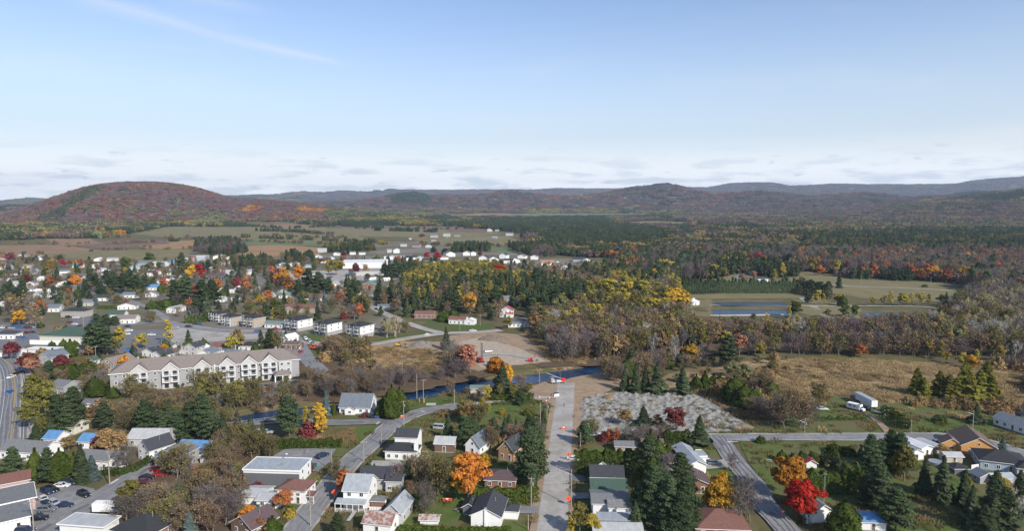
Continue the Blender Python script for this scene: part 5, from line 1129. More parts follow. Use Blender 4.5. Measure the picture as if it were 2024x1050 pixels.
# more houses of the town, kept clear of the ones above
def infill():
    rr = random.Random(19); n = 0; tries = 0
    while n < 44 and tries < 3000:
        tries += 1; u = rr.uniform(-30, 760); v = 508 + 100 * rr.random() ** 1.3; x, y = G(u, v)
        if u > 330 and v > 600 or (u > 560 and v > 575): continue
        if any(math.hypot(x - a, y - b) < c + 13 for a, b, c in FOOT) or any(seg_dist(np.array([x]), np.array([y]), p)[0] < w / 2 + 9 for p, w in ROADS): continue
        if any(inpoly([u], [v], p)[0] for p in OPEN): continue
        n += 1; w = rr.uniform(10, 14); house(u, v, w, rr.uniform(8, 9.5), rr.choice([2.9, 3.0, 4.2]), 1.9, rr.choice('xxy'), rr.choice(['white'] * 6 + ['lgrey', 'cream', 'brick']), rr.choice(['pale', 'dark', 'grey', 'brown', 'slate', 'white', 'steel']), rr.choice([4, 8, 12, -82]), fw=None if v > 535 else 0, sw=None if v > 535 else 0)
infill()
# the white factory
flat_commercial(722, 531, 56, 40, 8, 0, 'flat', 'white', 'white', 10, fw=0, sw=0, label='largest white flat-roofed factory hall in the town', lm='the white factory hall')
flat_commercial(690, 529, 26, 22, 7, 0, 'flat', 'lgrey', 'grey', 10, fw=0, sw=0, label='light grey flat-roofed hall joined to the white factory')
flat_commercial(735, 545, 52, 12, 5, 0, 'flat', 'lgrey', 'grey', 10, fw=0, sw=0, label='long light grey low hall in front of the white factory')
# octagonal white pump house by the ponds
def octagon():
    x, y = G(1370, 603); root = empty('pump_house', x, y, hz(x, y), .2); b = MB(); r = MB()
    a = [(math.cos(k * math.pi / 4 + .39) * 5, math.sin(k * math.pi / 4 + .39) * 5) for k in range(8)]
    b.add([(p[0], p[1], 0) for p in a] + [(p[0], p[1], 3.2) for p in a], [(k, (k + 1) % 8, 8 + (k + 1) % 8, 8 + k) for k in range(8)], wallmat('white')); b.build('wall', root)
    r.add([(p[0] * 1.12, p[1] * 1.12, 3.1) for p in a] + [(p[0] * .2, p[1] * .2, 4.9) for p in a], [(k, (k + 1) % 8, 8 + (k + 1) % 8, 8 + k) for k in range(8)] + [tuple(range(8, 16)), tuple(range(7, -1, -1))], roofmat('white'))
    r.box((0, 0, 5.2), (1.6, 1.6, .8), trim_w); r.build('roof', root)
    link('door', door_mesh(), root, (0, -4.68, 0)); o = link('window', window_mesh(1.15, 1.25, True), root, (-3.3, -3.3, 1)); o.rotation_euler.z = -math.pi / 4
    reg(root, 'hut', 'white pump house', label='eight-sided white hut with a white roof beside the ponds', lm='the eight-sided white hut'); FOOT.append((x, y, 6))
octagon()
# ================================================================== FAR WOODS
KINDS['farred'] = dict(name='far', words='', gens=[(g_broad, dict(h=11, w=9, fill=.6))], leaf='farred', bark=bark, twig=None, cache={})
LM['farred'] = leafmat('oak_red_canopy', (.17, .062, .05), (.25, .105, .08), .1)
LM['farpurple'] = leafmat('bare_purple_canopy', (.13, .088, .09), (.205, .145, .145), .1)
LM['farbrown'] = leafmat('bare_brown_canopy', (.105, .08, .066), (.17, .13, .105), .1)
for k in ('farpurple', 'farbrown'): KINDS[k] = dict(name='far', words='', gens=[(g_broad, dict(h=11, w=8, fill=.6)), (g_bare, dict(h=12, w=8))], leaf=k, bark=bark, twig=None, cache={})
for k in ('farpurple', 'farbrown'): KINDS[k]['gens'] = KINDS[k]['gens'][:1]
FARTYPES = [('con', ['pine', 'spruce', 'pine', 'spruce']), ('yel', ['yellow', 'olive', 'yellow', 'tan', 'olive']), ('purple', ['farpurple', 'farbrown', 'bare', 'farpurple']), ('red', ['farred', 'farpurple', 'farred', 'farred']),
            ('brown', ['farbrown', 'bare', 'olive', 'barebrown', 'tan']), ('orange', ['orange', 'rust', 'gold']), ('mixcon', ['spruce', 'farbrown', 'olive', 'pine']), ('olive', ['olive', 'green', 'farbrown', 'willow'])]
FT = [f[0] for f in FARTYPES]
def far_woods():
    protos = []
    for t, (nm, keys) in enumerate(FARTYPES):
        for k in range(3): protos.append(clump(100 + t * 10 + k, keys))
    rng = np.random.default_rng(11); P = []; T = []; S = []
    def ring(r0, r1, sp, sc, hsc=None, only=None):
        n = int((r1 * r1 - r0 * r0) * .5 * 1.62 / (sp * sp)); a = (rng.random(n) - .5) * 1.62; r = np.sqrt(r0 * r0 + (r1 * r1 - r0 * r0) * rng.random(n))
        x = r * np.sin(a); y = r * np.cos(a); z = hgt(x, y); u0, v0 = PXn(x, y, z * 0); u, v = PXn(x, y, z)
        flat = z < 6; ok = (np.abs(u - 1012) < 1100)
        for poly in OPEN:
            if min(p[1] for p in poly) < 560: ok &= ~(inpoly(u0, v0, poly) & flat)
        for t_ in TOWN: ok &= ~(inpoly(u0, v0, t_) & flat)
        rd = np.full(n, 1e9)
        x, y, z, u, v, u0, v0 = (q[ok] for q in (x, y, z, u, v, u0, v0)); n = len(x)
        # which kind of wood stands here
        n1 = fbm(x / 260, y / 420, 4); n2 = fbm(x / 160 + 50, y / 240 + 9, 4); n3 = fbm(x / 90 + 20, y / 90, 3); r = np.hypot(x, y)
        t = np.full(n, FT.index('brown'))
        t[n1 > .50] = FT.index('con'); t[n2 > .56] = FT.index('yel'); t[(n1 < .40) & (n2 < .50)] = FT.index('purple')
        t[(n1 > .46) & (n1 < .50)] = FT.index('mixcon'); t[(n2 > .52) & (n2 <= .56)] = FT.index('olive'); t[(n3 > .71)] = FT.index('orange')
        def zone(poly, names, w, only=None):
            m = inpoly(u, v, poly)
            if only is not None: m &= only
            k = np.searchsorted(np.cumsum(w) / sum(w), np.clip((fbm(x / 130 + 5, y / 200 + 2, 3) - .28) / .36, 0, .999) * .75 + .25 * rng.random(n)); k = np.minimum(k, len(names) - 1)
            ids = np.array([FT.index(q) for q in names])[k]; t[m] = ids[m]
        # left hill
        hill = (z > 5) & (u < 640) & (r < 4600)
        zone([(-300, 300), (700, 300), (700, 470), (-300, 470)], ['purple', 'red', 'purple', 'brown', 'red', 'brown', 'mixcon', 'orange'], [4, 2.2, 3.5, 2, 2, 2, .5, .12], hill)
        t[hill & (inpoly(u, v, [(70, 440), (110, 405), (180, 372), (215, 372), (160, 400), (110, 440)])) & (n3 > .42)] = FT.index('mixcon')
        t[hill & (v > 418) & (u > 330) & (u < 450) & (n3 > .45)] = FT.index('olive'); t[hill & (v > 408) & (v < 420) & (u > 420) & (n3 > .5)] = FT.index('orange')
        # yellow belt at the hill's foot and across the plain
        zone([(-100, 438), (240, 434), (420, 440), (470, 428), (620, 420), (800, 420), (840, 440), (640, 446), (480, 446), (440, 450), (0, 470)], ['yel', 'mixcon', 'olive', 'con', 'brown'], [3, 1.3, 2, 1.5, 2], ~hill)
        zone([(600, 402), (900, 402), (900, 420), (600, 420)], ['brown', 'yel', 'mixcon', 'purple', 'olive'], [2, 2, 1, 2, 1], ~hill)
        # dark evergreen wood at centre and right of it
        zone([(960, 436), (1200, 432), (1210, 446), (1300, 456), (1330, 480), (1180, 492), (1080, 478), (1000, 462), (950, 446)], ['con', 'mixcon', 'con', 'yel', 'orange'], [4, 2, 4, .8, .2])
        zone([(1040, 480), (1240, 480), (1500, 490), (1560, 530), (1340, 560), (1180, 540), (1050, 505)], ['con', 'mixcon', 'yel', 'brown', 'con', 'orange', 'mixcon', 'purple'], [3, 2.5, 1.4, 1.6, 3, .5, 2, 1])
        zone([(1330, 450), (2100, 440), (2100, 505), (1500, 500), (1330, 480)], ['purple', 'con', 'yel', 'brown', 'olive', 'mixcon', 'brown', 'con', 'orange'], [1.4, 1.8, 1.6, 1.8, 1.8, 1.6, 1.6, 1.4, .4])
        zone([(1560, 496), (2100, 500), (2100, 560), (1560, 548)], ['con', 'purple', 'brown', 'orange', 'mixcon', 'purple', 'yel'], [2, 2.5, 2.5, .9, 2, 2, 1])
        zone([(1190, 372), (1400, 362), (1560, 380), (1900, 372), (1900, 388), (1500, 392), (1190, 388)], ['purple', 'con', 'purple', 'red', 'con'], [3, 2, 2, 1.5, 2], z > 10)
        zone([(1240, 382), (1420, 388), (1500, 412), (1260, 420)], ['con', 'purple', 'con'], [2, 1, 2], z > 10)
        zone([(1330, 405), (2100, 400), (2100, 440), (1330, 448)], ['brown', 'purple', 'mixcon', 'brown', 'yel', 'con'], [3, 3, 1.5, 2, .8, 1])
        far = (r > 4200) & (z > 30)
        zone([(600, 330), (2200, 330), (2200, 420), (600, 420)], ['purple', 'con', 'purple', 'red', 'brown', 'con'], [3, 1.7, 3, 1.6, 2, .8], far & ~hill)  # evergreen patches here and below also put cloud shadow into the ridges' colour
        hillm = hill
        t[far & inpoly(u, v, [(770, 388), (790, 381), (830, 381), (860, 396), (850, 404), (770, 404)])] = FT.index('con')
        near_hill = (x < -650) & (z > 4) & (r > 2000) & (r < 4400)
        k = near_hill if only else ~near_hill
        x, y, z, t = x[k], y[k], z[k], t[k]; n = len(x)
        P.append(np.column_stack([x, y, z - .4])); T.append(t); s = sc * (.8 + .4 * rng.random(n)); S.append(np.column_stack([s, s, (hsc or sc) * (.8 + .45 * rng.random(n))]))
    ring(2000, 4400, 13.5, .62, .72, True); ring(780, 1500, 15.5, .8, .9); ring(1500, 3000, 21, 1.0, 1.0); ring(3000, 4700, 27, 1.25, 1.1); ring(4700, 7500, 42, 1.9, 1.25); ring(7500, 12500, 80, 3.4, 1.6)
    # hedgerows and lone trees between the fields
    for px, ty, sp, s0 in ((((480, 456), (560, 458), (640, 463)), 'con', 16, .5), (((600, 463), (690, 462)), 'mixcon', 18, .5), (((740, 456), (860, 459)), 'con', 12, .6), (((200, 470), (380, 472)), 'brown', 18, .5),
                           (((480, 470), (600, 474), (740, 480)), 'mixcon', 12, .5), (((480, 477), (640, 484)), 'brown', 14, .4), (((500, 466), (700, 472)), 'brown', 22, .45), (((885, 448), (1010, 450)), 'con', 10, .8), (((660, 446), (760, 452), (800, 452)), 'con', 14, .6), (((700, 452), (960, 453)), 'mixcon', 30, .4),
                           (((-40, 484), (160, 483), (200, 480)), 'brown', 26, .35), (((0, 503), (110, 504), (190, 496), (280, 493), (390, 492)), 'brown', 18, .28), (((150, 487), (240, 482), (330, 478)), 'brown', 12, .3), (((170, 482), (300, 479)), 'purple', 16, .3), (((200, 490), (300, 488)), 'brown', 16, .3),
                           (((340, 478), (370, 474)), 'con', 14, .4), (((480, 446), (560, 452), (660, 448)), 'con', 12, .4), (((845, 421), (1000, 420)), 'brown', 30, .6), (((980, 433), (1130, 434)), 'mixcon', 26, .7), (((1060, 414), (1120, 413)), 'con', 20, .8), (((800, 480), (860, 486), (1000, 488)), 'brown', 16, .4), (((700, 482), (760, 484)), 'yel', 12, .5)):
        q = resample([G(*p) for p in px], sp * .55); m = len(q); x = np.array([p[0] for p in q]) + rng.normal(size=m) * sp * .3; y = np.array([p[1] for p in q]) + rng.normal(size=m) * sp * .6; k_ = vnoise(np.arange(m) / 5., np.full(m, sp)) > .3; x, y = x[k_], y[k_]; m = len(x)
        P.append(np.column_stack([x, y, hgt(x, y) - .3])); T.append(np.full(m, FT.index(ty))); s = s0 * (.35 + .8 * rng.random(m)); S.append(np.column_stack([s, s, (.25 + s0) * (.5 + .6 * rng.random(m))]))
    P_ = np.concatenate(P); T_ = np.concatenate(T); S_ = np.concatenate(S); n = len(P_)
    print('far clumps', n)
    scatter_stuff('distant_forest', protos, P_, rng.random(n) * 6.28, S_, T_ * 3 + rng.integers(0, 3, n))
TOWN = [[(-100, 505), (80, 503), (250, 515), (480, 500), (560, 505), (640, 495), (690, 484), (780, 476), (830, 465), (1000, 463), (1060, 500), (1230, 515), (1240, 540), (1100, 560), (760, 720), (-100, 720)]]
far_woods()
# ================================================================== TREES IN VIEW (foot at photo pixel u, v; height in photo pixels)
KT = """pine 1048 957 112 1.0|pine 1058 905 70 .9|pine 1050 880 58 1|spruce 886 872 54 1.1|pine 922 886 62 .9|spruce 940 876 56 1|orange 926 992 100 1.15|gold 960 930 34 .9|gold 905 985 70 .8|bareolive 862 990 85 1.1|barebrown 838 975 70 1|bare 845 1024 66 1
barepurple 780 965 45 1.3|spruce 805 960 50 .8|cedar 727 937 22 2|cedar 740 938 20 2|rust 688 985 55 1.5|bareolive 665 955 40 1.2|shrubgreen 815 1003 26 1.6|pine 668 1062 48 1|cedar 539 1058 38 1.7|pink 511 1058 34 1.2|rust 560 1012 46 1|shrubyel 575 1024 20 1|orange 492 1038 42 1|bluespruce 457 962 46 1
shrubred 500 978 20 2.4|pine 572 864 82 1|yellow 605 850 50 .6|column 636 864 70 1|column 628 852 60 .9|bluespruce 645 822 50 .8|cedar 660 822 29 .6|shrubred 611 862 28 1|bigcedar 775 828 66 .9|bigcedar 757 824 40 .9|bigcedar 790 820 54 .8
greyspruce 472 882 70 1.1|spruce 442 892 72 1|spruce 496 870 50 1|spruce 520 872 40 1|pine 290 865 76 1|pine 320 868 70 1|pine 350 866 68 1|pine 376 862 82 1|pine 402 865 88 1|pine 418 872 60 1|spruce 335 850 60 1|pine 115 855 75 1|pine 135 858 66 1|pine 148 852 86 .9|spruce 72 873 38 1|pine 207 852 58 1|spruce 100 868 40 1
olive 70 842 104 .85|olive 92 835 85 .9|olive 58 850 60 1|olive 78 865 50 1|pine 28 960 76 .9|cedar 72 953 66 1.2|pine 96 957 72 .9|bigcedar 120 953 66 .8|green 132 950 60 .8|cedar 148 950 55 1.1|spruce 163 955 78 1|bluespruce 184 951 52 1|tan 213 908 62 1.1|tan 235 902 50 1|maroon 197 892 32 1.4|red 203 893 26 1.3|bare 250 928 48 1|bare 238 932 38 1|tan 135 892 30 1.2
bareolive 350 948 60 1.2|bareolive 330 942 48 1.2|bare 372 942 44 1.2|gold 422 914 38 1|tan 425 950 42 1|barebrown 445 945 36 1.2|olive 262 1025 78 1|green 250 1010 60 1|pine 353 1012 56 .9|bluespruce 376 1060 50 1|barebrown 300 1025 60 1.2|bare 320 1015 52 1.2|barebrown 385 1000 62 1.3|bare 410 1020 62 1.3|barebrown 435 1005 60 1.3|bare 460 1030 60 1.2|tan 400 980 55 1.1|bareolive 335 1050 60 1.2|barebrown 420 1055 55 1.2|bareolive 300 1055 55 1.2|barepurple 445 1040 60 1.2|bare 365 1000 46 1.1|barebrown 475 990 45 1.1
spruce 1382 880 60 1.1|spruce 1272 843 40 1.3|maroon 1336 852 48 1.1|redcol 1218 878 38 1.1|rust 1205 874 26 1|bare 1265 882 40 1.3|barepurple 1290 880 34 1.4|bare 1240 877 32 1.3|barebrown 1310 872 30 1.2|tan 1236 842 34 1.2|tan 1300 845 26 1|shrubred 1195 872 18 1.4|pine 1155 882 50 1|bareolive 1175 868 40 .8|cedar 1285 902 52 1.1|cedar 1300 908 46 1.2|cedar 1318 906 26 1.6|cedar 1335 906 22 1.6|cedar 1352 908 22 1.6|cedar 1372 910 22 1.6|barepurple 1315 940 40 1.2
pine 1290 1042 122 .9|pine 1265 1034 84 1|pine 1322 1055 112 .9|pine 1345 1064 92 1|spruce 1300 985 78 1|spruce 1255 1055 66 1|bigcedar 1285 965 60 .9|spruce 1275 1000 70 1|pine 1305 1015 90 .9|bigcedar 1345 1000 50 .8|gold 1424 1030 98 .78|gold 1408 1018 70 .8|bare 1465 1042 98 .9|barepurple 1483 1035 70 .9|barepurple 1450 935 36 1
orange 1558 986 90 1.0|red 1587 1032 88 .95|bigcedar 1668 1062 76 1|willow 1680 940 30 1|willow 1640 925 24 1|cedar 1545 912 22 1.8|shrubgreen 1504 877 16 1
olive 1145 1056 64 .9|yellow 1172 1062 48 .9|yellow 1128 1060 44 .8|pine 1760 927 78 1|pine 1778 938 82 1|pine 1745 932 60 1|olive 1786 952 74 .9|yellow 1770 947 46 .9|spruce 1826 977 74 1|spruce 1862 992 92 1|pine 1720 967 66 1|pine 1740 1012 88 1|pine 1770 1052 88 1.2|pine 1710 1000 60 1|spruce 1905 1002 74 1|spruce 1918 1046 88 1|yellow 1910 995 60 .6|yellow 1975 1012 72 1|spruce 1962 1047 74 1|pine 1985 1045 80 1|barebirch 1994 1042 74 1|bluespruce 1981 901 36 1|spruce 1929 838 42 1|shrubgreen 1857 836 16 2|shrubred 1870 876 14 1|tan 1862 904 26 1.1
spruce 1700 906 26 1|spruce 1722 903 24 1|shrubgreen 1675 900 18 1.5|shrubgreen 1650 896 18 1.6|spruce 1735 910 40 1|bare 2010 1010 60 1|pine 1945 1058 60 1|bareolive 1628 810 50 1.1|larch 1812 784 56 1|larch 1826 788 42 1|larch 1856 787 54 1|larch 1876 792 52 1|larch 1906 782 66 1|larch 1935 794 64 1|larch 1960 797 52 1|larch 1948 786 72 1|larch 1916 797 60 1|larch 1890 794 48 1
spruce 1235 774 50 1|spruce 1256 778 62 1|spruce 1275 775 54 1|spruce 1299 778 64 1|pine 1248 738 50 1|bigcedar 1240 748 40 1|cedar 1281 738 32 1.3|cedar 1320 730 38 1.3|cedar 1345 724 30 1.2|spruce 1350 780 54 1.5|cedar 1376 770 30 1.3|cedar 1393 770 36 1.2|cedar 1410 768 30 1.4|cedar 1436 765 30 1.3|gold 1366 722 42 1|pine 1438 727 64 1.3|yellow 1432 682 32 1|pink 1460 706 46 1|olive 1480 698 54 1|yellow 1505 706 32 1|willow 1450 747 28 1|willow 1474 748 28 1|bigcedar 1450 798 54 1|bigcedar 1470 808 48 1|bigcedar 1490 810 44 1|bigcedar 1510 770 26 1|bare 1230 757 36 1
bare 1525 842 56 1.2|barebrown 1550 847 60 1.2|barebrown 1580 848 60 1.2|bare 1600 844 50 1.2|barepurple 1505 832 46 1.2|bareolive 1490 822 36 1.2|barebrown 1540 830 50 1.2|bareolive 1570 835 56 1.1|spruce 882 692 46 1|pink 930 738 56 1|rust 922 728 44 1|orange 985 765 62 1|gold 1000 772 50 .9|spruce 993 778 62 1.3|yellow 964 800 42 .6|yellow 953 824 40 .6|yellow 965 826 32 .6|pine 1028 802 34 1|shrubyel 992 820 14 1|bigcedar 1042 822 15 1|cedar 1074 838 24 .7|cedar 1074 827 20 .7|tan 925 842 50 1|bareolive 940 846 46 1|olive 915 830 40 1
spruce 985 872 32 1|bare 1002 882 34 1.1|barebrown 1022 890 44 1.1|pine 1045 882 40 .9|barebrown 970 892 46 1|tan 1010 866 30 1|shrub 912 816 10 2|shrub 878 822 12 2.4|bigcedar 877 636 24 1.2|bigcedar 897 634 22 1.2|bluespruce 789 616 34 1|spruce 805 627 40 1|spruce 818 620 36 1|pine 902 620 46 1|pine 820 610 46 1|gold 930 620 42 1|spruce 960 617 32 1|pine 980 600 36 1.2|pine 990 612 30 1|rust 1004 584 30 .9|redcol 1046 600 22 1|willow 1106 632 46 .8|pine 1055 630 40 1|pine 1080 628 38 1|spruce 1030 575 40 1|pine 1060 580 50 1|yellow 1138 646 42 1|yellow 1185 646 46 1|gold 1226 640 34 1|olive 1006 652 28 1
bareolive 805 658 24 1|birch 780 666 38 1|birch 765 668 32 1|cedar 630 700 8 1|pine 760 655 26 1|yellow 458 700 40 1|tan 470 694 44 1|pine 195 700 62 1.3|pine 180 690 50 1.2|pine 212 702 56 1.2|yellow 235 690 50 1|olive 228 702 36 1|yellow 333 682 52 1|gold 325 700 20 1|yellow 283 690 34 1.1|spruce 373 688 36 1|bigcedar 373 694 22 1.2|orange 247 740 36 1.4|maroon 122 738 34 1.3|maroon 52 735 40 1.1|pink 60 742 36 1.1|bigcedar 140 706 34 1|bigcedar 105 716 26 1.1|maroon 22 712 34 1.2|bluespruce 268 714 24 1|bareolive 290 728 24 1.2|bare 195 770 36 1.2|barebrown 170 775 30 1.4|bigcedar 190 785 40 1.2|bigcedar 120 735 22 1|pine 98 750 36 1|tan 205 735 24 1
pine 232 772 30 1|bareolive 262 790 44 1.2|bareolive 295 795 40 1.2|pink 265 790 30 .8|shrubgreen 352 767 10 1|redcol 362 766 11 1|shrubgreen 512 752 7 1|bareolive 385 800 62 1.2|olive 405 800 56 1.1|bareolive 430 802 62 1.2|olive 470 805 54 1.1|bareolive 490 800 50 1.1|barebrown 540 806 34 1.3|barebrown 575 806 34 1.3|bare 560 790 26 1.2|barebrown 510 812 24 1.4|bareolive 450 830 40 1
spruce 516 690 38 1|pine 535 690 40 1|bigcedar 505 702 24 1|cedar 410 712 16 1.2|bareolive 548 692 34 1.1|pine 565 664 10 1|rust 710 632 32 1|maroon 680 640 22 1|barebrown 680 634 26 1.6|bare 700 634 30 1.5|spruce 628 634 40 1|bluespruce 642 608 34 1|yellow 540 640 32 .7|pine 525 632 34 1.2|green 545 625 32 1.2|bareolive 560 640 30 1.4|gold 515 605 22 1.2|rust 530 602 28 1.1|rust 485 582 36 .9|maroon 470 578 30 .9|orange 560 566 36 1.2|orange 590 558 34 1.1|rust 570 580 34 1|red 550 566 22 .9|orange 655 580 22 1|pink 668 604 28 1|tan 682 598 30 1|pine 700 600 48 .9|spruce 690 592 46 1|yellow 665 545 36 1.5|yellow 650 545 32 1.2|maroon 703 548 26 1|tan 722 544 22 1
pine 630 580 42 1.3|pine 610 575 44 1.3|pine 650 582 34 1.2|spruce 505 575 34 1|pine 590 590 30 1.2|pine 530 590 30 1.1|yellow 100 548 34 1.5|spruce 113 555 26 1.5|green 248 537 28 1.3|green 296 522 22 1.4|pine 360 540 40 1|orange 150 570 26 1|rust 100 570 24 1.2|maroon 52 567 26 1|pink 160 536 24 1|orange 152 528 14 1|yellow 50 545 22 1|spruce 85 524 10 1.5|maroon 20 520 22 1|red 388 592 28 1|rust 325 572 22 1|red 395 555 34 1|gold 380 555 34 1|orange 430 578 26 1|rust 135 585 14 1|gold 25 612 26 1|rust 80 620 26 1.2|gold 38 645 32 1|barebrown 45 640 52 1.4|barebrown 70 650 40 1.2|bare 25 640 44 1.4
pine 400 610 56 1.2|pine 420 605 52 1.1|pine 370 600 56 1.1|pine 345 600 46 1.2|pine 390 625 36 1.2|spruce 410 630 50 1|bigcedar 330 612 20 1.4|bigcedar 300 612 18 1.3|pine 170 585 32 1.2|pine 200 590 30 1.3|pine 220 585 40 1.3|pine 245 580 40 1.3|pine 270 580 36 1.3|pine 190 575 34 1.3|pine 225 570 32 1.3|pine 255 565 30 1.3|pine 285 575 30 1.3|pine 180 562 24 1.2|pine 210 560 26 1.2|pine 15 590 28 1.4|pine 35 595 26 1.4|pine 10 600 30 1.3|pine -10 598 30 1.3|spruce 118 600 32 1.1|spruce 135 605 30 1.2|spruce 150 600 26 1|bluespruce 190 605 26 1|pine 190 640 20 1.5|pine 210 645 24 1.6|pine 228 645 20 1.4|bareolive 300 640 24 1|bare 290 636 20 1
willow 600 596 20 1|pine 770 552 30 1.5|pine 785 550 36 1.5|pine 800 550 34 1.5|pine 815 548 30 1.4|pine 760 548 26 1.3|red 844 512 14 1.4|red 865 514 16 1.5|maroon 948 508 12 1|maroon 680 510 12 1.2|red 985 550 28 1.3|red 1000 552 22 1.4|red 1010 558 20 1|orange 1090 532 8 1|pine 857 500 12 2|pine 880 505 14 2|maroon 833 470 8 2|rust 978 452 6 2|spruce 1008 575 50 1.2|orange 1004 585 28 .8
gold 1290 548 30 1|yellow 1215 602 56 1.6|yellow 1232 607 56 1.6|yellow 1196 594 50 1.4|gold 1213 575 34 1.4|yellow 1250 596 52 1.5|yellow 1278 604 56 1.2|gold 1334 618 52 1.6|gold 1345 612 42 1.3|yellow 1318 628 46 1.3|yellow 1288 628 46 1.6|yellow 1305 552 44 1.5|yellow 1328 552 40 1.3|yellow 1180 590 40 1.2|olive 1262 615 40 1.3|olive 1165 600 44 1.4|olive 1300 600 44 1.4|gold 1290 560 30 1|rust 1330 552 26 1.1|maroon 1485 530 24 1|red 1500 528 28 1.4|pink 1466 555 14 1.2|yellow 1548 555 40 .7|spruce 1552 565 26 1|yellow 1530 558 26 1|pink 1490 552 16 1|spruce 1658 570 34 1|yellow 1650 545 34 1.2|rust 1870 560 28 1|orange 1820 555 26 1.1|gold 1845 555 30 1.2|gold 1905 560 34 1.2|orange 1620 545 20 1.2|gold 1710 550 24 1|yellow 1700 540 22 .8|shrubgreen 1828 568 6 1.5
yellow 1615 604 34 .9|yellow 1628 604 24 .8|green 1572 630 34 1.1|yellow 1560 632 28 .9|yellow 1575 642 20 .8|yellow 1515 640 22 .9|olive 1490 640 22 .9|yellow 1655 604 26 1|yellow 1665 600 22 .9|pine 1596 602 24 1|bigcedar 1665 606 22 1|green 1670 628 26 1|green 1690 628 26 1|olive 1635 628 18 1.2|yellow 1725 605 20 1|yellow 1760 605 30 1|yellow 1780 604 28 .9|yellow 1800 605 26 1|yellow 1820 604 28 1|yellow 1835 604 24 1|yellow 1745 604 22 1|yellow 1790 606 26 1|olive 1860 604 24 1|spruce 1885 610 30 1.2|spruce 1870 606 28 1.1|yellow 1980 650 44 1|yellow 2000 640 36 1|birch 1960 640 50 1|birch 1945 630 46 1|yellow 1975 715 36 1|yellow 1860 712 40 .9|yellow 1835 705 36 1|yellow 1870 718 24 1|yellow 1895 722 22 1|gold 1920 730 30 1.1|yellow 1905 728 34 1|yellow 1930 715 24 1|spruce 1998 712 24 1
redcol 1837 652 22 .7|pink 1778 652 22 1.2|yellow 1813 665 26 .7|olive 1720 660 30 1|olive 1755 665 34 1.1|yellow 1238 632 20 .8|yellow 1253 632 20 .8|barebirch 1334 705 46 .7|rust 1690 700 26 1.4|rust 1700 706 26 1.2|willow 1875 680 36 1.2|rust 1510 660 10 1|pink 1093 690 46 .7"""
for ln in KT.replace('\n', '|').split('|'):
    k, u, v, hp, wf = ln.split(); tree(k, float(u), float(v), float(hp), float(wf))
# ------------------------------------------------------------------ woods seen close enough to tell the trees apart
def clear_of(x, y, rad=1.0):
    ok = np.ones(len(x), bool)
    for fx, fy, fr_ in FOOT: ok &= np.hypot(x - fx, y - fy) > fr_ * rad + 1
    for pts, w in ROADS: ok &= seg_dist(x, y, pts) > w / 2 + 2.5
    return ok
def wood(poly, keys, wts, sp, hs, seed, words, avoid_open=True, n=None, rad=1.0, wfr=(.85, 1.2)):
    """trees spread over an outline given in photo pixels, about sp metres apart"""
    rng = np.random.default_rng(seed); g = [G(u, v) for u, v in poly]; x0, x1 = min(p[0] for p in g), max(p[0] for p in g); y0, y1 = min(p[1] for p in g), max(p[1] for p in g)
    gx, gy = np.meshgrid(np.arange(x0, x1, sp), np.arange(y0, y1, sp)); x = gx.ravel() + rng.uniform(-.5, .5, gx.size) * sp; y = gy.ravel() + rng.uniform(-.5, .5, gx.size) * sp
    u, v = PXn(x, y); ok = inpoly(u, v, poly) & clear_of(x, y, rad) & (seg_dist(x, y, RIVER) > 10.5)
    if avoid_open:
        for p in OPEN: ok &= ~inpoly(u, v, p)
    for p in PONDS: ok &= box_sdf(x, y, *p) > 5
    x, y = x[ok], y[ok]; w = np.array(wts, float); w /= w.sum()
    f = fbm(x / 45 + seed, y / 60, 3); ks = np.minimum(np.searchsorted(np.cumsum(w), np.clip((f - .27) / .4, 0, .999) * .6 + .4 * rng.random(len(x))), len(keys) - 1)
    for i in range(len(x)):
        h = hs[0] + (hs[1] - hs[0]) * rng.random(); k = keys[ks[i]]
        if k in ('pine', 'spruce'): h *= 1.15
        TREES.append(dict(key=k, x=float(x[i]), y=float(y[i]), h=h, w=wfr[0] + (wfr[1] - wfr[0]) * rng.random(), group=words, label=None, lm=None))
NR = [(1078, 706), (1090, 690), (1050, 660), (1060, 645), (1180, 650), (1300, 640), (1345, 625), (1390, 664), (1560, 666), (1700, 660), (1850, 650), (1890, 615), (1950, 600), (2100, 590), (2100, 712), (1800, 708), (1600, 704), (1500, 704), (1383, 706), (1290, 712), (1180, 722), (1090, 716)]
wood(NR, ['bare', 'barepurple', 'barebrown', 'bareolive', 'tan', 'barebirch', 'olive', 'spruce', 'birch', 'bare'], [4.5, 2.2, 4, 4, 2.2, .8, 2.6, .9, 1.2, 3.5], 5.6, (9, 13.5), 21, 'trees of the leafless wood north of the river')
wood([(1040, 646), (1050, 625), (1180, 620), (1340, 606), (1300, 645), (1180, 655)], ['bareolive', 'yellow', 'barebrown', 'olive', 'spruce', 'bare', 'pine'], [2, 1.5, 2, 1.5, 1, 2, 1], 6.5, (9, 13), 22, 'trees of the mixed wood behind the gravel road')
MX = [(770, 612), (760, 590), (790, 576), (830, 572), (1000, 568), (1030, 552), (1120, 560), (1180, 540), (1330, 545), (1345, 570), (1345, 606), (1180, 622), (1060, 622), (1000, 600), (860, 600)]
wood(MX, ['pine', 'spruce', 'olive', 'yellow', 'barebrown', 'pine', 'bare', 'spruce', 'tan'], [3, 3, 2.4, 2, 1.6, 2, 1, 2, .8], 8.5, (12, 18), 23, 'trees of the mixed wood in the middle of the view')
wood([(795, 550), (840, 538), (980, 532), (1010, 560), (1000, 572), (900, 580), (800, 578)], ['yellow', 'olive', 'olive', 'spruce', 'yellow'], [4, 3, 2, .6, 2], 7, (12, 16), 24, 'yellow-green poplars of the mixed wood')
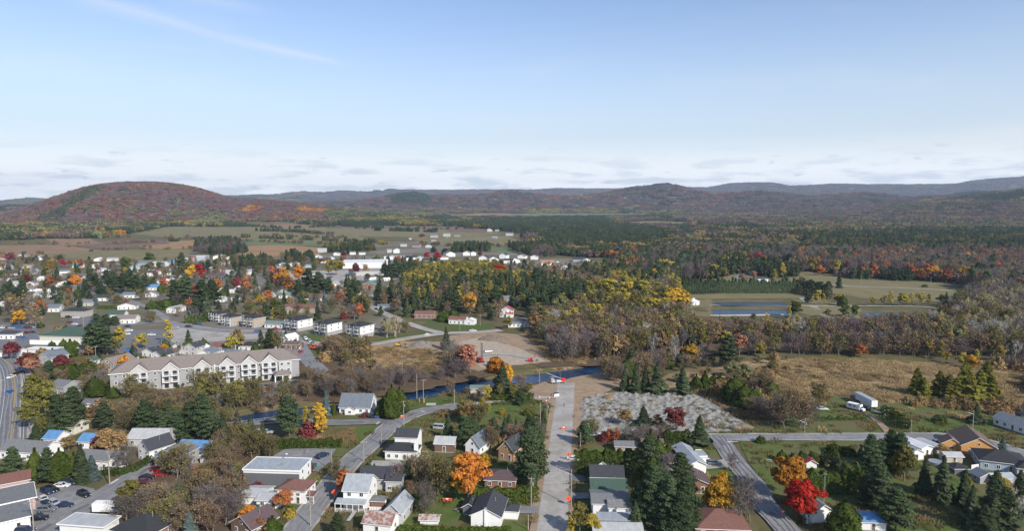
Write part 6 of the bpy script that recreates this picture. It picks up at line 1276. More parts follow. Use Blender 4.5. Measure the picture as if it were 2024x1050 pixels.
wood([(610, 790), (575, 760), (605, 715), (640, 735), (700, 752), (780, 756), (850, 750), (900, 738), (930, 742), (900, 756), (820, 770), (740, 786), (660, 797)], ['barebrown', 'bare', 'barepurple', 'barebrown', 'bareolive', 'tan'], [4, 3, 3, 3, 1, .6], 5.0, (5, 9), 25, 'leafless trees on the far riverbank by the old field')
wood([(630, 690), (690, 680), (740, 690), (735, 705), (650, 712)], ['barebrown', 'bareolive', 'pink', 'bigcedar'], [3, 2, 1, 1], 5, (6, 9), 26, 'thicket beside the building site road')
wood([(875, 705), (925, 705), (945, 730), (900, 738)], ['bare', 'barebrown', 'barepurple'], [3, 3, 2], 5.5, (7, 10), 27, 'leafless trees beside the drilling rig')
wood([(560, 812), (640, 800), (760, 786), (830, 770), (900, 758), (980, 750), (985, 756), (900, 770), (820, 790), (760, 800), (640, 815), (560, 822)], ['barebrown', 'bare', 'barepurple', 'bareolive'], [3, 3, 2, 1], 4.6, (5.5, 8.5), 28, 'low leafless trees on the near riverbank', rad=.8)
wood([(380, 812), (540, 780), (600, 775), (600, 790), (540, 802), (430, 826), (380, 840)], ['barebrown', 'bareolive', 'barebrown', 'shrub'], [3, 3, 2, 1], 5.5, (5, 8), 29, 'brown trees between the river and the car park')
wood([(235, 1012), (290, 992), (330, 985), (400, 980), (470, 960), (475, 1060), (215, 1075), (230, 1030)], ['barebrown', 'bare', 'barebrown', 'bareolive', 'tan', 'shrub'], [4, 3, 3, 2, 1, 1], 5.0, (5, 8.5), 30, 'trees of the brown thicket at the bottom')
wood([(380, 960), (400, 920), (440, 880), (520, 880), (540, 905), (470, 960)], ['barebrown', 'bareolive', 'tan', 'barebrown'], [3, 3, 1, 2], 5.0, (6, 9), 31, 'trees between the blue-roofed house and the hedge')
wood([(150, 800), (210, 800), (240, 850), (180, 850)], ['bareolive', 'shrub', 'barebrown'], [2, 2, 2], 6, (4, 7), 32, 'scrub behind the pines')
wood([(225, 830), (270, 810), (380, 808), (420, 815), (410, 840), (300, 845), (230, 860)], ['bareolive', 'barebrown', 'pine', 'tan'], [3, 3, 2, 1], 6, (7, 10), 33, 'trees in front of the long grey apartment building')
wood([(1960, 725), (2100, 715), (2100, 820), (1990, 812), (1965, 780)], ['barebrown', 'bareolive', 'shrub', 'barepurple', 'bare'], [3, 3, 3, 2, 2], 5.5, (4, 8), 34, 'scrubby trees at the right beyond the marsh')
wood([(1790, 795), (1960, 800), (2080, 815), (2080, 832), (1960, 822), (1800, 806)], ['shrub', 'shrubred', 'barepurple', 'shrub', 'bareolive'], [3, 1, 1, 3, 1], 4.2, (2, 4.5), 35, 'bushes along the marsh edge', avoid_open=False)
wood([(1480, 740), (1520, 730), (1560, 742), (1500, 752)], ['shrub', 'bareolive'], [3, 1], 5, (2, 4), 36, 'bushes beside the marsh path', avoid_open=False)
wood([(1410, 765), (1520, 760), (1540, 790), (1500, 815), (1450, 805), (1400, 780)], ['bareolive', 'barebrown', 'bigcedar', 'shrub'], [3, 3, 1, 2], 6, (5, 8), 37, 'trees between the gravel heaps and the marsh', avoid_open=False)
wood([(945, 870), (960, 845), (1010, 850), (1060, 860), (1070, 880), (1010, 900), (960, 895)], ['barebrown', 'bare', 'spruce', 'tan', 'shrub'], [3, 2, 1, 1, 1], 5, (4, 7), 38, 'garden trees behind the tall pine')
wood([(1250, 930), (1340, 935), (1345, 990), (1380, 1060), (1270, 1060), (1255, 990)], ['pine', 'spruce', 'bigcedar', 'bareolive'], [3, 2, 1, 1], 11, (9, 14), 39, 'evergreens beside the row of three houses')
wood([(1680, 920), (1750, 905), (1765, 950), (1740, 1000), (1710, 990)], ['pine', 'spruce', 'pine'], [3, 2, 2], 11, (10, 14), 40, 'evergreens left of the orange-walled house')
wood([(1930, 1020), (2040, 985), (2040, 1060), (1930, 1060)], ['spruce', 'pine', 'yellow', 'spruce'], [3, 2, .3, 2], 10, (10, 14), 41, 'evergreens at the bottom right')
wood([(600, 840), (612, 830), (650, 828), (645, 850)], ['barebrown', 'bareolive'], [1, 1], 5, (7, 10), 42, 'trees behind the narrow golden maple')
wood([(740, 950), (850, 930), (880, 960), (850, 1000), (760, 1000)], ['barebrown', 'bareolive', 'shrub', 'shrubgreen', 'bigcedar'], [3, 2, 2, 1, .6], 6, (4, 8), 43, 'garden trees behind the porch farmhouse')
wood([(800, 768), (930, 760), (1040, 762), (1050, 775), (1000, 795), (930, 800), (900, 785), (800, 785)], ['barebrown', 'olive', 'bigcedar', 'shrub'], [2, 1, 1, 2], 8, (3, 7), 44, 'small trees on the near riverbank by the path')
wood([(1170, 600), (1180, 552), (1290, 548), (1330, 560), (1345, 600), (1300, 632), (1200, 630)], ['olive', 'yellow', 'bareolive', 'spruce', 'gold'], [3, 3, 2, 1, .5], 9, (12, 17), 45, 'yellow trees of the mixed wood near the white hut')
wood([(1178, 746), (1230, 735), (1330, 720), (1400, 708), (1405, 722), (1330, 735), (1240, 758), (1190, 756)], ['bare', 'barebrown', 'bareolive', 'barepurple'], [3, 3, 1, 2], 5, (6, 10), 46, 'leafless trees behind the spruces on the near riverbank', avoid_open=False)
wood([(1300, 765), (1310, 738), (1400, 722), (1500, 712), (1570, 712), (1545, 750), (1470, 765), (1380, 768)], ['shrub', 'bareolive', 'willow', 'shrub', 'bigcedar', 'barebrown'], [3, 3, 1, 2, 1, 1], 9, (2.5, 5.5), 47, 'bushes on the rough meadow behind the gravel heaps', avoid_open=False)
wood([(690, 598), (770, 588), (1000, 610), (985, 640), (940, 625), (860, 622), (800, 632), (745, 630), (700, 618)], ['spruce', 'barebrown', 'pine', 'tan', 'bareolive', 'shrubgreen'], [3, 2, 3, 1, 2, 1], 10.5, (7, 14), 48, 'garden trees round the houses above the gravel road')
wood([(640, 690), (700, 690), (760, 735), (700, 748), (640, 725)], ['barebrown', 'bareolive', 'shrub'], [2, 1, 1], 7, (4, 8), 49, 'bushes at the end of the old field')
# trees round the town houses
TP = [(-80, 512), (80, 514), (280, 528), (480, 512), (620, 516), (820, 518), (840, 530), (770, 545), (760, 610), (745, 625), (650, 622), (560, 640), (430, 640), (345, 632), (340, 615), (240, 605), (140, 620), (-80, 640)]
wood(TP, ['pine', 'barebrown', 'bareolive', 'spruce', 'green', 'rust', 'bare', 'yellow', 'pine', 'tan', 'maroon', 'red', 'bigcedar', 'orange'], [3, 3, 2, 2, 1, .4, 2, .5, 2, 1.2, .25, .2, 1.6, .3], 16.5, (6, 11.5), 51, 'town trees between the houses', n=1)
wood([(-80, 640), (100, 640), (240, 700), (300, 690), (580, 676), (590, 700), (400, 716), (230, 750), (60, 760), (60, 700), (-80, 700)], ['bareolive', 'bigcedar', 'tan', 'pine', 'shrub'], [2, 2, 1, 1, 2], 14, (3, 7), 52, 'small trees round the houses behind the apartments', n=1)
wood([(60, 750), (220, 740), (230, 790), (160, 800), (60, 800)], ['bareolive', 'bigcedar', 'barebrown', 'shrub'], [2, 2, 2, 1], 8, (4, 8), 53, 'trees between the highway and the apartments')
wood([(640, 500), (700, 478), (830, 470), (1000, 480), (1010, 500), (830, 505)], ['pine', 'green', 'barebrown', 'spruce', 'tan'], [3, 1, 2, 2, 1], 22, (7, 11), 54, 'trees among the far houses', n=1)
wood([(780, 560), (840, 520), (1050, 525), (1170, 522), (1200, 545), (1050, 560), (900, 560)], ['pine', 'barebrown', 'olive', 'tan'], [2, 2, 1, 1], 17, (6, 10), 55, 'trees round the new houses', n=1)
# the woods that continue behind, up to the distant forest
wood([(1190, 545), (1300, 500), (1500, 500), (1580, 505), (1570, 535), (1480, 522), (1430, 545), (1350, 560), (1250, 560)], ['pine', 'bare', 'barepurple', 'spruce', 'yellow', 'rust', 'bareolive', 'tan'], [4.5, 1.6, 1.6, 3, 2, .9, 1.6, 1.2], 8.5, (14, 19), 61, 'trees of the wood behind the cul-de-sac')
wood([(1565, 536), (1600, 505), (2100, 505), (2100, 590), (1950, 585), (1925, 575), (1900, 557), (1700, 550), (1600, 534)], ['pine', 'bare', 'barebrown', 'rust', 'barepurple', 'spruce', 'tan', 'gold', 'barepurple', 'bareolive'], [2.4, 3, 2.5, 1, 3, 1.6, 1.4, .8, 2.5, 1.5], 8.5, (14, 19), 62, 'trees of the tall wood beyond the lane')
wood([(1560, 470), (1700, 466), (2100, 462), (2100, 512), (1900, 515), (1620, 508)], ['pine', 'spruce', 'pine', 'bareolive', 'olive', 'tan'], [3, 3, 2, 2, 2, 1], 14, (15, 21), 64, 'tall evergreens and poplars beyond the tall wood')
wood([(1900, 600), (1960, 580), (2100, 575), (2100, 640), (1900, 640)], ['bareolive', 'bare', 'birch', 'barepurple', 'yellow', 'olive'], [3, 3, 1, 3, 1, 2], 7, (11, 15), 63, 'trees at the right edge beyond the ponds')
for poly, keys, sp, sd in (([(380, 500), (390, 480), (440, 476), (480, 484), (490, 500), (440, 508)], ['pine', 'barepurple', 'pine', 'spruce', 'maroon'], 11, 71),
                           ([(630, 500), (650, 490), (700, 486), (740, 488), (745, 498), (690, 502)], ['pine', 'spruce', 'olive'], 11, 72),
                           ([(890, 500), (900, 490), (965, 490), (968, 498)], ['spruce', 'pine'], 9, 73), ([(1000, 490), (1050, 486), (1100, 490), (1100, 510), (1050, 510)], ['barepurple', 'pine', 'barebrown'], 11, 74),
                           ([(480, 545), (470, 520), (520, 515), (545, 530)], ['pine', 'spruce', 'pine', 'barebrown'], 11, 75), ([(555, 520), (560, 510), (615, 510), (620, 518)], ['pine', 'barebrown'], 11, 76)):
    wood(poly, keys, [1] * len(keys), sp, (10, 14), sd, 'stand of trees at the edge of the far fields', avoid_open=False)
# hedgerows and scattered trees across the fields: rows of small trees, one mass each
# ------------------------------------------------------------------ put the trees in
def place_trees():
    rnd = random.Random(5); P = [t for t in TREES if -120 < PX(t['x'], t['y'])[0] < 2150]
    P.sort(key=lambda t: depth(t['x'], t['y']) - (120 if t.get('must') else 0)); cnt = {}; rest = []; masses = {}
    for t in P:
        K = KINDS[t['key']]; n = cnt.get(K['name'], 0); u, v = PX(t['x'], t['y'])
        if n >= 290 or (v > 1100): rest.append(t); continue
        cnt[K['name']] = n + 1; D = depth(t['x'], t['y']); lod = 0 if D < 330 else 1
        A, Bm, H, Wd = proto(t['key'], rnd.randrange(3), lod); s = t['h'] / H; w = s ** .75 * t['w'] * (1 if H > 4 else 1); z = hz(t['x'], t['y']) - .05
        if t['key'].startswith('shrub'): w = s * t['w']
        if lod == 0:
            o = empty(K['name'], t['x'], t['y'], z, rnd.random() * 6.28); o.scale = (w, w, s); link('trunk', A, o); link('crown', Bm, o)
        else:
            o = link(K['name'], A, None, (t['x'], t['y'], z), rnd.random() * 6.28); o.scale = (w, w, s)
        sz = 'tall ' if t['h'] > 15 else 'small ' if t['h'] < 7 and 'low' not in K['words'] else ''
        reg(o, K['name'].replace('_', ' '), (sz + K['words']), t['x'], t['y'], t['group'], t['label'], t['lm']); THINGS[-1]['wood'] = t['group']
    print('trees', cnt, 'rest', len(rest))
    if rest:
        keys = sorted({t['key'] for t in rest}); protos = []; ix = {}
        for k in keys:
            for vv in range(len(KINDS[k]['gens'])): ix[(k, vv)] = len(protos); protos.append(proto(k, vv, 1 if True else 2))
        pr = [p[0] for p in protos]; idx = []; Pp = []; S = []; rz = []
        for t in rest:
            vv = rnd.randrange(len(KINDS[t['key']]['gens'])); i = ix[(t['key'], vv)]; H = protos[i][2]; s = t['h'] / H; w = s ** .75 * t['w']
            idx.append(i); Pp.append((t['x'], t['y'], hz(t['x'], t['y']) - .05)); S.append((w, w, s)); rz.append(rnd.random() * 6.28)
        scatter_stuff('woodland', pr, Pp, rz, S, idx)
# ================================================================== HEDGES
def hedge(px, h, w, seed, label, lm=None, key='cedar', dens=26, ragged=.15):
    """a clipped or grown-out cedar hedge along photo pixels"""
    rng = np.random.default_rng(seed); pts = resample([G(u, v) for u, v in px], 1.0); A = np.array(pts); L = Part()
    seg = np.diff(A, axis=0); ln = np.hypot(seg[:, 0], seg[:, 1]); tot = ln.sum(); D = depth(*pts[0]); q = min(1, 260 / D) ** 1.2
    n = int(tot * dens * (h + w / 2) * q); t = rng.random(n) * tot; c = np.concatenate([[0], np.cumsum(ln)]); i = np.clip(np.searchsorted(c, t) - 1, 0, len(ln) - 1); f = (t - c[i]) / ln[i]
    base = A[i] + seg[i] * f[:, None]; nx = np.stack([-seg[i][:, 1], seg[i][:, 0]], 1) / ln[i][:, None]
    hh = h * (1 + ragged * np.sin(t * 1.9 + seed) * .5 + ragged * (vnoise(t * .9, t * 0 + seed) - .5) * 2)
    a = rng.random(n) * math.pi; rad = np.clip(1.25 * np.abs(np.cos(a)), 0, 1) * np.sign(np.cos(a)) * w / 2; zz = np.where(np.abs(np.cos(a)) > .6, rng.random(n) ** .8, .96 + .05 * rng.random(n)) * hh
    bulge = 1 + .12 * np.sin(t * 2.7 + zz) - .25 * (zz / hh) ** 3
    P = np.stack([base[:, 0] + nx[:, 0] * rad * bulge, base[:, 1] + nx[:, 1] * rad * bulge, zz], 1) + rng.normal(size=(n, 3)) * .06
    nn = np.stack([nx[:, 0] * rad, nx[:, 1] * rad, np.where(zz > hh * .9, 1.2, .3)], 1); nn = unit(unit(nn) + rng.normal(size=(n, 3)) * .35); s = .16 / math.sqrt(q)
    V, F = quads(P, nn, s, s * 1.5, rng, along=np.cross(nn, np.array([0, 0, 1.]) + rng.normal(size=(n, 3)) * .3)); L.add(V, F, 0, np.clip(rng.normal(.45, .25, n) + .2 * np.sin(t * 2.7), 0, 1))
    cx, cy = A.mean(0); L.V[0] = L.V[0] - np.array([cx, cy, 0]); o = link('hedge', L.mesh('hedge', [LM[key]]), None, (cx, cy, hz(cx, cy)))
    reg(o, 'hedge', 'cedar hedge', cx, cy, None, label, lm)
    for p in pts[::3]: FOOT.append((p[0], p[1], w / 2))
hedge([(1135, 938), (1200, 938), (1272, 938)], 7.4, 4.0, 1, 'tall dense cedar hedge beside the main road, behind the row of three houses', 'the tall trimmed hedge', ragged=.1)
hedge([(938, 994), (1000, 996), (1064, 992)], 4.2, 3.0, 2, 'thick clipped cedar hedge between the orange maple and the main road', 'the clipped hedge by the main road', ragged=.08)
hedge([(541, 886), (600, 887), (676, 884)], 2.8, 2.4, 3, 'long cedar hedge behind the dark grey commercial building', 'the hedge behind the commercial building', ragged=.2)
hedge([(207, 938), (235, 942), (265, 934), (290, 920), (304, 908)], 2.2, 1.8, 4, 'curved yellow-green hedge following the bend of the street end', 'the curved hedge', ragged=.1)
hedge([(1313, 877), (1362, 877)], 4.4, 2.6, 5, 'short tall hedge beside the pointed spruce at the gravel heaps', ragged=.15)
hedge([(971, 793), (1010, 793), (1055, 791)], 2.8, 2.2, 6, 'low hedge on the riverbank behind the gravel path', ragged=.25)
hedge([(975, 802), (1020, 800), (1072, 798)], 1.3, 1.3, 7, 'knee-high hedge in front of the gravel path', ragged=.15)
hedge([(1745, 828), (1768, 838), (1793, 853)], 4.5, 3.5, 8, 'dark hedge running from the white trailer down to the road', 'the dark hedge by the trailer', ragged=.2)
hedge([(1612, 832), (1712, 831)], 1.3, 1.0, 9, 'row of small clipped cedars in front of the camper van', 'the row of small cedars', ragged=.5, dens=40)
hedge([(1555, 918), (1600, 919), (1655, 917)], 3.6, 3.0, 10, 'grown-out cedar hedge behind the orange maple', ragged=.35)
hedge([(1592, 974), (1640, 975), (1702, 974)], 6.5, 3.6, 11, 'tall cedar screen below the tiny red-roofed shed', 'the tall cedar screen', ragged=.3)
hedge([(790, 1052), (900, 1056), (1010, 1055)], 1.6, 1.4, 12, 'low green hedge along the bottom edge behind the lawn shed', ragged=.05)
hedge([(300, 606), (340, 606), (390, 600)], 3.6, 4, 13, 'hedge between the town houses beside the striped metal roof', ragged=.3)
hedge([(365, 640), (400, 637), (428, 632)], 4.5, 5, 14, 'bulky hedge at the corner of the gravel lot', ragged=.3)
hedge([(192, 611), (232, 611)], 2.6, 2.5, 15, 'yellow-green clipped hedge in the town beside the conifers', ragged=.1)
hedge([(1020, 608), (1054, 606)], 3, 3, 16, 'clipped hedge behind the crimson-roofed white house', ragged=.1)
hedge([(110, 745), (150, 742), (190, 735)], 5, 4, 17, 'long dark hedge behind the highway houses', ragged=.2)
for k, (a, b) in enumerate((((1348, 583), (1420, 580)), ((1420, 580), (1500, 580)), ((1500, 580), (1580, 580)), ((1580, 580), (1640, 592)))):
    hedge([a, b], 11.5, 5.5, 20 + k, ('first', 'second', 'third', 'last')[k] + ' stretch of the high dark cedar windbreak behind the ponds, counted from the white hut', 'the high windbreak behind the ponds' if k == 1 else None, ragged=.25, dens=34, key='pine')
# ================================================================== VEHICLES
def paint(nm, c, rough=.35, metal=.2): return mat('car_paint_' + nm, c, rough=rough, metal=metal, spec=.6)
CARC = dict(white=(.75, .75, .74), black=(.012, .013, .016), navy=(.02, .035, .08), grey=(.16, .17, .18), silver=(.42, .43, .44), red=(.35, .02, .02), maroon=(.14, .02, .03), blue=(.04, .12, .32), green=(.04, .10, .06), teal=(.05, .14, .16))
tyre = mat('tyre_rubber', (.015, .015, .015), rough=.9); rimm = mat('wheel_rim', (.45, .45, .46), rough=.4, metal=.7); lampm = mat('lamp_glass', (.6, .6, .58), rough=.15); tailm = mat('tail_lamp', (.35, .01, .01), rough=.3)
def car_parts(kind_, pm):
    """list of (part name, mesh, location) for one vehicle, nose towards -y, wheels on z = 0"""
    P = []; b = MB()
    if kind_ == 'sedan': prof = [(-2.3, .35), (-2.32, .62), (-2.1, .78), (-1.0, .92), (1.45, .98), (2.2, .95), (2.3, .7), (2.28, .35)]; cab = [(-1.05, .9), (-.35, 1.38), (.95, 1.42), (1.75, .97)]; W = 1.78
    elif kind_ == 'suv': prof = [(-2.3, .42), (-2.34, .8), (-2.15, 1.0), (-1.1, 1.12), (2.2, 1.12), (2.3, .9), (2.28, .42)]; cab = [(-1.15, 1.1), (-.55, 1.66), (1.9, 1.68), (2.22, 1.1)]; W = 1.86
    elif kind_ == 'pickup': prof = [(-2.75, .48), (-2.8, .9), (-2.6, 1.1), (-1.5, 1.18), (.75, 1.18), (.76, 1.14), (2.75, 1.14), (2.75, .48)]; cab = [(-1.5, 1.15), (-.95, 1.76), (.45, 1.78), (.7, 1.15)]; W = 1.95
    else: prof = [(-2.6, .4), (-2.62, .8), (-2.4, 1.05), (-1.9, 1.15), (2.5, 1.2), (2.55, .4)]; cab = [(-1.95, 1.1), (-1.3, 1.98), (2.4, 2.0), (2.52, 1.1)]; W = 1.9
    n = len(prof); h = W / 2; vs = []
    for s, k in ((-h, 0), (-h * .93, 1), (h * .93, 1), (h, 0)):
        vs += [(s, a, z if k == 0 else z + (.04 if z > .6 else 0)) for a, z in (prof if k else [(a * .985, z if z < .6 else z - .10) for a, z in prof])]
    fs = [tuple(range(n))] + [tuple(range(4 * n - 1, 3 * n - 1, -1))]
    for L in range(3): fs += [(L * n + i, (L + 1) * n + i, (L + 1) * n + (i + 1) % n, L * n + (i + 1) % n) for i in range(n)]
    b.add(vs, fs, pm)
    if kind_ == 'pickup': b.box((0, 1.72, 1.16), (W - .3, 1.85, .04), dark_trim)
    # roof panel of the cabin
    (y0, z0), (y1, z1), (y2, z2), (y3, z3) = cab; t = .80
    b.box((0, (y1 + y2) / 2, (z1 + z2) / 2 + .02), (W * t, (y2 - y1) * .98, .07), pm)
    for sx in (-1, 1):
        for (ya, za), (yb, zb) in ((cab[0], cab[1]), (cab[3], cab[2])): b.tube((sx * h * .9, ya, za), (sx * h * t, yb, zb), .05, .05, pm, 4)
        b.tube((sx * h * .9, (y1 + y2) / 2, z0), (sx * h * t, (y1 + y2) / 2, z1), .05, .05, pm, 4)
    P.append(('body', b))
    g = MB(); g.add([(-h * .88, y0, z0), (h * .88, y0, z0), (h * .88, y3, z3), (-h * .88, y3, z3), (-h * t * .97, y1, z1), (h * t * .97, y1, z1), (h * t * .97, y2, z2), (-h * t * .97, y2, z2)], [(0, 1, 5, 4), (1, 2, 6, 5), (2, 3, 7, 6), (3, 0, 4, 7)], glass); P.append(('window_glass', g))
    r = .34 if kind_ == 'sedan' else .39
    for wy in (prof[0][0] + .85, prof[-1][0] - .85):
        for sx in (-1, 1): w = MB(); w.tube((sx * (h - .20), wy, r), (sx * (h + .02), wy, r), r, r, tyre, 12); w.tube((sx * (h + .021), wy, r), (sx * (h + .03), wy, r), r * .6, r * .55, rimm, 10); P.append(('wheel', w))
    for sx in (-1, 1):
        w = MB(); w.box((sx * h * .7, prof[1][0] + .02, prof[1][1] - .02), (.34, .12, .16), lampm); P.append(('headlight', w)); w = MB(); w.box((sx * h * .75, prof[-2][0] - .0, prof[-2][1] + .0), (.3, .12, .16), tailm); P.append(('tail_light', w))
    return P
_cars = {}
def car(u, v, kind_, colr, ang=0, near=None, label=None, group=None, at=''):
    """vehicle centred at photo pixel (u, v); ang degrees of its nose from straight towards the camera"""
    x, y = G(u, v); nm = {'sedan': 'parked_car', 'suv': 'parked_car', 'pickup': 'pickup_truck', 'van': 'van'}[kind_]; cat = {'sedan': 'car', 'suv': 'car', 'pickup': 'pickup truck', 'van': 'van'}[kind_]
    D = depth(x, y); k = (kind_, colr)
    if k not in _cars:
        L = []
        for pn, b in car_parts(kind_, paint(colr, CARC[colr])): o = b.build(pn); L.append((pn, o.data)); bpy.data.objects.remove(o)
        bm = bmesh.new(); mats = []
        for pn, me in L:
            i0 = len(bm.faces); bm.from_mesh(me); bm.faces.ensure_lookup_table()
            mp_ = []
            for m in me.materials:
                if m not in mats: mats.append(m)
                mp_.append(mats.index(m))
            for f in bm.faces[i0:]: f.material_index = mp_[f.material_index]
        one = bpy.data.meshes.new(nm); bm.to_mesh(one); bm.free()
        for m in mats: one.materials.append(m)
        _cars[k] = (L, one)
    L, one = _cars[k]; z = hz(x, y) + .12
    if D < 300:
        o = empty(nm, x, y, z, R(ang))
        for pn, me in L: link(pn, me, o)
    else: o = link(nm, one, None, (x, y, z), R(ang))
    body_word = {'sedan': 'saloon car', 'suv': 'sport utility car', 'pickup': 'pickup truck', 'van': 'van'}[kind_]
    reg(o, cat, '%s %s%s' % (colr, body_word, (' ' + at) if at else ''), x, y, group, label); return o
gp = 'cars in the car park at bottom left'
for a in ((102, 974, 'suv', 'black', 80), (122, 965, 'sedan', 'white', 95), (134, 960, 'suv', 'navy', 88), (93, 977, 'suv', 'navy', 60), (166, 983, 'suv', 'black', 60), (86, 992, 'sedan', 'white', 55), (94, 1000, 'sedan', 'navy', 55), (107, 1001, 'suv', 'silver', 60), (128, 1004, 'sedan', 'navy', 92), (93, 1013, 'suv', 'grey', 95), (38, 972, 'suv', 'black', 70),
          (74, 1031, 'pickup', 'black', 92), (50, 1055, 'suv', 'navy', 90)): car(*a, group=gp, at='in the car park')
for a in ((313, 933, 'suv', 'red', 95), (316, 943, 'sedan', 'red', 90), (291, 948, 'sedan', 'black', 85), (286, 957, 'sedan', 'maroon', 80), (306, 918, 'suv', 'black', 20)): car(*a, group='cars at the street end', at='at the street end')
car(242, 932, 'sedan', 'white', 85, label='white car parked behind the curved hedge')
car(637, 906, 'suv', 'navy', 150, label='lone dark blue car in the car park of the commercial building'); car(722, 825, 'suv', 'maroon', 160, label='maroon car in front of the steep-roofed white house'); car(736, 825, 'suv', 'navy', 165, label='dark blue car beside the maroon one at the steep-roofed white house')
car(749, 826, 'sedan', 'blue', 165, label='small blue car half hidden by the pole near the cedars')
for a in ((512, 858, 'sedan', 'white', 90), (528, 858, 'sedan', 'silver', 90)): car(*a, at='by the river street')
car(615, 930, 'sedan', 'maroon', 20, label='maroon car beside the end wall of the commercial building')
car(18, 779, 'sedan', 'blue', 4, label='blue car driving on the highway, nearest of the highway traffic'); car(22, 748, 'sedan', 'white', 4, label='white car driving on the highway'); car(37, 740, 'pickup', 'black', 182, label='black pickup driving away up the highway bend')
for a in ((513, 770, 'suv', 'navy', 0), (519, 772, 'sedan', 'silver', 0), (524, 768, 'suv', 'navy', 170), (529, 772, 'sedan', 'red', 0), (536, 770, 'sedan', 'grey', 0), (559, 763, 'suv', 'navy', 160), (567, 764, 'sedan', 'white', 150), (572, 761, 'suv', 'white', 150), (581, 761, 'suv', 'black', 170), (312, 787, 'sedan', 'black', 10), (321, 786, 'sedan', 'grey', 170), (168, 784, 'sedan', 'white', 80), (176, 806, 'sedan', 'white', 90)): car(*a, group='cars parked before the apartments', at='parked before the apartments')
for a in ((604, 672, 'suv', 'white', 30), (612, 677, 'suv', 'silver', 30), (618, 681, 'sedan', 'grey', 30), (583, 678, 'suv', 'black', 10), (592, 690, 'van', 'white', 5), (593, 700, 'pickup', 'red', 5), (395, 643, 'sedan', 'blue', 80), (387, 643, 'sedan', 'navy', 80), (373, 648, 'suv', 'black', 90), (510, 658, 'suv', 'blue', 100), (536, 655, 'suv', 'black', 90), (545, 652, 'sedan', 'red', 80)): car(*a, at='on the gravel lot road')
for a in ((935, 656, 'sedan', 'white', 80), (965, 698, 'suv', 'silver', 110)): car(*a, at='on the building site')
for a in ((255, 656, 'suv', 'white', 95), (253, 647, 'sedan', 'navy', 80), (150, 630, 'sedan', 'white', 90), (158, 646, 'sedan', 'maroon', 90), (140, 640, 'suv', 'maroon', 90), (161, 655, 'suv', 'navy', 90), (148, 643, 'sedan', 'white', 70), (190, 631, 'sedan', 'white', 90), (136, 629, 'suv', 'black', 80), (178, 620, 'suv', 'navy', 80), (250, 663, 'suv', 'white', 90), (300, 664, 'sedan', 'white', 90), (270, 676, 'suv', 'grey', 90)): car(*a, at='in the shop car park')
for i in range(22):
    rr = random.Random(i); car(4 + (i % 8) * 8.4 + rr.uniform(-1, 1), 650 + (i // 8) * 10 + rr.uniform(-1, 1), rr.choice(['sedan', 'suv', 'suv', 'pickup']), rr.choice(['white', 'silver', 'black', 'grey', 'maroon', 'white', 'navy', 'blue']), 88 + rr.uniform(-8, 8), at='in the sales lot', group='cars in the crowded sales lot by the highway')
for a in ((1412, 921, 'suv', 'grey', 88), (1398, 918, 'suv', 'white', 80), (1178, 863, 'sedan', 'white', 85), (1134, 912, 'sedan', 'white', 60), (1846, 884, 'suv', 'navy', 85), (1856, 880, 'suv', 'white', 95), (1748, 815, 'sedan', 'green', 100), (2010, 822, 'sedan', 'navy', 60), (870, 850, 'van', 'silver', 80), (712, 992, 'suv', 'navy', 85)): car(*a)
car(1712, 812, 'suv', 'black', 40, label='black car in front of the white semi-trailer')
for a in ((1625, 812, 'sedan', 'silver', 85),): car(*a)
for i, (u, v) in enumerate(((690, 549), (700, 550), (712, 548), (735, 547), (748, 549), (640, 545), (655, 549), (610, 541), (622, 543), (1055, 528), (1102, 519), (1168, 524), (928, 512), (985, 521), (860, 480), (885, 472), (468, 546), (345, 650))): car(u, v, ('suv', 'sedan', 'pickup')[i % 3], ('white', 'maroon', 'silver', 'grey', 'navy')[i % 5], (i * 47) % 180)
def boxtruck(u, v, ang, L=7.5, label='', lm=None):
    x, y = G(u, v); o = empty('box_truck', x, y, hz(x, y) + .1, R(ang)); b = MB(); b.box((0, 1.0, 1.75), (2.3, L - 2.6, 2.3), trim_w); b.box((0, 1, .6), (2.0, L - 2.6, .18), dark_trim); b.build('cargo_box', o)
    c = MB(); c.prism([(-L / 2, .5), (-L / 2, 1.15), (-L / 2 + .9, 1.3), (-L / 2 + 1.3, 2.15), (-L / 2 + 2.2, 2.2), (-L / 2 + 2.2, .5)], -.95, .95, trim_w, 'x'); c.build('cab', o)
    g = MB(); g.add([(-.85, -L / 2 + .88, 1.36), (.85, -L / 2 + .88, 1.36), (.8, -L / 2 + 1.24, 2.08), (-.8, -L / 2 + 1.24, 2.08)], [(0, 1, 2, 3)], glass)
    for s in (-1, 1): g.box((s * .96, -L / 2 + 1.7, 1.7), (.03, .7, .5), glass)
    g.build('window_glass', o)
    for wy in (-L / 2 + 1.1, L / 2 - 1.2):
        for s in (-1, 1): w = MB(); w.tube((s * .75, wy, .45), (s * 1.02, wy, .45), .45, .45, tyre, 12); w.build('wheel', o)
    reg(o, 'truck', 'white box truck', x, y, None, label, lm)
boxtruck(212, 1014, 90, 7.5, 'white box truck parked beside the brown thicket at the bottom', 'the white box truck')
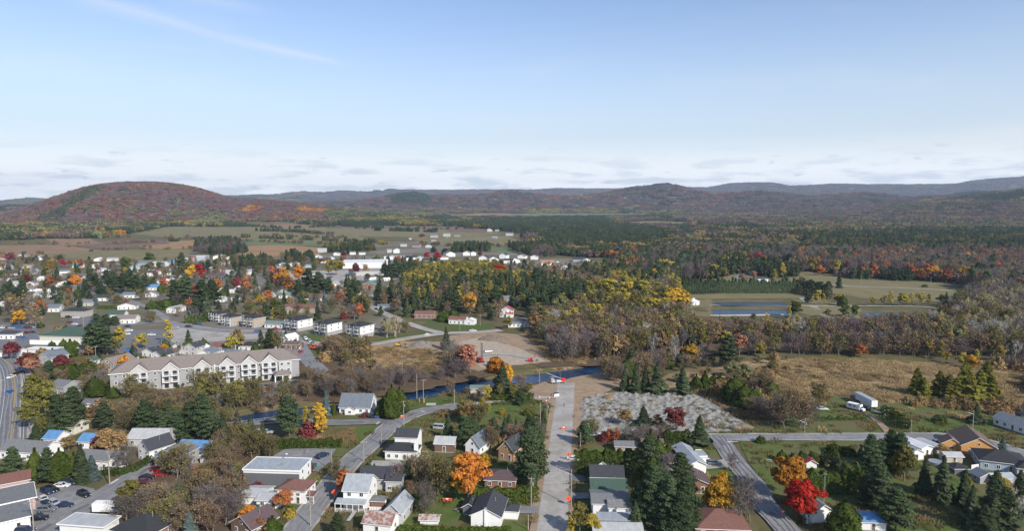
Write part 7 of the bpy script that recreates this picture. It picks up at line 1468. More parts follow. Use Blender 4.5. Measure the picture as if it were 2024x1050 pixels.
def semi():
    x, y = G(1728, 812); a = R(3); o = empty('semi_trailer', x, y, hz(x, y) + .1, a); b = MB(); b.box((0, 6.5, 2.65), (2.6, 13, 2.7), mat('trailer_skin', (.66, .68, .70), (.54, .57, .60), scale=1, rough=.5, kind='object', stretch=(1, 4, 1))); b.box((0, 6.5, 4.03), (2.7, 13.1, .08), roofmat('steel'))
    b.box((0, -.04, 2.65), (2.3, .06, 2.5), trim_w); b.box((0, -.08, 2.65), (.05, .06, 2.5), dark_trim); b.build('cargo_box', o); c = MB(); c.box((0, 6.5, 1.15), (1.2, 12.8, .25), dark_trim); c.box((0, 11, .7), (2.0, .3, .9), dark_trim); c.build('chassis', o)
    for wy in (1.5, 2.8):
        for s in (-1, 1): w = MB(); w.tube((s * .8, wy, .5), (s * 1.25, wy, .5), .5, .5, tyre, 12); w.build('wheel', o)
    reg(o, 'trailer', '', x, y, None, 'long white semi-trailer standing on the lawn beside the marsh', 'the white semi-trailer'); FOOT.append((x, y + 6, 8))
    x, y = G(1692, 812); o = empty('camper_van', x, y, hz(x, y) + .1, R(38)); b = MB(); b.box((0, .8, 1.7), (2.3, 5.0, 2.1), trim_w); b.box((0, -1.5, 2.35), (2.2, 1.2, .8), trim_w, taper=.9); b.prism([(-3.3, .5), (-3.3, 1.15), (-2.5, 1.3), (-2.0, 2.0), (-1.6, 2.0), (-1.6, .5)], -.95, .95, trim_w, 'x'); b.build('body', o)
    g = MB()
    for s in (-1, 1): g.box((s * 1.16, .2, 1.9), (.04, .9, .5), glass); g.box((s * 1.16, 2.0, 1.9), (.04, .9, .5), glass)
    g.add([(-.85, -2.52, 1.36), (.85, -2.52, 1.36), (.8, -2.05, 1.95), (-.8, -2.05, 1.95)], [(0, 1, 2, 3)], glass); g.build('window_glass', o)
    for wy in (-2.4, 2.2):
        for s in (-1, 1): w = MB(); w.tube((s * .8, wy, .4), (s * 1.1, wy, .4), .4, .4, tyre, 12); w.build('wheel', o)
    reg(o, 'camper', '', x, y, None, 'white camper van beside the white semi-trailer', 'the camper van'); FOOT.append((x, y, 4))
    x, y = G(1697, 795); o = empty('shed', x, y, hz(x, y), R(25)); body(o, 3, 3, 2.3, 'x', .6, 'brick'); roof(o, 3, 3, 2.3, 'x', .6, 'grey', ov=.2); reg(o, 'shed', '', x, y, None, 'small dark red shed behind the camper van')
    x, y = G(1737, 820); o = empty('flatbed_trailer', x, y, hz(x, y), R(35)); b = MB(); b.box((0, 0, .7), (2, 4.5, .12), metalg); b.build('bed', o)
    for s in (-1, 1): w = MB(); w.tube((s * .95, .4, .38), (s * 1.15, .4, .38), .36, .36, tyre, 12); w.build('wheel', o); w = MB(); w.box((s * .97, 0, .95), (.05, 4.5, .4), metalg); w.build('side_rail', o)
    reg(o, 'trailer', '', x, y, None, 'small open flatbed trailer in front of the semi-trailer door')
semi()
# ================================================================== POLES
polem = mat('weathered_pole', (.24, .20, .165), (.33, .29, .25), scale=2, kind='object', stretch=(3, 3, .3), rough=.95)
POLES = []
def pole(u, v, hpx, kind_='arm', lamp=False, label=None, rot=-6):
    x, y = G(u, v); h = min(16, hpx * depth(x, y) / FPX * 1.04); o = empty('utility_pole', x, y, hz(x, y), R(rot)); b = MB(); b.tube((0, 0, 0), (0, 0, h), .17, .11, polem, 8); b.build('post', o)
    if kind_ == 'arm':
        b = MB(); b.box((0, 0, h - .5), (2.4, .12, .14), polem); b.build('crossarm', o)
        for s in (-1.05, -.5, .5, 1.05): b = MB(); b.tube((s, 0, h - .43), (s, 0, h - .2), .05, .04, trim_w, 6); b.build('insulator', o)
    if kind_ == 'trans':
        b = MB(); b.box((0, 0, h - .5), (1.8, .12, .14), polem); b.build('crossarm', o); b = MB(); b.tube((.38, -.1, h - 2.4), (.38, -.1, h - 1.4), .26, .26, metalg, 10); b.build('transformer', o)
    if lamp:
        b = MB(); b.tube((0, 0, h - 1.6), (-1.9, 0, h - .9), .04, .035, metalg, 6); b.build('lamp_arm', o); b = MB(); b.box((-2.1, 0, h - .92), (.7, .26, .16), metalg); b.build('lamp_head', o)
    POLES.append((x, y, hz(x, y), h, o)); reg(o, 'utility pole', {'arm': 'wooden utility pole with crossarm', 'trans': 'wooden utility pole with a grey transformer', 'bare': 'plain wooden pole'}[kind_] + (' and street lamp' if lamp else ''), x, y, None, label); return len(POLES) - 1
def wire(i, j, offs=(-.9, .9), sag=.02, low=True):
    a, b = POLES[i], POLES[j]; m = MB(); wm2 = dark_trim; d = math.hypot(b[0] - a[0], b[1] - a[1])
    px_, py_ = -(b[1] - a[1]) / d, (b[0] - a[0]) / d
    for o_, dz in [(k, -.2) for k in offs] + ([(0, -2.2)] if low else []):
        prev = None
        for k in range(9):
            t = k / 8; p = Vector((a[0] + (b[0] - a[0]) * t + px_ * o_, a[1] + (b[1] - a[1]) * t + py_ * o_, a[2] + a[3] + (b[2] + b[3] - a[2] - a[3]) * t + dz - 4 * sag * d * t * (1 - t)))
            if prev is not None: m.tube(prev, p, .03, .03, wm2, 3)
            prev = p
    mid = ((a[0] + b[0]) / 2, (a[1] + b[1]) / 2); o = m.build('power_line', recalc=False); THINGS.append(dict(o=o, cat='power line', desc='thin dark power line', x=mid[0], y=mid[1], group='power lines between the poles', label=None, lm=None)); o['category'] = 'power line'; o['group'] = 'power lines between the poles'
pl = [pole(614, 1043, 76, 'arm', True), pole(670, 934, 22, 'arm'), pole(719, 915, 42, 'arm'), pole(754, 882, 38, 'bare'), pole(798, 843, 50, 'trans')]
for i, j in ((0, 2), (2, 4)): wire(pl[i], pl[j])
q = [pole(1050, 1004, 60, 'trans'), pole(1129, 1003, 74, 'bare', True), pole(1068, 845, 48, 'bare'), pole(1081, 832, 36, 'trans'), pole(1147, 886, 30, 'bare'), pole(1044, 1050, 32, 'bare')]
wire(q[0], q[3], low=True); wire(q[1], q[4], offs=(.2,), low=False)
r_ = [pole(1418, 857, 24, 'bare'), pole(1590, 862, 34, 'trans', True), pole(1800, 860, 30, 'bare'), pole(1922, 856, 44, 'bare', True), pole(1447, 934, 26, 'bare', True)]
for i, j in ((0, 1), (1, 2), (2, 3)): wire(r_[i], r_[j], offs=(-.4, .4), low=False)
s_ = [pole(824, 790, 52, 'bare'), pole(837, 797, 46, 'arm'), pole(795, 748, 44, 'arm'), pole(898, 801, 32, 'bare'), pole(913, 690, 26, 'bare'), pole(949, 645, 22, 'arm'), pole(909, 654, 22, 'arm'), pole(783, 670, 26, 'trans'), pole(1110, 628, 22, 'bare'), pole(1092, 789, 44, 'arm'), pole(1066, 757, 28, 'bare')]
wire(s_[0], s_[2]); wire(s_[1], s_[2], low=False); wire(s_[2], s_[7], low=False)
t_ = [pole(217, 960, 68, 'trans', False), pole(67, 1056, 66, 'arm', True), pole(60, 732, 36, 'arm'), pole(55, 735, 22, 'bare'), pole(190, 717, 32, 'arm'), pole(320, 694, 22, 'arm'), pole(440, 688, 24, 'bare'), pole(27, 708, 34, 'arm'), pole(110, 735, 30, 'bare'), pole(340, 880, 35, 'bare'), pole(223, 785, 32, 'bare'), pole(472, 688, 20, 'bare')]
for i, j in ((2, 4), (4, 5), (5, 6)): wire(t_[i], t_[j])
wire(t_[1], t_[0])
pole(656, 933, 42, 'bare'); pole(166, 650, 24, 'bare'); pole(146, 605, 18, 'bare'); pole(449, 620, 18, 'arm'); pole(580, 615, 24, 'bare'); pole(26, 628, 24, 'trans'); pole(1702, 566, 20, 'bare'); pole(1839, 572, 24, 'bare'); pole(1578, 556, 12, 'bare'); pole(1586, 556, 12, 'bare'); pole(644, 677, 18, 'arm'); pole(710, 688, 16, 'bare'); pole(659, 676, 14, 'bare'); pole(1700, 912, 30, 'bare'); pole(1270, 932, 22, 'bare'); pole(2000, 900, 20, 'bare') if 0 else None
# ================================================================== PEOPLE, SIGNS, BUILDING SITE
orange_m = mat('signal_orange', (.75, .10, .03), rough=.6); red_p = mat('machine_red', (.55, .03, .025), rough=.45); yel_m = mat('machine_yellow', (.50, .30, .04), rough=.5); black_m = mat('sign_black', (.02, .02, .02), rough=.6); refl = mat('reflective_white', (.8, .8, .8), rough=.4)
skin_m = mat('skin', (.45, .27, .19), rough=.6); dcloth = mat('dark_clothes', (.03, .033, .045), rough=.9); jean = mat('blue_jeans', (.05, .07, .12), rough=.9); hairm = mat('brown_hair', (.05, .03, .02), rough=.8)
def person(u, v, rz, label, pose='stand'):
    x, y = G(u, v); z = hz(x, y) + .15; me = bpy.data.meshes.new('body')
    J = [(0, 0, .98), (0, 0, 1.22), (0, 0, 1.42), (0, 0, 1.53), (0, -.02, 1.66), (.10, 0, .92), (.13, -.04, .50), (.14, .0, .09), (.15, -.16, .05), (-.10, 0, .92), (-.12, .03 if pose == 'stand' else .12, .50), (-.13, .03, .09), (-.14, -.13, .05),
         (.19, 0, 1.40), (.25, .02, 1.13), (.24, -.07, .90), (-.19, 0, 1.40), (-.25, .02, 1.13), (-.24, -.07, .90)]
    E = [(0, 1), (1, 2), (2, 3), (3, 4), (0, 5), (5, 6), (6, 7), (7, 8), (0, 9), (9, 10), (10, 11), (11, 12), (2, 13), (13, 14), (14, 15), (2, 16), (16, 17), (17, 18)]
    Rr = [.14, .13, .14, .055, .095, .095, .065, .045, .045, .095, .065, .045, .045, .065, .048, .035, .065, .048, .035]
    n0 = len(J)
    for s, w in ((1, 15), (-1, 18)):      # palms, four fingers and a thumb
        bx_, by_, bz_ = J[w]; J.append((bx_, by_ - .01, bz_ - .06)); Rr.append(.03); E.append((w, len(J) - 1)); pz = len(J) - 1
        for f in range(4): J.append((bx_, by_ - .035 + f * .02, bz_ - .10)); Rr.append(.009); E.append((pz, len(J) - 1)); J.append((bx_ - s * .012, by_ - .035 + f * .02, bz_ - .135 - (.012 if f in (1, 2) else 0))); Rr.append(.008); E.append((len(J) - 2, len(J) - 1))
        J.append((bx_ - s * .01, by_ - .06, bz_ - .07)); Rr.append(.010); E.append((pz, len(J) - 1))
    me.from_pydata(J, E, []); ob = link('person', me, None, (x, y, z), R(rz))
    md = ob.modifiers.new('skin', 'SKIN'); sk = me.skin_vertices[0].data
    for i, r in enumerate(Rr): sk[i].radius = (r, r * (.75 if i < 3 else 1))
    sk[0].use_root = True; ob.modifiers.new('smooth', 'SUBSURF').levels = 1
    dg = bpy.context.evaluated_depsgraph_get(); m2 = bpy.data.meshes.new_from_object(ob.evaluated_get(dg)); ob.modifiers.clear(); ob.data = m2; m2.materials.clear()
    for m in (skin_m, dcloth, jean, hairm): m2.materials.append(m)
    for p in m2.polygons: c = p.center; p.material_index = (3 if c.z > 1.70 or (c.z > 1.60 and c.y > .02) else 0) if c.z > 1.5 else (0 if c.z < .84 and abs(c.x) > .19 else 1 if c.z > .95 or abs(c.x) > .19 else 1 if c.z < .08 else 2); p.use_smooth = True
    b = MB(); b.box((0, -.125, 1.655), (.025, .04, .045), skin_m)
    for s in (-1, 1): b.box((s * .035, -.105, 1.68), (.022, .015, .012), black_m); b.box((s * .095, -.01, 1.66), (.02, .03, .05), skin_m)
    b.box((0, -.108, 1.615), (.045, .012, .01), mat('lips', (.3, .12, .1))); b.build('face', ob)
    reg(ob, 'person', '', x, y, None, label)
person(603, 898, 120, 'person in dark clothes standing in the car park behind the commercial building')
person(1115, 806, 20, 'person in dark clothes walking on the gravel main road near the river', 'walk')
def board(u, v, kind_, label, w=1.2, rz=0):
    x, y = G(u, v); o = empty('road_sign', x, y, hz(x, y) + .1, R(rz)); b = MB()
    if kind_ == 'diamond':
        b.tube((0, 0, 0), (0, 0, 2.4), .04, .04, metalg, 6); b.build('post', o); b = MB(); b.box((0, -.06, 2.3), (w, .04, w), orange_m, ry=math.pi / 4); b.box((0, -.085, 2.3), (w * .3, .02, w * .12), black_m)
    elif kind_ == 'stop':
        b.tube((0, 0, 0), (0, 0, 2.4), .04, .04, metalg, 6); b.build('post', o); b = MB(); b.tube((0, -.05, 2.4), (0, -.08, 2.4), w * .5, w * .5, mat('stop_red', (.55, .02, .02), rough=.5), 8); b.box((0, -.095, 2.4), (w * .7, .02, w * .16), refl)
    elif kind_ == 'barrier':
        for s in (-1, 1): c = MB(); c.box((s * w * .42, 0, .55), (.08, .5, 1.1), orange_m); c.build('leg', o)
        b.box((0, -.05, .95), (w, .06, .4), orange_m); b.box((0, -.09, .95), (w * .25, .02, .38), refl); b.box((0, -.05, .4), (w, .06, .25), orange_m)
    b.build('panel', o); reg(o, 'sign' if kind_ != 'barrier' else 'barrier', '', x, y, None, label)
board(1124, 1003, 'diamond', 'orange diamond road sign beside the main road near the white-and-green row', 1.3)
board(1124, 913, 'diamond', 'orange road sign beside the main road by the tall trimmed hedge', 1.1)
board(661, 990, 'diamond', 'orange diamond road sign at the street edge beside the porch farmhouse', 1.3)
board(1523, 978, 'stop', 'red stop sign beside the side street under the orange maple', 1.0)
board(1546, 1030, 'stop', 'small red marker post at the side street edge near the red maple', .8)
board(1114, 851, 'barrier', 'orange barrier standing across the gravel main road', 2.2); board(794, 828, 'barrier', 'orange road barrier at the street bend near the cedars', 2.2); board(884, 994, 'barrier', 'orange-red box-like barrier on the lawn below the orange maple', 2.6)
board(47, 835, 'diamond', 'orange sign beside the highway near the pines', 1.1)
def text_plate(name, txt, u, v, z, size, m, rz, label):
    cu = bpy.data.curves.new(name, 'FONT'); cu.body = txt; cu.size = size; cu.extrude = .01; cu.align_x = 'CENTER'; x, y = G(u, v); o = bpy.data.objects.new(name, cu); col.objects.link(o); o.data.materials.append(m); return o
def cone(u, v, kind_, label):
    x, y = G(u, v); o = empty('traffic_drum' if kind_ == 'drum' else 'traffic_cone', x, y, hz(x, y) + .1); b = MB()
    if kind_ == 'drum': b.tube((0, 0, 0), (0, 0, 1.1), .30, .24, orange_m, 12); b.build('body', o); b = MB(); b.tube((0, 0, .45), (0, 0, .62), .285, .275, refl, 12); b.tube((0, 0, .78), (0, 0, .92), .270, .262, refl, 12); b.build('reflective_band', o)
    else: b.box((0, 0, .03), (.5, .5, .06), orange_m); b.tube((0, 0, .06), (0, 0, .9), .2, .04, orange_m, 12); b.build('body', o); b = MB(); b.tube((0, 0, .45), (0, 0, .62), .14, .10, refl, 12); b.build('reflective_band', o)
    reg(o, 'traffic drum' if kind_ == 'drum' else 'cone', 'orange and white traffic drum', x, y, 'traffic drums at the riverbank works', label)
for u, v in ((1066, 788), (1086, 790), (1079, 796), (640, 690), (648, 689), (655, 684)): cone(u, v, 'drum', None)
def hydrant(u, v, label):
    x, y = G(u, v); o = empty('marker_post', x, y, hz(x, y)); b = MB(); b.tube((0, 0, 0), (0, 0, 1.7), .14, .14, yel_m, 10); b.build('post', o); b = MB(); b.tube((0, 0, 1.7), (0, 0, 1.8), .16, .1, yel_m, 10); b.build('cap', o); reg(o, 'post', '', x, y, None, label)
hydrant(829, 796, 'yellow marker post beside the two poles on the riverbank'); hydrant(839, 797, 'yellow marker post slightly right of its twin at the poles'); hydrant(654, 940, 'yellow post on the grass beside the commercial building')
def rig(u, v, rz):
    """tracked piling rig with a tall lattice mast"""
    x, y = G(u, v); o = empty('drilling_rig', x, y, hz(x, y) + .1, R(rz))
    b = MB(); b.box((0, 0, 1.6), (2.6, 4.2, 1.5), red_p); b.box((0, 1.6, 1.6), (2.8, 1.2, 1.8), red_p); b.build('body', o)
    b = MB(); b.box((-.9, -1.6, 2.2), (.9, 1.2, 1.5), glass); b.build('cab', o)
    for s in (-1, 1):
        b = MB(); b.prism([(-2.4, .25), (-2.1, .02), (2.1, .02), (2.4, .25), (2.4, .65), (2.1, .85), (-2.1, .85), (-2.4, .65)], s * 1.4 - .28, s * 1.4 + .28, black_m, 'x'); b.build('track', o)
    b = MB(); H = 11.5
    for sx in (-.35, .35):
        for sy in (-3.2, -2.6): b.tube((sx, sy, .5), (sx, sy, H), .06, .06, dark_trim, 5)
    for k in range(14):
        z = .8 + k * .78; b.tube((-.35, -3.2, z), (.35, -3.2, z + .7), .035, .035, dark_trim, 4); b.tube((.35, -2.6, z), (-.35, -2.6, z + .7), .035, .035, dark_trim, 4); b.tube((-.35, -3.2, z), (-.35, -2.6, z + .7), .035, .035, dark_trim, 4); b.tube((.35, -2.6, z), (.35, -3.2, z + .7), .035, .035, dark_trim, 4)
    b.box((0, -2.9, H), (1.0, .9, .4), metalg); b.tube((0, -1, 2.3), (0, -2.6, 7), .08, .08, metalg, 6); b.build('mast', o)
    reg(o, 'drilling rig', '', x, y, None, 'red drilling rig with a tall dark lattice mast on the far bank', 'the red drilling rig')
rig(949, 717, 20)
def mobile_crane(u, v, rz, label, scale=1.0, boom=True):
    x, y = G(u, v); o = empty('crane_truck', x, y, hz(x, y) + .15, R(rz)); o.scale = (scale,) * 3
    b = MB(); b.box((0, 0, 1.0), (2.4, 8, .6), metalg); b.box((0, 1.2, 1.55), (2.0, 4.2, .6), mat('faded_white_paint', (.55, .55, .53))); b.build('chassis', o)
    b = MB(); b.box((0, -3.3, 1.9), (2.4, 1.5, 1.6), trim_w); b.build('cab', o); b = MB(); b.box((0, -4.06, 2.2), (2.0, .05, .8), glass); b.box((1.21, -3.4, 2.2), (.05, .9, .7), glass); b.build('window_glass', o)
    b = MB(); b.box((0, 3.0, 2.0), (2.4, 2.2, 1.7), red_p); b.build('counterweight', o)
    if boom:
        b = MB()
        for s in (-1, 1): b.tube((s * .35, 2, 2.6), (s * .15, -7, 6.5), .07, .05, metalg, 5)
        for k in range(9): t = k / 9; b.tube((-.33 + .02 * k, 2 - 9 * t, 2.6 + 3.9 * t), (.33 - .02 * k, 1 - 9 * t, 3.03 + 3.9 * t), .04, .04, metalg, 4)
        b.tube((0, 1.5, 2.6), (0, 1.0, 7), .07, .07, metalg, 5); b.tube((0, 1.0, 7), (0, -7, 6.5), .03, .03, dark_trim, 4); b.tube((0, 1.0, 7), (0, 4, 2.8), .03, .03, dark_trim, 4); b.build('boom', o)
    for wy in (-3, -1.6, 1.6, 3):
        for s in (-1, 1): w = MB(); w.tube((s * .85, wy, .5), (s * 1.25, wy, .5), .5, .5, tyre, 12); w.build('wheel', o)
    reg(o, 'crane truck', '', x, y, None, label)
mobile_crane(1103, 759, -78, 'crane truck with a red rear and raised lattice boom at the end of the road', .82)
mobile_crane(596, 664, 70, 'red and grey crane vehicle on the lawn before the white blocks', .7) if 0 else None
def excavator(u, v, rz, m, label, s=1.0):
    x, y = G(u, v); o = empty('excavator', x, y, hz(x, y) + .1, R(rz)); o.scale = (s,) * 3
    for q_ in (-1, 1): b = MB(); b.prism([(-1.9, .2), (-1.6, .0), (1.6, .0), (1.9, .2), (1.9, .6), (1.6, .8), (-1.6, .8), (-1.9, .6)], q_ * 1.1 - .28, q_ * 1.1 + .28, black_m, 'x'); b.build('track', o)
    b = MB(); b.box((0, .5, 1.5), (2.5, 3.2, 1.1), m); b.box((0, 1.7, 1.7), (2.4, .9, 1.3), m); b.build('body', o); b = MB(); b.box((-.75, -.5, 2.3), (.95, 1.3, 1.4), glass); b.box((-.75, -.5, 3.03), (1.0, 1.35, .08), m); b.build('cab', o)
    b = MB(); b.tube((.3, -.8, 1.8), (.3, -3.2, 4.2), .26, .2, m, 6); b.tube((.3, -3.2, 4.2), (.3, -5.0, 2.2), .2, .15, m, 6); b.build('boom', o); b = MB(); b.prism([(-5.5, .9), (-4.6, .7), (-4.4, 1.7), (-5.0, 2.2)], -.2, .8, black_m, 'x'); b.build('bucket', o)
    reg(o, 'excavator', '', x, y, None, label)
excavator(672, 682, 70, orange_m, 'orange-red excavator beside the road before the white blocks'); excavator(788, 685, 100, yel_m, 'yellow excavator at the edge of the old field', .8); excavator(1049, 716, 80, red_p, 'red machine at the water edge of the building site, far bank', .7)
excavator(619, 691, 60, orange_m, 'orange-red machine beside the gravel road junction', .8)
def flat_crates(u, v, w, d, h, m, name, cat, label, rz=0, lid=None):
    x, y = G(u, v); o = empty(name, x, y, hz(x, y) + .1, R(rz)); b = MB(); b.box((0, 0, h / 2), (w, d, h), m)
    for k in range(int(w / .8)): b.box((-w / 2 + .4 + k * .8, -d / 2 - .03, h / 2), (.08, .06, h * .9), m)
    b.build('body', o); b = MB(); b.box((0, 0, h + .05), (w + .1, d + .1, .1), lid or dark_trim); b.build('lid', o); reg(o, cat, '', x, y, None, label)
flat_crates(973, 725, 5, 2.4, 2.3, red_p, 'site_container', 'container', 'red site container on the far bank behind the orange maple', 15)
flat_crates(1099, 785, 2.4, 1.6, 1.5, mat('generator_white', (.6, .6, .58)), 'generator', 'generator', 'white towed generator beside the pole near the road end', 20)
flat_crates(508, 1009, 1.3, 1.2, 1.2, mat('bin_green', (.02, .16, .07)), 'waste_bin', 'bin', 'green waste bin beside the white garage'); flat_crates(502, 1010, 1.0, 1.0, 1.2, mat('bin_blue', (.02, .10, .40)), 'waste_bin', 'bin', 'blue waste bin beside the white garage')
flat_crates(619, 926, 2, 1.4, 1.2, mat('bin_green', (.02, .16, .07)), 'waste_bin', 'bin', 'green waste bin at the end wall of the commercial building'); flat_crates(20, 985, 7, 3, 1.3, mat('rusty_steel', (.25, .09, .04), (.15, .08, .05), scale=3), 'scrap_container', 'container', 'rusty brown container beside the pinkish garage', 8)
flat_crates(260, 697, 5, 2.6, 2, mat('skip_blue', (.03, .16, .42)), 'skip', 'skip', 'blue skip beside the dark car park near the conifers'); flat_crates(852, 801, 4, 2.4, .25, concrete, 'concrete_pad', 'slab', 'flat concrete slab on the grass beside the street', 0, concrete)
# heaps: broken rock, rubble with beams, soil pile
def heap(u, v, w, d, h, m, name, label, seed=1, kind_=None, extra=None):
    x, y = G(u, v); n = 34; xs = np.linspace(-1, 1, n); X, Y = np.meshgrid(xs, xs); r = np.hypot(X, Y) + .25 * (fbm(X * 2 + seed, Y * 2, 3) - .45)
    Z = h * np.clip(1 - r, 0, 1) ** .75 * (1 + .5 * (fbm(X * 5 + seed, Y * 5 + 3, 4) - .45)) - .05; V = np.column_stack([(X * w / 2).ravel(), (Y * d / 2).ravel(), Z.ravel()]); i, j = np.meshgrid(np.arange(n - 1), np.arange(n - 1)); a = (j * n + i).ravel()
    o = link(name, np_mesh(name, V, np.stack([a, a + 1, a + n + 1, a + n], 1), [m]), None, (x, y, hz(x, y))); 
    if extra: extra(o)
    reg(o, 'heap', '', x, y, None, label)
rubble_m = mat('grey_rubble', (.22, .20, .18), (.13, .115, .10), scale=1.2, detail=9, rough=1, bump=1); earth_m = mat('brown_earth_pile', (.20, .155, .12), (.13, .10, .08), scale=.8, detail=9, rough=1, bump=1)
heap(975, 672, 20, 12, 3.6, earth_m, 'earth_pile', 'brown pile of earth beside the gravel road on the building site', 3)
def beams(o):
    b = MB(); rr = random.Random(2)
    for k in range(16): a = Vector((rr.uniform(-4, 4), rr.uniform(-3, 3), rr.uniform(.5, 2))); b.tube(a, a + Vector((rr.uniform(-3, 3), rr.uniform(-2, 2), rr.uniform(-.5, 2.5))), .14, .14, dark_trim if k % 2 else mat('old_timber', (.2, .16, .12)), 4)
    b.build('broken_beams', o)
heap(832, 685, 15, 9, 3.4, rubble_m, 'rubble_pile', 'dark rubble pile with broken beams beside the gravel road', 5, extra=beams)
heap(844, 664, 6, 4, 1.8, mat('pale_rubble', (.42, .41, .39), (.3, .29, .28), scale=1), 'gravel_pile', 'small pale gravel pile at the road junction', 7)
heap(1204, 790, 6, 3.6, 2.6, mat('brush_brown', (.16, .10, .06), (.25, .17, .10), scale=3, detail=9, rough=1, bump=1), 'brush_pile', 'brown brush pile on the sandy bank beside the spruces', 9)
heap(1468, 846, 9, 5, 1.8, mat('dark_earth', (.11, .085, .06), (.2, .16, .11), scale=1), 'earth_pile', 'dark earth pile at the tip of the gravel heaps', 11); heap(1138, 826, 4, 3, 1.2, earth_m, 'earth_pile', 'small earth pile beside the main road at the gravel heaps', 13)
# the field of tipped gravel heaps
def gravel_heaps():
    poly = [(1148, 790), (1175, 780), (1240, 775), (1330, 776), (1385, 784), (1420, 804), (1470, 835), (1483, 850), (1420, 856), (1360, 858), (1290, 858), (1220, 862), (1160, 862), (1146, 830)]
    g = [G(u, v) for u, v in poly]; x0, x1 = min(p[0] for p in g), max(p[0] for p in g); y0, y1 = min(p[1] for p in g), max(p[1] for p in g); st = .42
    X, Y = np.meshgrid(np.arange(x0, x1, st), np.arange(y0, y1, st)); Z = np.full(X.shape, -.3); rng = np.random.default_rng(4)
    gx, gy = np.meshgrid(np.arange(x0, x1, 2.6), np.arange(y0, y1, 3.1)); cx = gx.ravel() + rng.uniform(-1.3, 1.3, gx.size); cy = gy.ravel() + rng.uniform(-1.1, 1.1, gx.size)
    for a, b in zip(cx, cy):
        i0, i1 = int((a - 4 - x0) / st), int((a + 4 - x0) / st); j0, j1 = int((b - 4 - y0) / st), int((b + 4 - y0) / st); i0 = max(i0, 0); j0 = max(j0, 0)
        if i1 <= i0 or j1 <= j0: continue
        sx = X[j0:j1, i0:i1]; sy = Y[j0:j1, i0:i1]; h = rng.uniform(.5, 1.35); t = rng.uniform(0, 3.14); ex = rng.uniform(.8, 1.25)
        dx, dy = (sx - a) * math.cos(t) + (sy - b) * math.sin(t), -(sx - a) * math.sin(t) + (sy - b) * math.cos(t); z = h - np.hypot(dx * ex, dy / ex) * .62
        Z[j0:j1, i0:i1] = np.maximum(Z[j0:j1, i0:i1], z)
    Z += (fbm(X * .9, Y * .9, 3) - .45) * .5 + (rng.random(X.shape) - .5) * .16
    U, V_ = PXn(X, Y); ins = inpoly(U, V_, poly); d = seg_dist(X, Y, g + [g[0]]); d = np.where(ins, d, 0); Z = Z * sstep(0, 2.2, d) - .1 * (1 - sstep(0, 1.0, d)); Z = np.maximum(Z, -.1 + .2 * ins)
    ny, nx = X.shape; V = np.column_stack([X.ravel(), Y.ravel(), Z.ravel() + .12]); i, j = np.meshgrid(np.arange(nx - 1), np.arange(ny - 1)); a = (j * nx + i).ravel(); keep = ins[:-1, :-1].ravel() & ins[1:, 1:].ravel(); a = a[keep]
    m = mat('tipped_gravel', (.245, .245, .232), (.20, .20, .19), scale=.9, detail=10, c3=(.235, .22, .196), rough=1, spec=.1, bump=.5)
    o = link('gravel_heaps', np_mesh('gravel_heaps', V, np.stack([a, a + 1, a + nx + 1, a + nx], 1), [m])); o['kind'] = 'stuff'; OPEN.append(poly)
    THINGS.append(dict(o=None, cat='', desc='', x=(x0 + x1) / 2, y=(y0 + y1) / 2, group=None, label=None, lm='the gravel heaps'))
gravel_heaps()
# fences and walls
def fence(px, h, m, label, name='fence', step=2.4, rails=2, solid=False):
    pts = [G(u, v) for u, v in px]; o = empty(name, *pts[0], 0); x0, y0 = pts[0]; b = MB(); L = 0
    for a, c in zip(pts[:-1], pts[1:]):
        d = math.hypot(c[0] - a[0], c[1] - a[1]); n = max(1, int(d / step)); an = math.atan2(c[1] - a[1], c[0] - a[0]); mx, my = (a[0] + c[0]) / 2 - x0, (a[1] + c[1]) / 2 - y0
        if solid: b.box((mx, my, h / 2 + .1), (d, .12, h - .1), m, rz=an)
        else:
            for r__ in range(rails): b.box((mx, my, h * (r__ + 1) / rails - .1), (d, .05, .12), m, rz=an)
        for k in range(n + 1):
            p = MB(); p.box((a[0] + (c[0] - a[0]) * k / n - x0, a[1] + (c[1] - a[1]) * k / n - y0, h / 2 + .05), (.16, .16, h + .1), m, rz=an); p.build('post', o)
    b.build('panel' if solid else 'rail', o); reg(o, 'fence', '', sum(p[0] for p in pts) / len(pts), sum(p[1] for p in pts) / len(pts), None, label)
woodf = mat('fence_wood', (.20, .12, .08), (.28, .18, .12), scale=3, rough=.9, kind='object')
fence([(752, 1004), (763, 1000), (764, 992)], 1.5, trim_w, 'white fence round the small red-walled shed', solid=True); fence([(1245, 985), (1262, 985), (1262, 996)], 1.5, woodf, 'brown wooden fence beside the green-roofed house', solid=True)
fence([(427, 846), (444, 842), (480, 836), (545, 828)], .8, metalg, 'grey guard rail along the river street', name='guard_rail', step=4, rails=1); fence([(724, 555), (800, 545)], 2.4, trim_w, 'long white wall in front of the far dark conifers', solid=True, step=6)
fence([(1920, 930), (1950, 926)], 1.6, trim_w, 'white fence beside the small dark gazebo', solid=True)
fence([(1404, 626), (1548, 624)], 1.1, concrete, 'pale retaining wall along the near side of the pond', name='retaining_wall', solid=True, step=8)
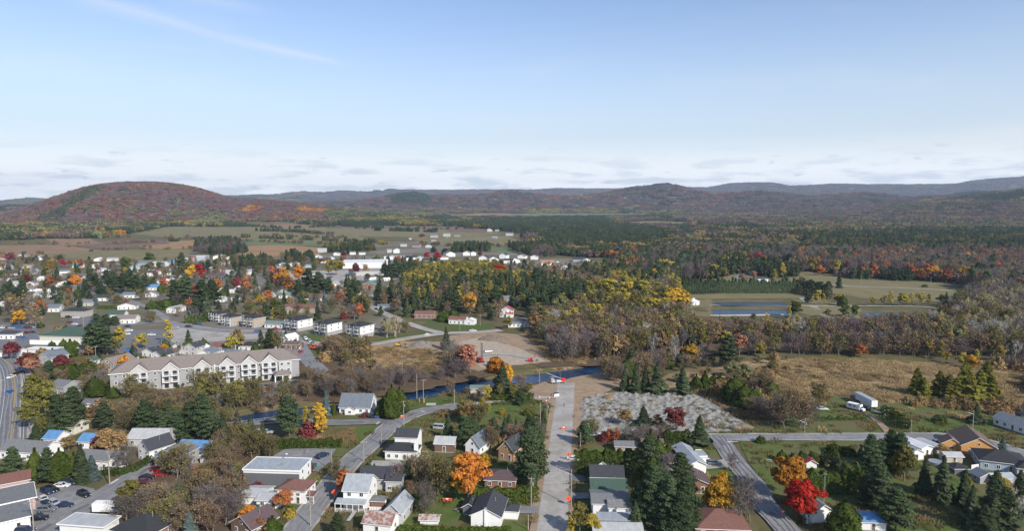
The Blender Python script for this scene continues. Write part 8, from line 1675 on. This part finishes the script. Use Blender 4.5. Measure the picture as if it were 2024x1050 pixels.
def tower():
    x, y = G(1628, 1000); o = empty('antenna_mast', x, y, 0); b = MB()
    for k in range(3): a = k * 2.09; b.tube((.25 * math.cos(a), .25 * math.sin(a), 0), (.12 * math.cos(a), .12 * math.sin(a), 8.5), .035, .03, metalg, 4)
    for k in range(12):
        z = .4 + k * .68
        for q_ in range(3): a, c = q_ * 2.09, (q_ + 1) * 2.09; b.tube((.24 * math.cos(a), .24 * math.sin(a), z), (.22 * math.cos(c), .22 * math.sin(c), z + .6), .02, .02, metalg, 3)
    b.build('lattice', o); b = MB(); b.box((0, 0, 8.9), (1.6, .05, .05), metalg); b.box((0, 0, 9.2), (1.0, .05, .05), metalg); b.tube((0, 0, 8.4), (0, 0, 9.4), .03, .03, metalg, 4); b.build('aerial', o); reg(o, 'mast', '', x, y, None, 'slim lattice antenna mast beside the grey-roofed house and red maple')
tower()
def yard(u, v, kind_, rz, label):
    x, y = G(u, v); o = empty(kind_, x, y, hz(x, y) + .1, R(rz)); tw = mat('grey_timber', (.26, .22, .18), (.34, .30, .25), scale=3, kind='object'); b = MB()
    if kind_ == 'picnic_table':
        b.box((0, 0, .75), (1.9, .8, .06), tw); b.build('table_top', o)
        for s in (-1, 1):
            b = MB(); b.box((0, s * .75, .45), (1.9, .28, .05), tw); b.build('bench', o); b = MB(); b.box((s * .7, 0, .42), (.08, 1.5, .08), tw); b.box((s * .7, .3, .37), (.08, .08, .72), tw, rx=.35); b.box((s * .7, -.3, .37), (.08, .08, .72), tw, rx=-.35); b.build('leg', o)
    elif kind_ == 'wood_pile':
        rr = random.Random(u)
        for i in range(14):
            for k in range(5): b.tube((-1.5 + i * .22, -.25, .12 + k * .2), (-1.5 + i * .22, .25 + rr.random() * .1, .12 + k * .2), .1, .1, tw if (i + k) % 3 else mat('cut_log', (.42, .30, .17)), 6)
        b.build('logs', o)
    else:
        b.tube((0, 0, 0), (0, 0, 1.2), 2.3, 2.3, metalg, 20); b.build('wall', o); b = MB(); b.tube((0, 0, 1.05), (0, 0, 1.1), 2.2, 2.2, mat('pool_cover', (.03, .15, .35), rough=.4), 20); b.build('cover', o)
    reg(o, kind_.replace('_', ' '), '', x, y, None, label)
for a in ((840, 898, 'picnic_table', 20, 'wooden picnic table on the lawn beside the white-roofed brown shed'), (905, 1012, 'picnic_table', 60, 'picnic table beside the orange box-like barrier under the orange maple'), (800, 1000, 'wood_pile', 5, 'stacked firewood behind the porch farmhouse'), (955, 905, 'wood_pile', -10, 'stacked firewood beside the steep-roofed white house'),
          (1328, 935, 'round_pool', 0, 'round pool with a blue cover left of the long narrow white house'), (1850, 920, 'round_pool', 0, 'round pool with a blue cover below the narrow white mobile home'), (1262, 1000, 'wood_pile', 90, 'stacked firewood beside the brown fence of the green-roofed house'), (1520, 915, 'picnic_table', 0, 'picnic table on the open lawn near the side street'), (1790, 845, 'picnic_table', 40, 'picnic table on the lawn beyond the dark hedge')): yard(*a)
place_trees()
# rough straw, sedge and weeds, too many to count
def tufts():
    rng = np.random.default_rng(8); protos = []
    for k, (ca, cb, hh, m) in enumerate((((.34, .25, .13), (.46, .35, .19), .9, 90), ((.22, .15, .08), (.32, .22, .12), .8, 80), ((.13, .12, .05), (.22, .19, .08), .7, 70), ((.055, .085, .025), (.10, .13, .04), .25, 60))):
        lm = leafmat('tuft_%s' % ('straw', 'russet', 'olive', 'green')[k], ca, cb, .3); P = Part(); p = np.column_stack([rng.normal(size=m) * .7, rng.normal(size=m) * .7, np.zeros(m)]); d = unit(np.column_stack([rng.normal(size=m) * .4, rng.normal(size=m) * .4, np.ones(m)])); l = hh * (.5 + .7 * rng.random(m))[:, None]
        s = unit(np.cross(d, rng.normal(size=(m, 3)))) * .11; V = np.stack([p - s, p + s, p + s * .3 + d * l, p - s * .3 + d * l], 1).reshape(-1, 3); P.add(V, np.arange(4 * m).reshape(m, 4), 0, rng.random(m)); protos.append(P.mesh('grass_tuft', [lm]))
    X, Y, I = [], [], []
    for poly, sp, w in ((MARSH, 1.7, (5, 2, 1, 0)), ([(1380, 765), (1500, 740), (1560, 765), (1600, 800), (1560, 815), (1500, 845), (1440, 815), (1380, 780)], 1.6, (4, 2, 2, 0)), ([(650, 690), (720, 686), (830, 690), (900, 700), (890, 730), (800, 740), (700, 725)], 2.2, (3, 2, 2, 0)),
                        ([(1160, 785), (1240, 777), (1330, 778), (1400, 800), (1470, 842), (1400, 858), (1200, 862), (1148, 850)], 5, (1, 1, 3, 0)), ([(560, 798), (700, 792), (850, 764), (1010, 740), (1170, 718), (1200, 735), (1040, 762), (900, 775), (760, 800), (600, 822)], 2.4, (2, 3, 2, 0)), ([(1040, 655), (1120, 655), (1180, 700), (1150, 722), (1075, 712)], 2.2, (3, 2, 1, 0)), ([(800, 770), (1130, 765), (1100, 1050), (540, 1050), (600, 830)], 3.4, (.4, .6, 3, 2)), ([(1130, 850), (2060, 862), (2060, 1060), (1130, 1060)], 3.6, (.3, .6, 3, 2)), ([(1380, 840), (1590, 790), (2060, 832), (2060, 890), (1400, 860)], 3.4, (1, 1, 2, 2))):
        g = [G(*p) for p in poly]; x0, x1 = min(p[0] for p in g), max(p[0] for p in g); y0, y1 = min(p[1] for p in g), max(p[1] for p in g); gx, gy = np.meshgrid(np.arange(x0, x1, sp), np.arange(y0, y1, sp)); x = gx.ravel() + rng.normal(size=gx.size) * sp * .4; y = gy.ravel() + rng.normal(size=gx.size) * sp * .4
        u, v = PXn(x, y); f = fbm(x / 9, y / 9, 3); ok = inpoly(u, v, poly) & (f + rng.random(len(x)) * .3 > .52) & (seg_dist(x, y, RIVER) > 9.5)
        for pts, w_ in ROADS: ok &= seg_dist(x, y, pts) > w_ / 2 + .8
        for a, b, c in FOOT: ok &= np.hypot(x - a, y - b) > c * .9
        for nm in PAVED: ok &= ~inpoly(u, v, nm)
        x, y = x[ok], y[ok]; w = np.array(w, float); X.append(x); Y.append(y); I.append(np.searchsorted(np.cumsum(w) / w.sum(), rng.random(len(x)) * .4 + .6 * np.clip((fbm(x / 14 + 3, y / 14, 2) - .15) / .45, 0, .999)))
    x = np.concatenate(X); y = np.concatenate(Y); i = np.minimum(np.concatenate(I), 3); n = len(x); print('tufts', n); s = .8 + .7 * rng.random(n)
    scatter_stuff('rough_grass', protos, np.column_stack([x, y, hgt(x, y) + .02]), rng.random(n) * 6.28, np.column_stack([s, s, s]), i)
tufts()
# ================================================================== LABELS
def finish_labels():
    lms = [t for t in THINGS if t['lm']]; used = set()
    def rel(t, l):
        dx, dy = t['x'] - l['x'], t['y'] - l['y']; k = 1.0
        return 'behind' if dy > abs(dx) * k else 'in front of' if dy < -abs(dx) * k else 'right of' if dx > 0 else 'left of'
    def near(t, n):
        c = sorted((l for l in lms if l is not t), key=lambda l: math.hypot(t['x'] - l['x'], t['y'] - l['y']) + (1e3 if l['o'] is t['o'] else 0)); return c[:n]
    groups = {}
    for t in THINGS:
        if t['o'] is None: continue
        if t['label']: used.add(t['label'].lower()); continue
        if t.get('wood'):
            t['o']['label'] = '%s %s' % (t['desc'], {'t': 'in'}.get('x', 'among the')) + ' ' + t['wood'].replace('trees of the ', 'trees of the '); t['o']['group'] = t['desc'] + ', ' + t['wood']; continue
        l = near(t, 1)[0]; t['l'] = l; groups.setdefault((t['desc'], rel(t, l), l['lm']), []).append(t)
    ords = ['nearest', 'second', 'third', 'fourth', 'fifth', 'sixth', 'seventh', 'eighth', 'ninth', 'tenth']
    for (ds, rl, lm), ts in groups.items():
        ts.sort(key=lambda t: math.hypot(t['x'] - t['l']['x'], t['y'] - t['l']['y']))
        if len(ts) == 1: ts[0]['o']['label'] = '%s %s %s' % (ds, rl, lm); continue
        for k, t in enumerate(ts):
            if len(ts) > 10: t['o']['label'] = 'one of the %s group %s %s' % (ds, rl, lm); t['o']['group'] = '%s %s %s' % (ds, rl, lm)
            else: t['o']['label'] = '%s, %s %s, %s' % (ds, rl, lm, 'the nearest' if k == 0 else ords[k] + ' nearest')
    for t in THINGS:
        if t['o'] is None: continue
        w = t['o']['label'].replace('the the', 'the').split()
        if len(w) > 16: t['o']['label'] = ' '.join([x for x in w if x not in ('the', 'very')][:16])
        else: t['o']['label'] = ' '.join(w)
finish_labels()
HAZE = 0.000052
# ================================================================== HAZE
hb = MB(); hb.box((0, 7500, 279), (44600, 16600, 570), mat('haze_air', (1, 1, 1)))
ho = hb.build('haze'); ho['kind'] = 'stuff'
hm = MATS['haze_air']; nt = hm.node_tree; nt.nodes.clear()
pv = nt.nodes.new('ShaderNodeVolumePrincipled'); pv.inputs['Color'].default_value = (.66, .81, 1, 1); pv.inputs['Density'].default_value = HAZE; pv.inputs['Anisotropy'].default_value = .1
oo = nt.nodes.new('ShaderNodeOutputMaterial'); nt.links.new(pv.outputs[0], oo.inputs['Volume'])
scene.cycles.volume_bounces = 0
scene.cycles.max_bounces = 6; scene.cycles.transparent_max_bounces = 8; scene.cycles.diffuse_bounces = 2; scene.cycles.glossy_bounces = 2; scene.cycles.transmission_bounces = 2
scene.cycles.use_denoising = True
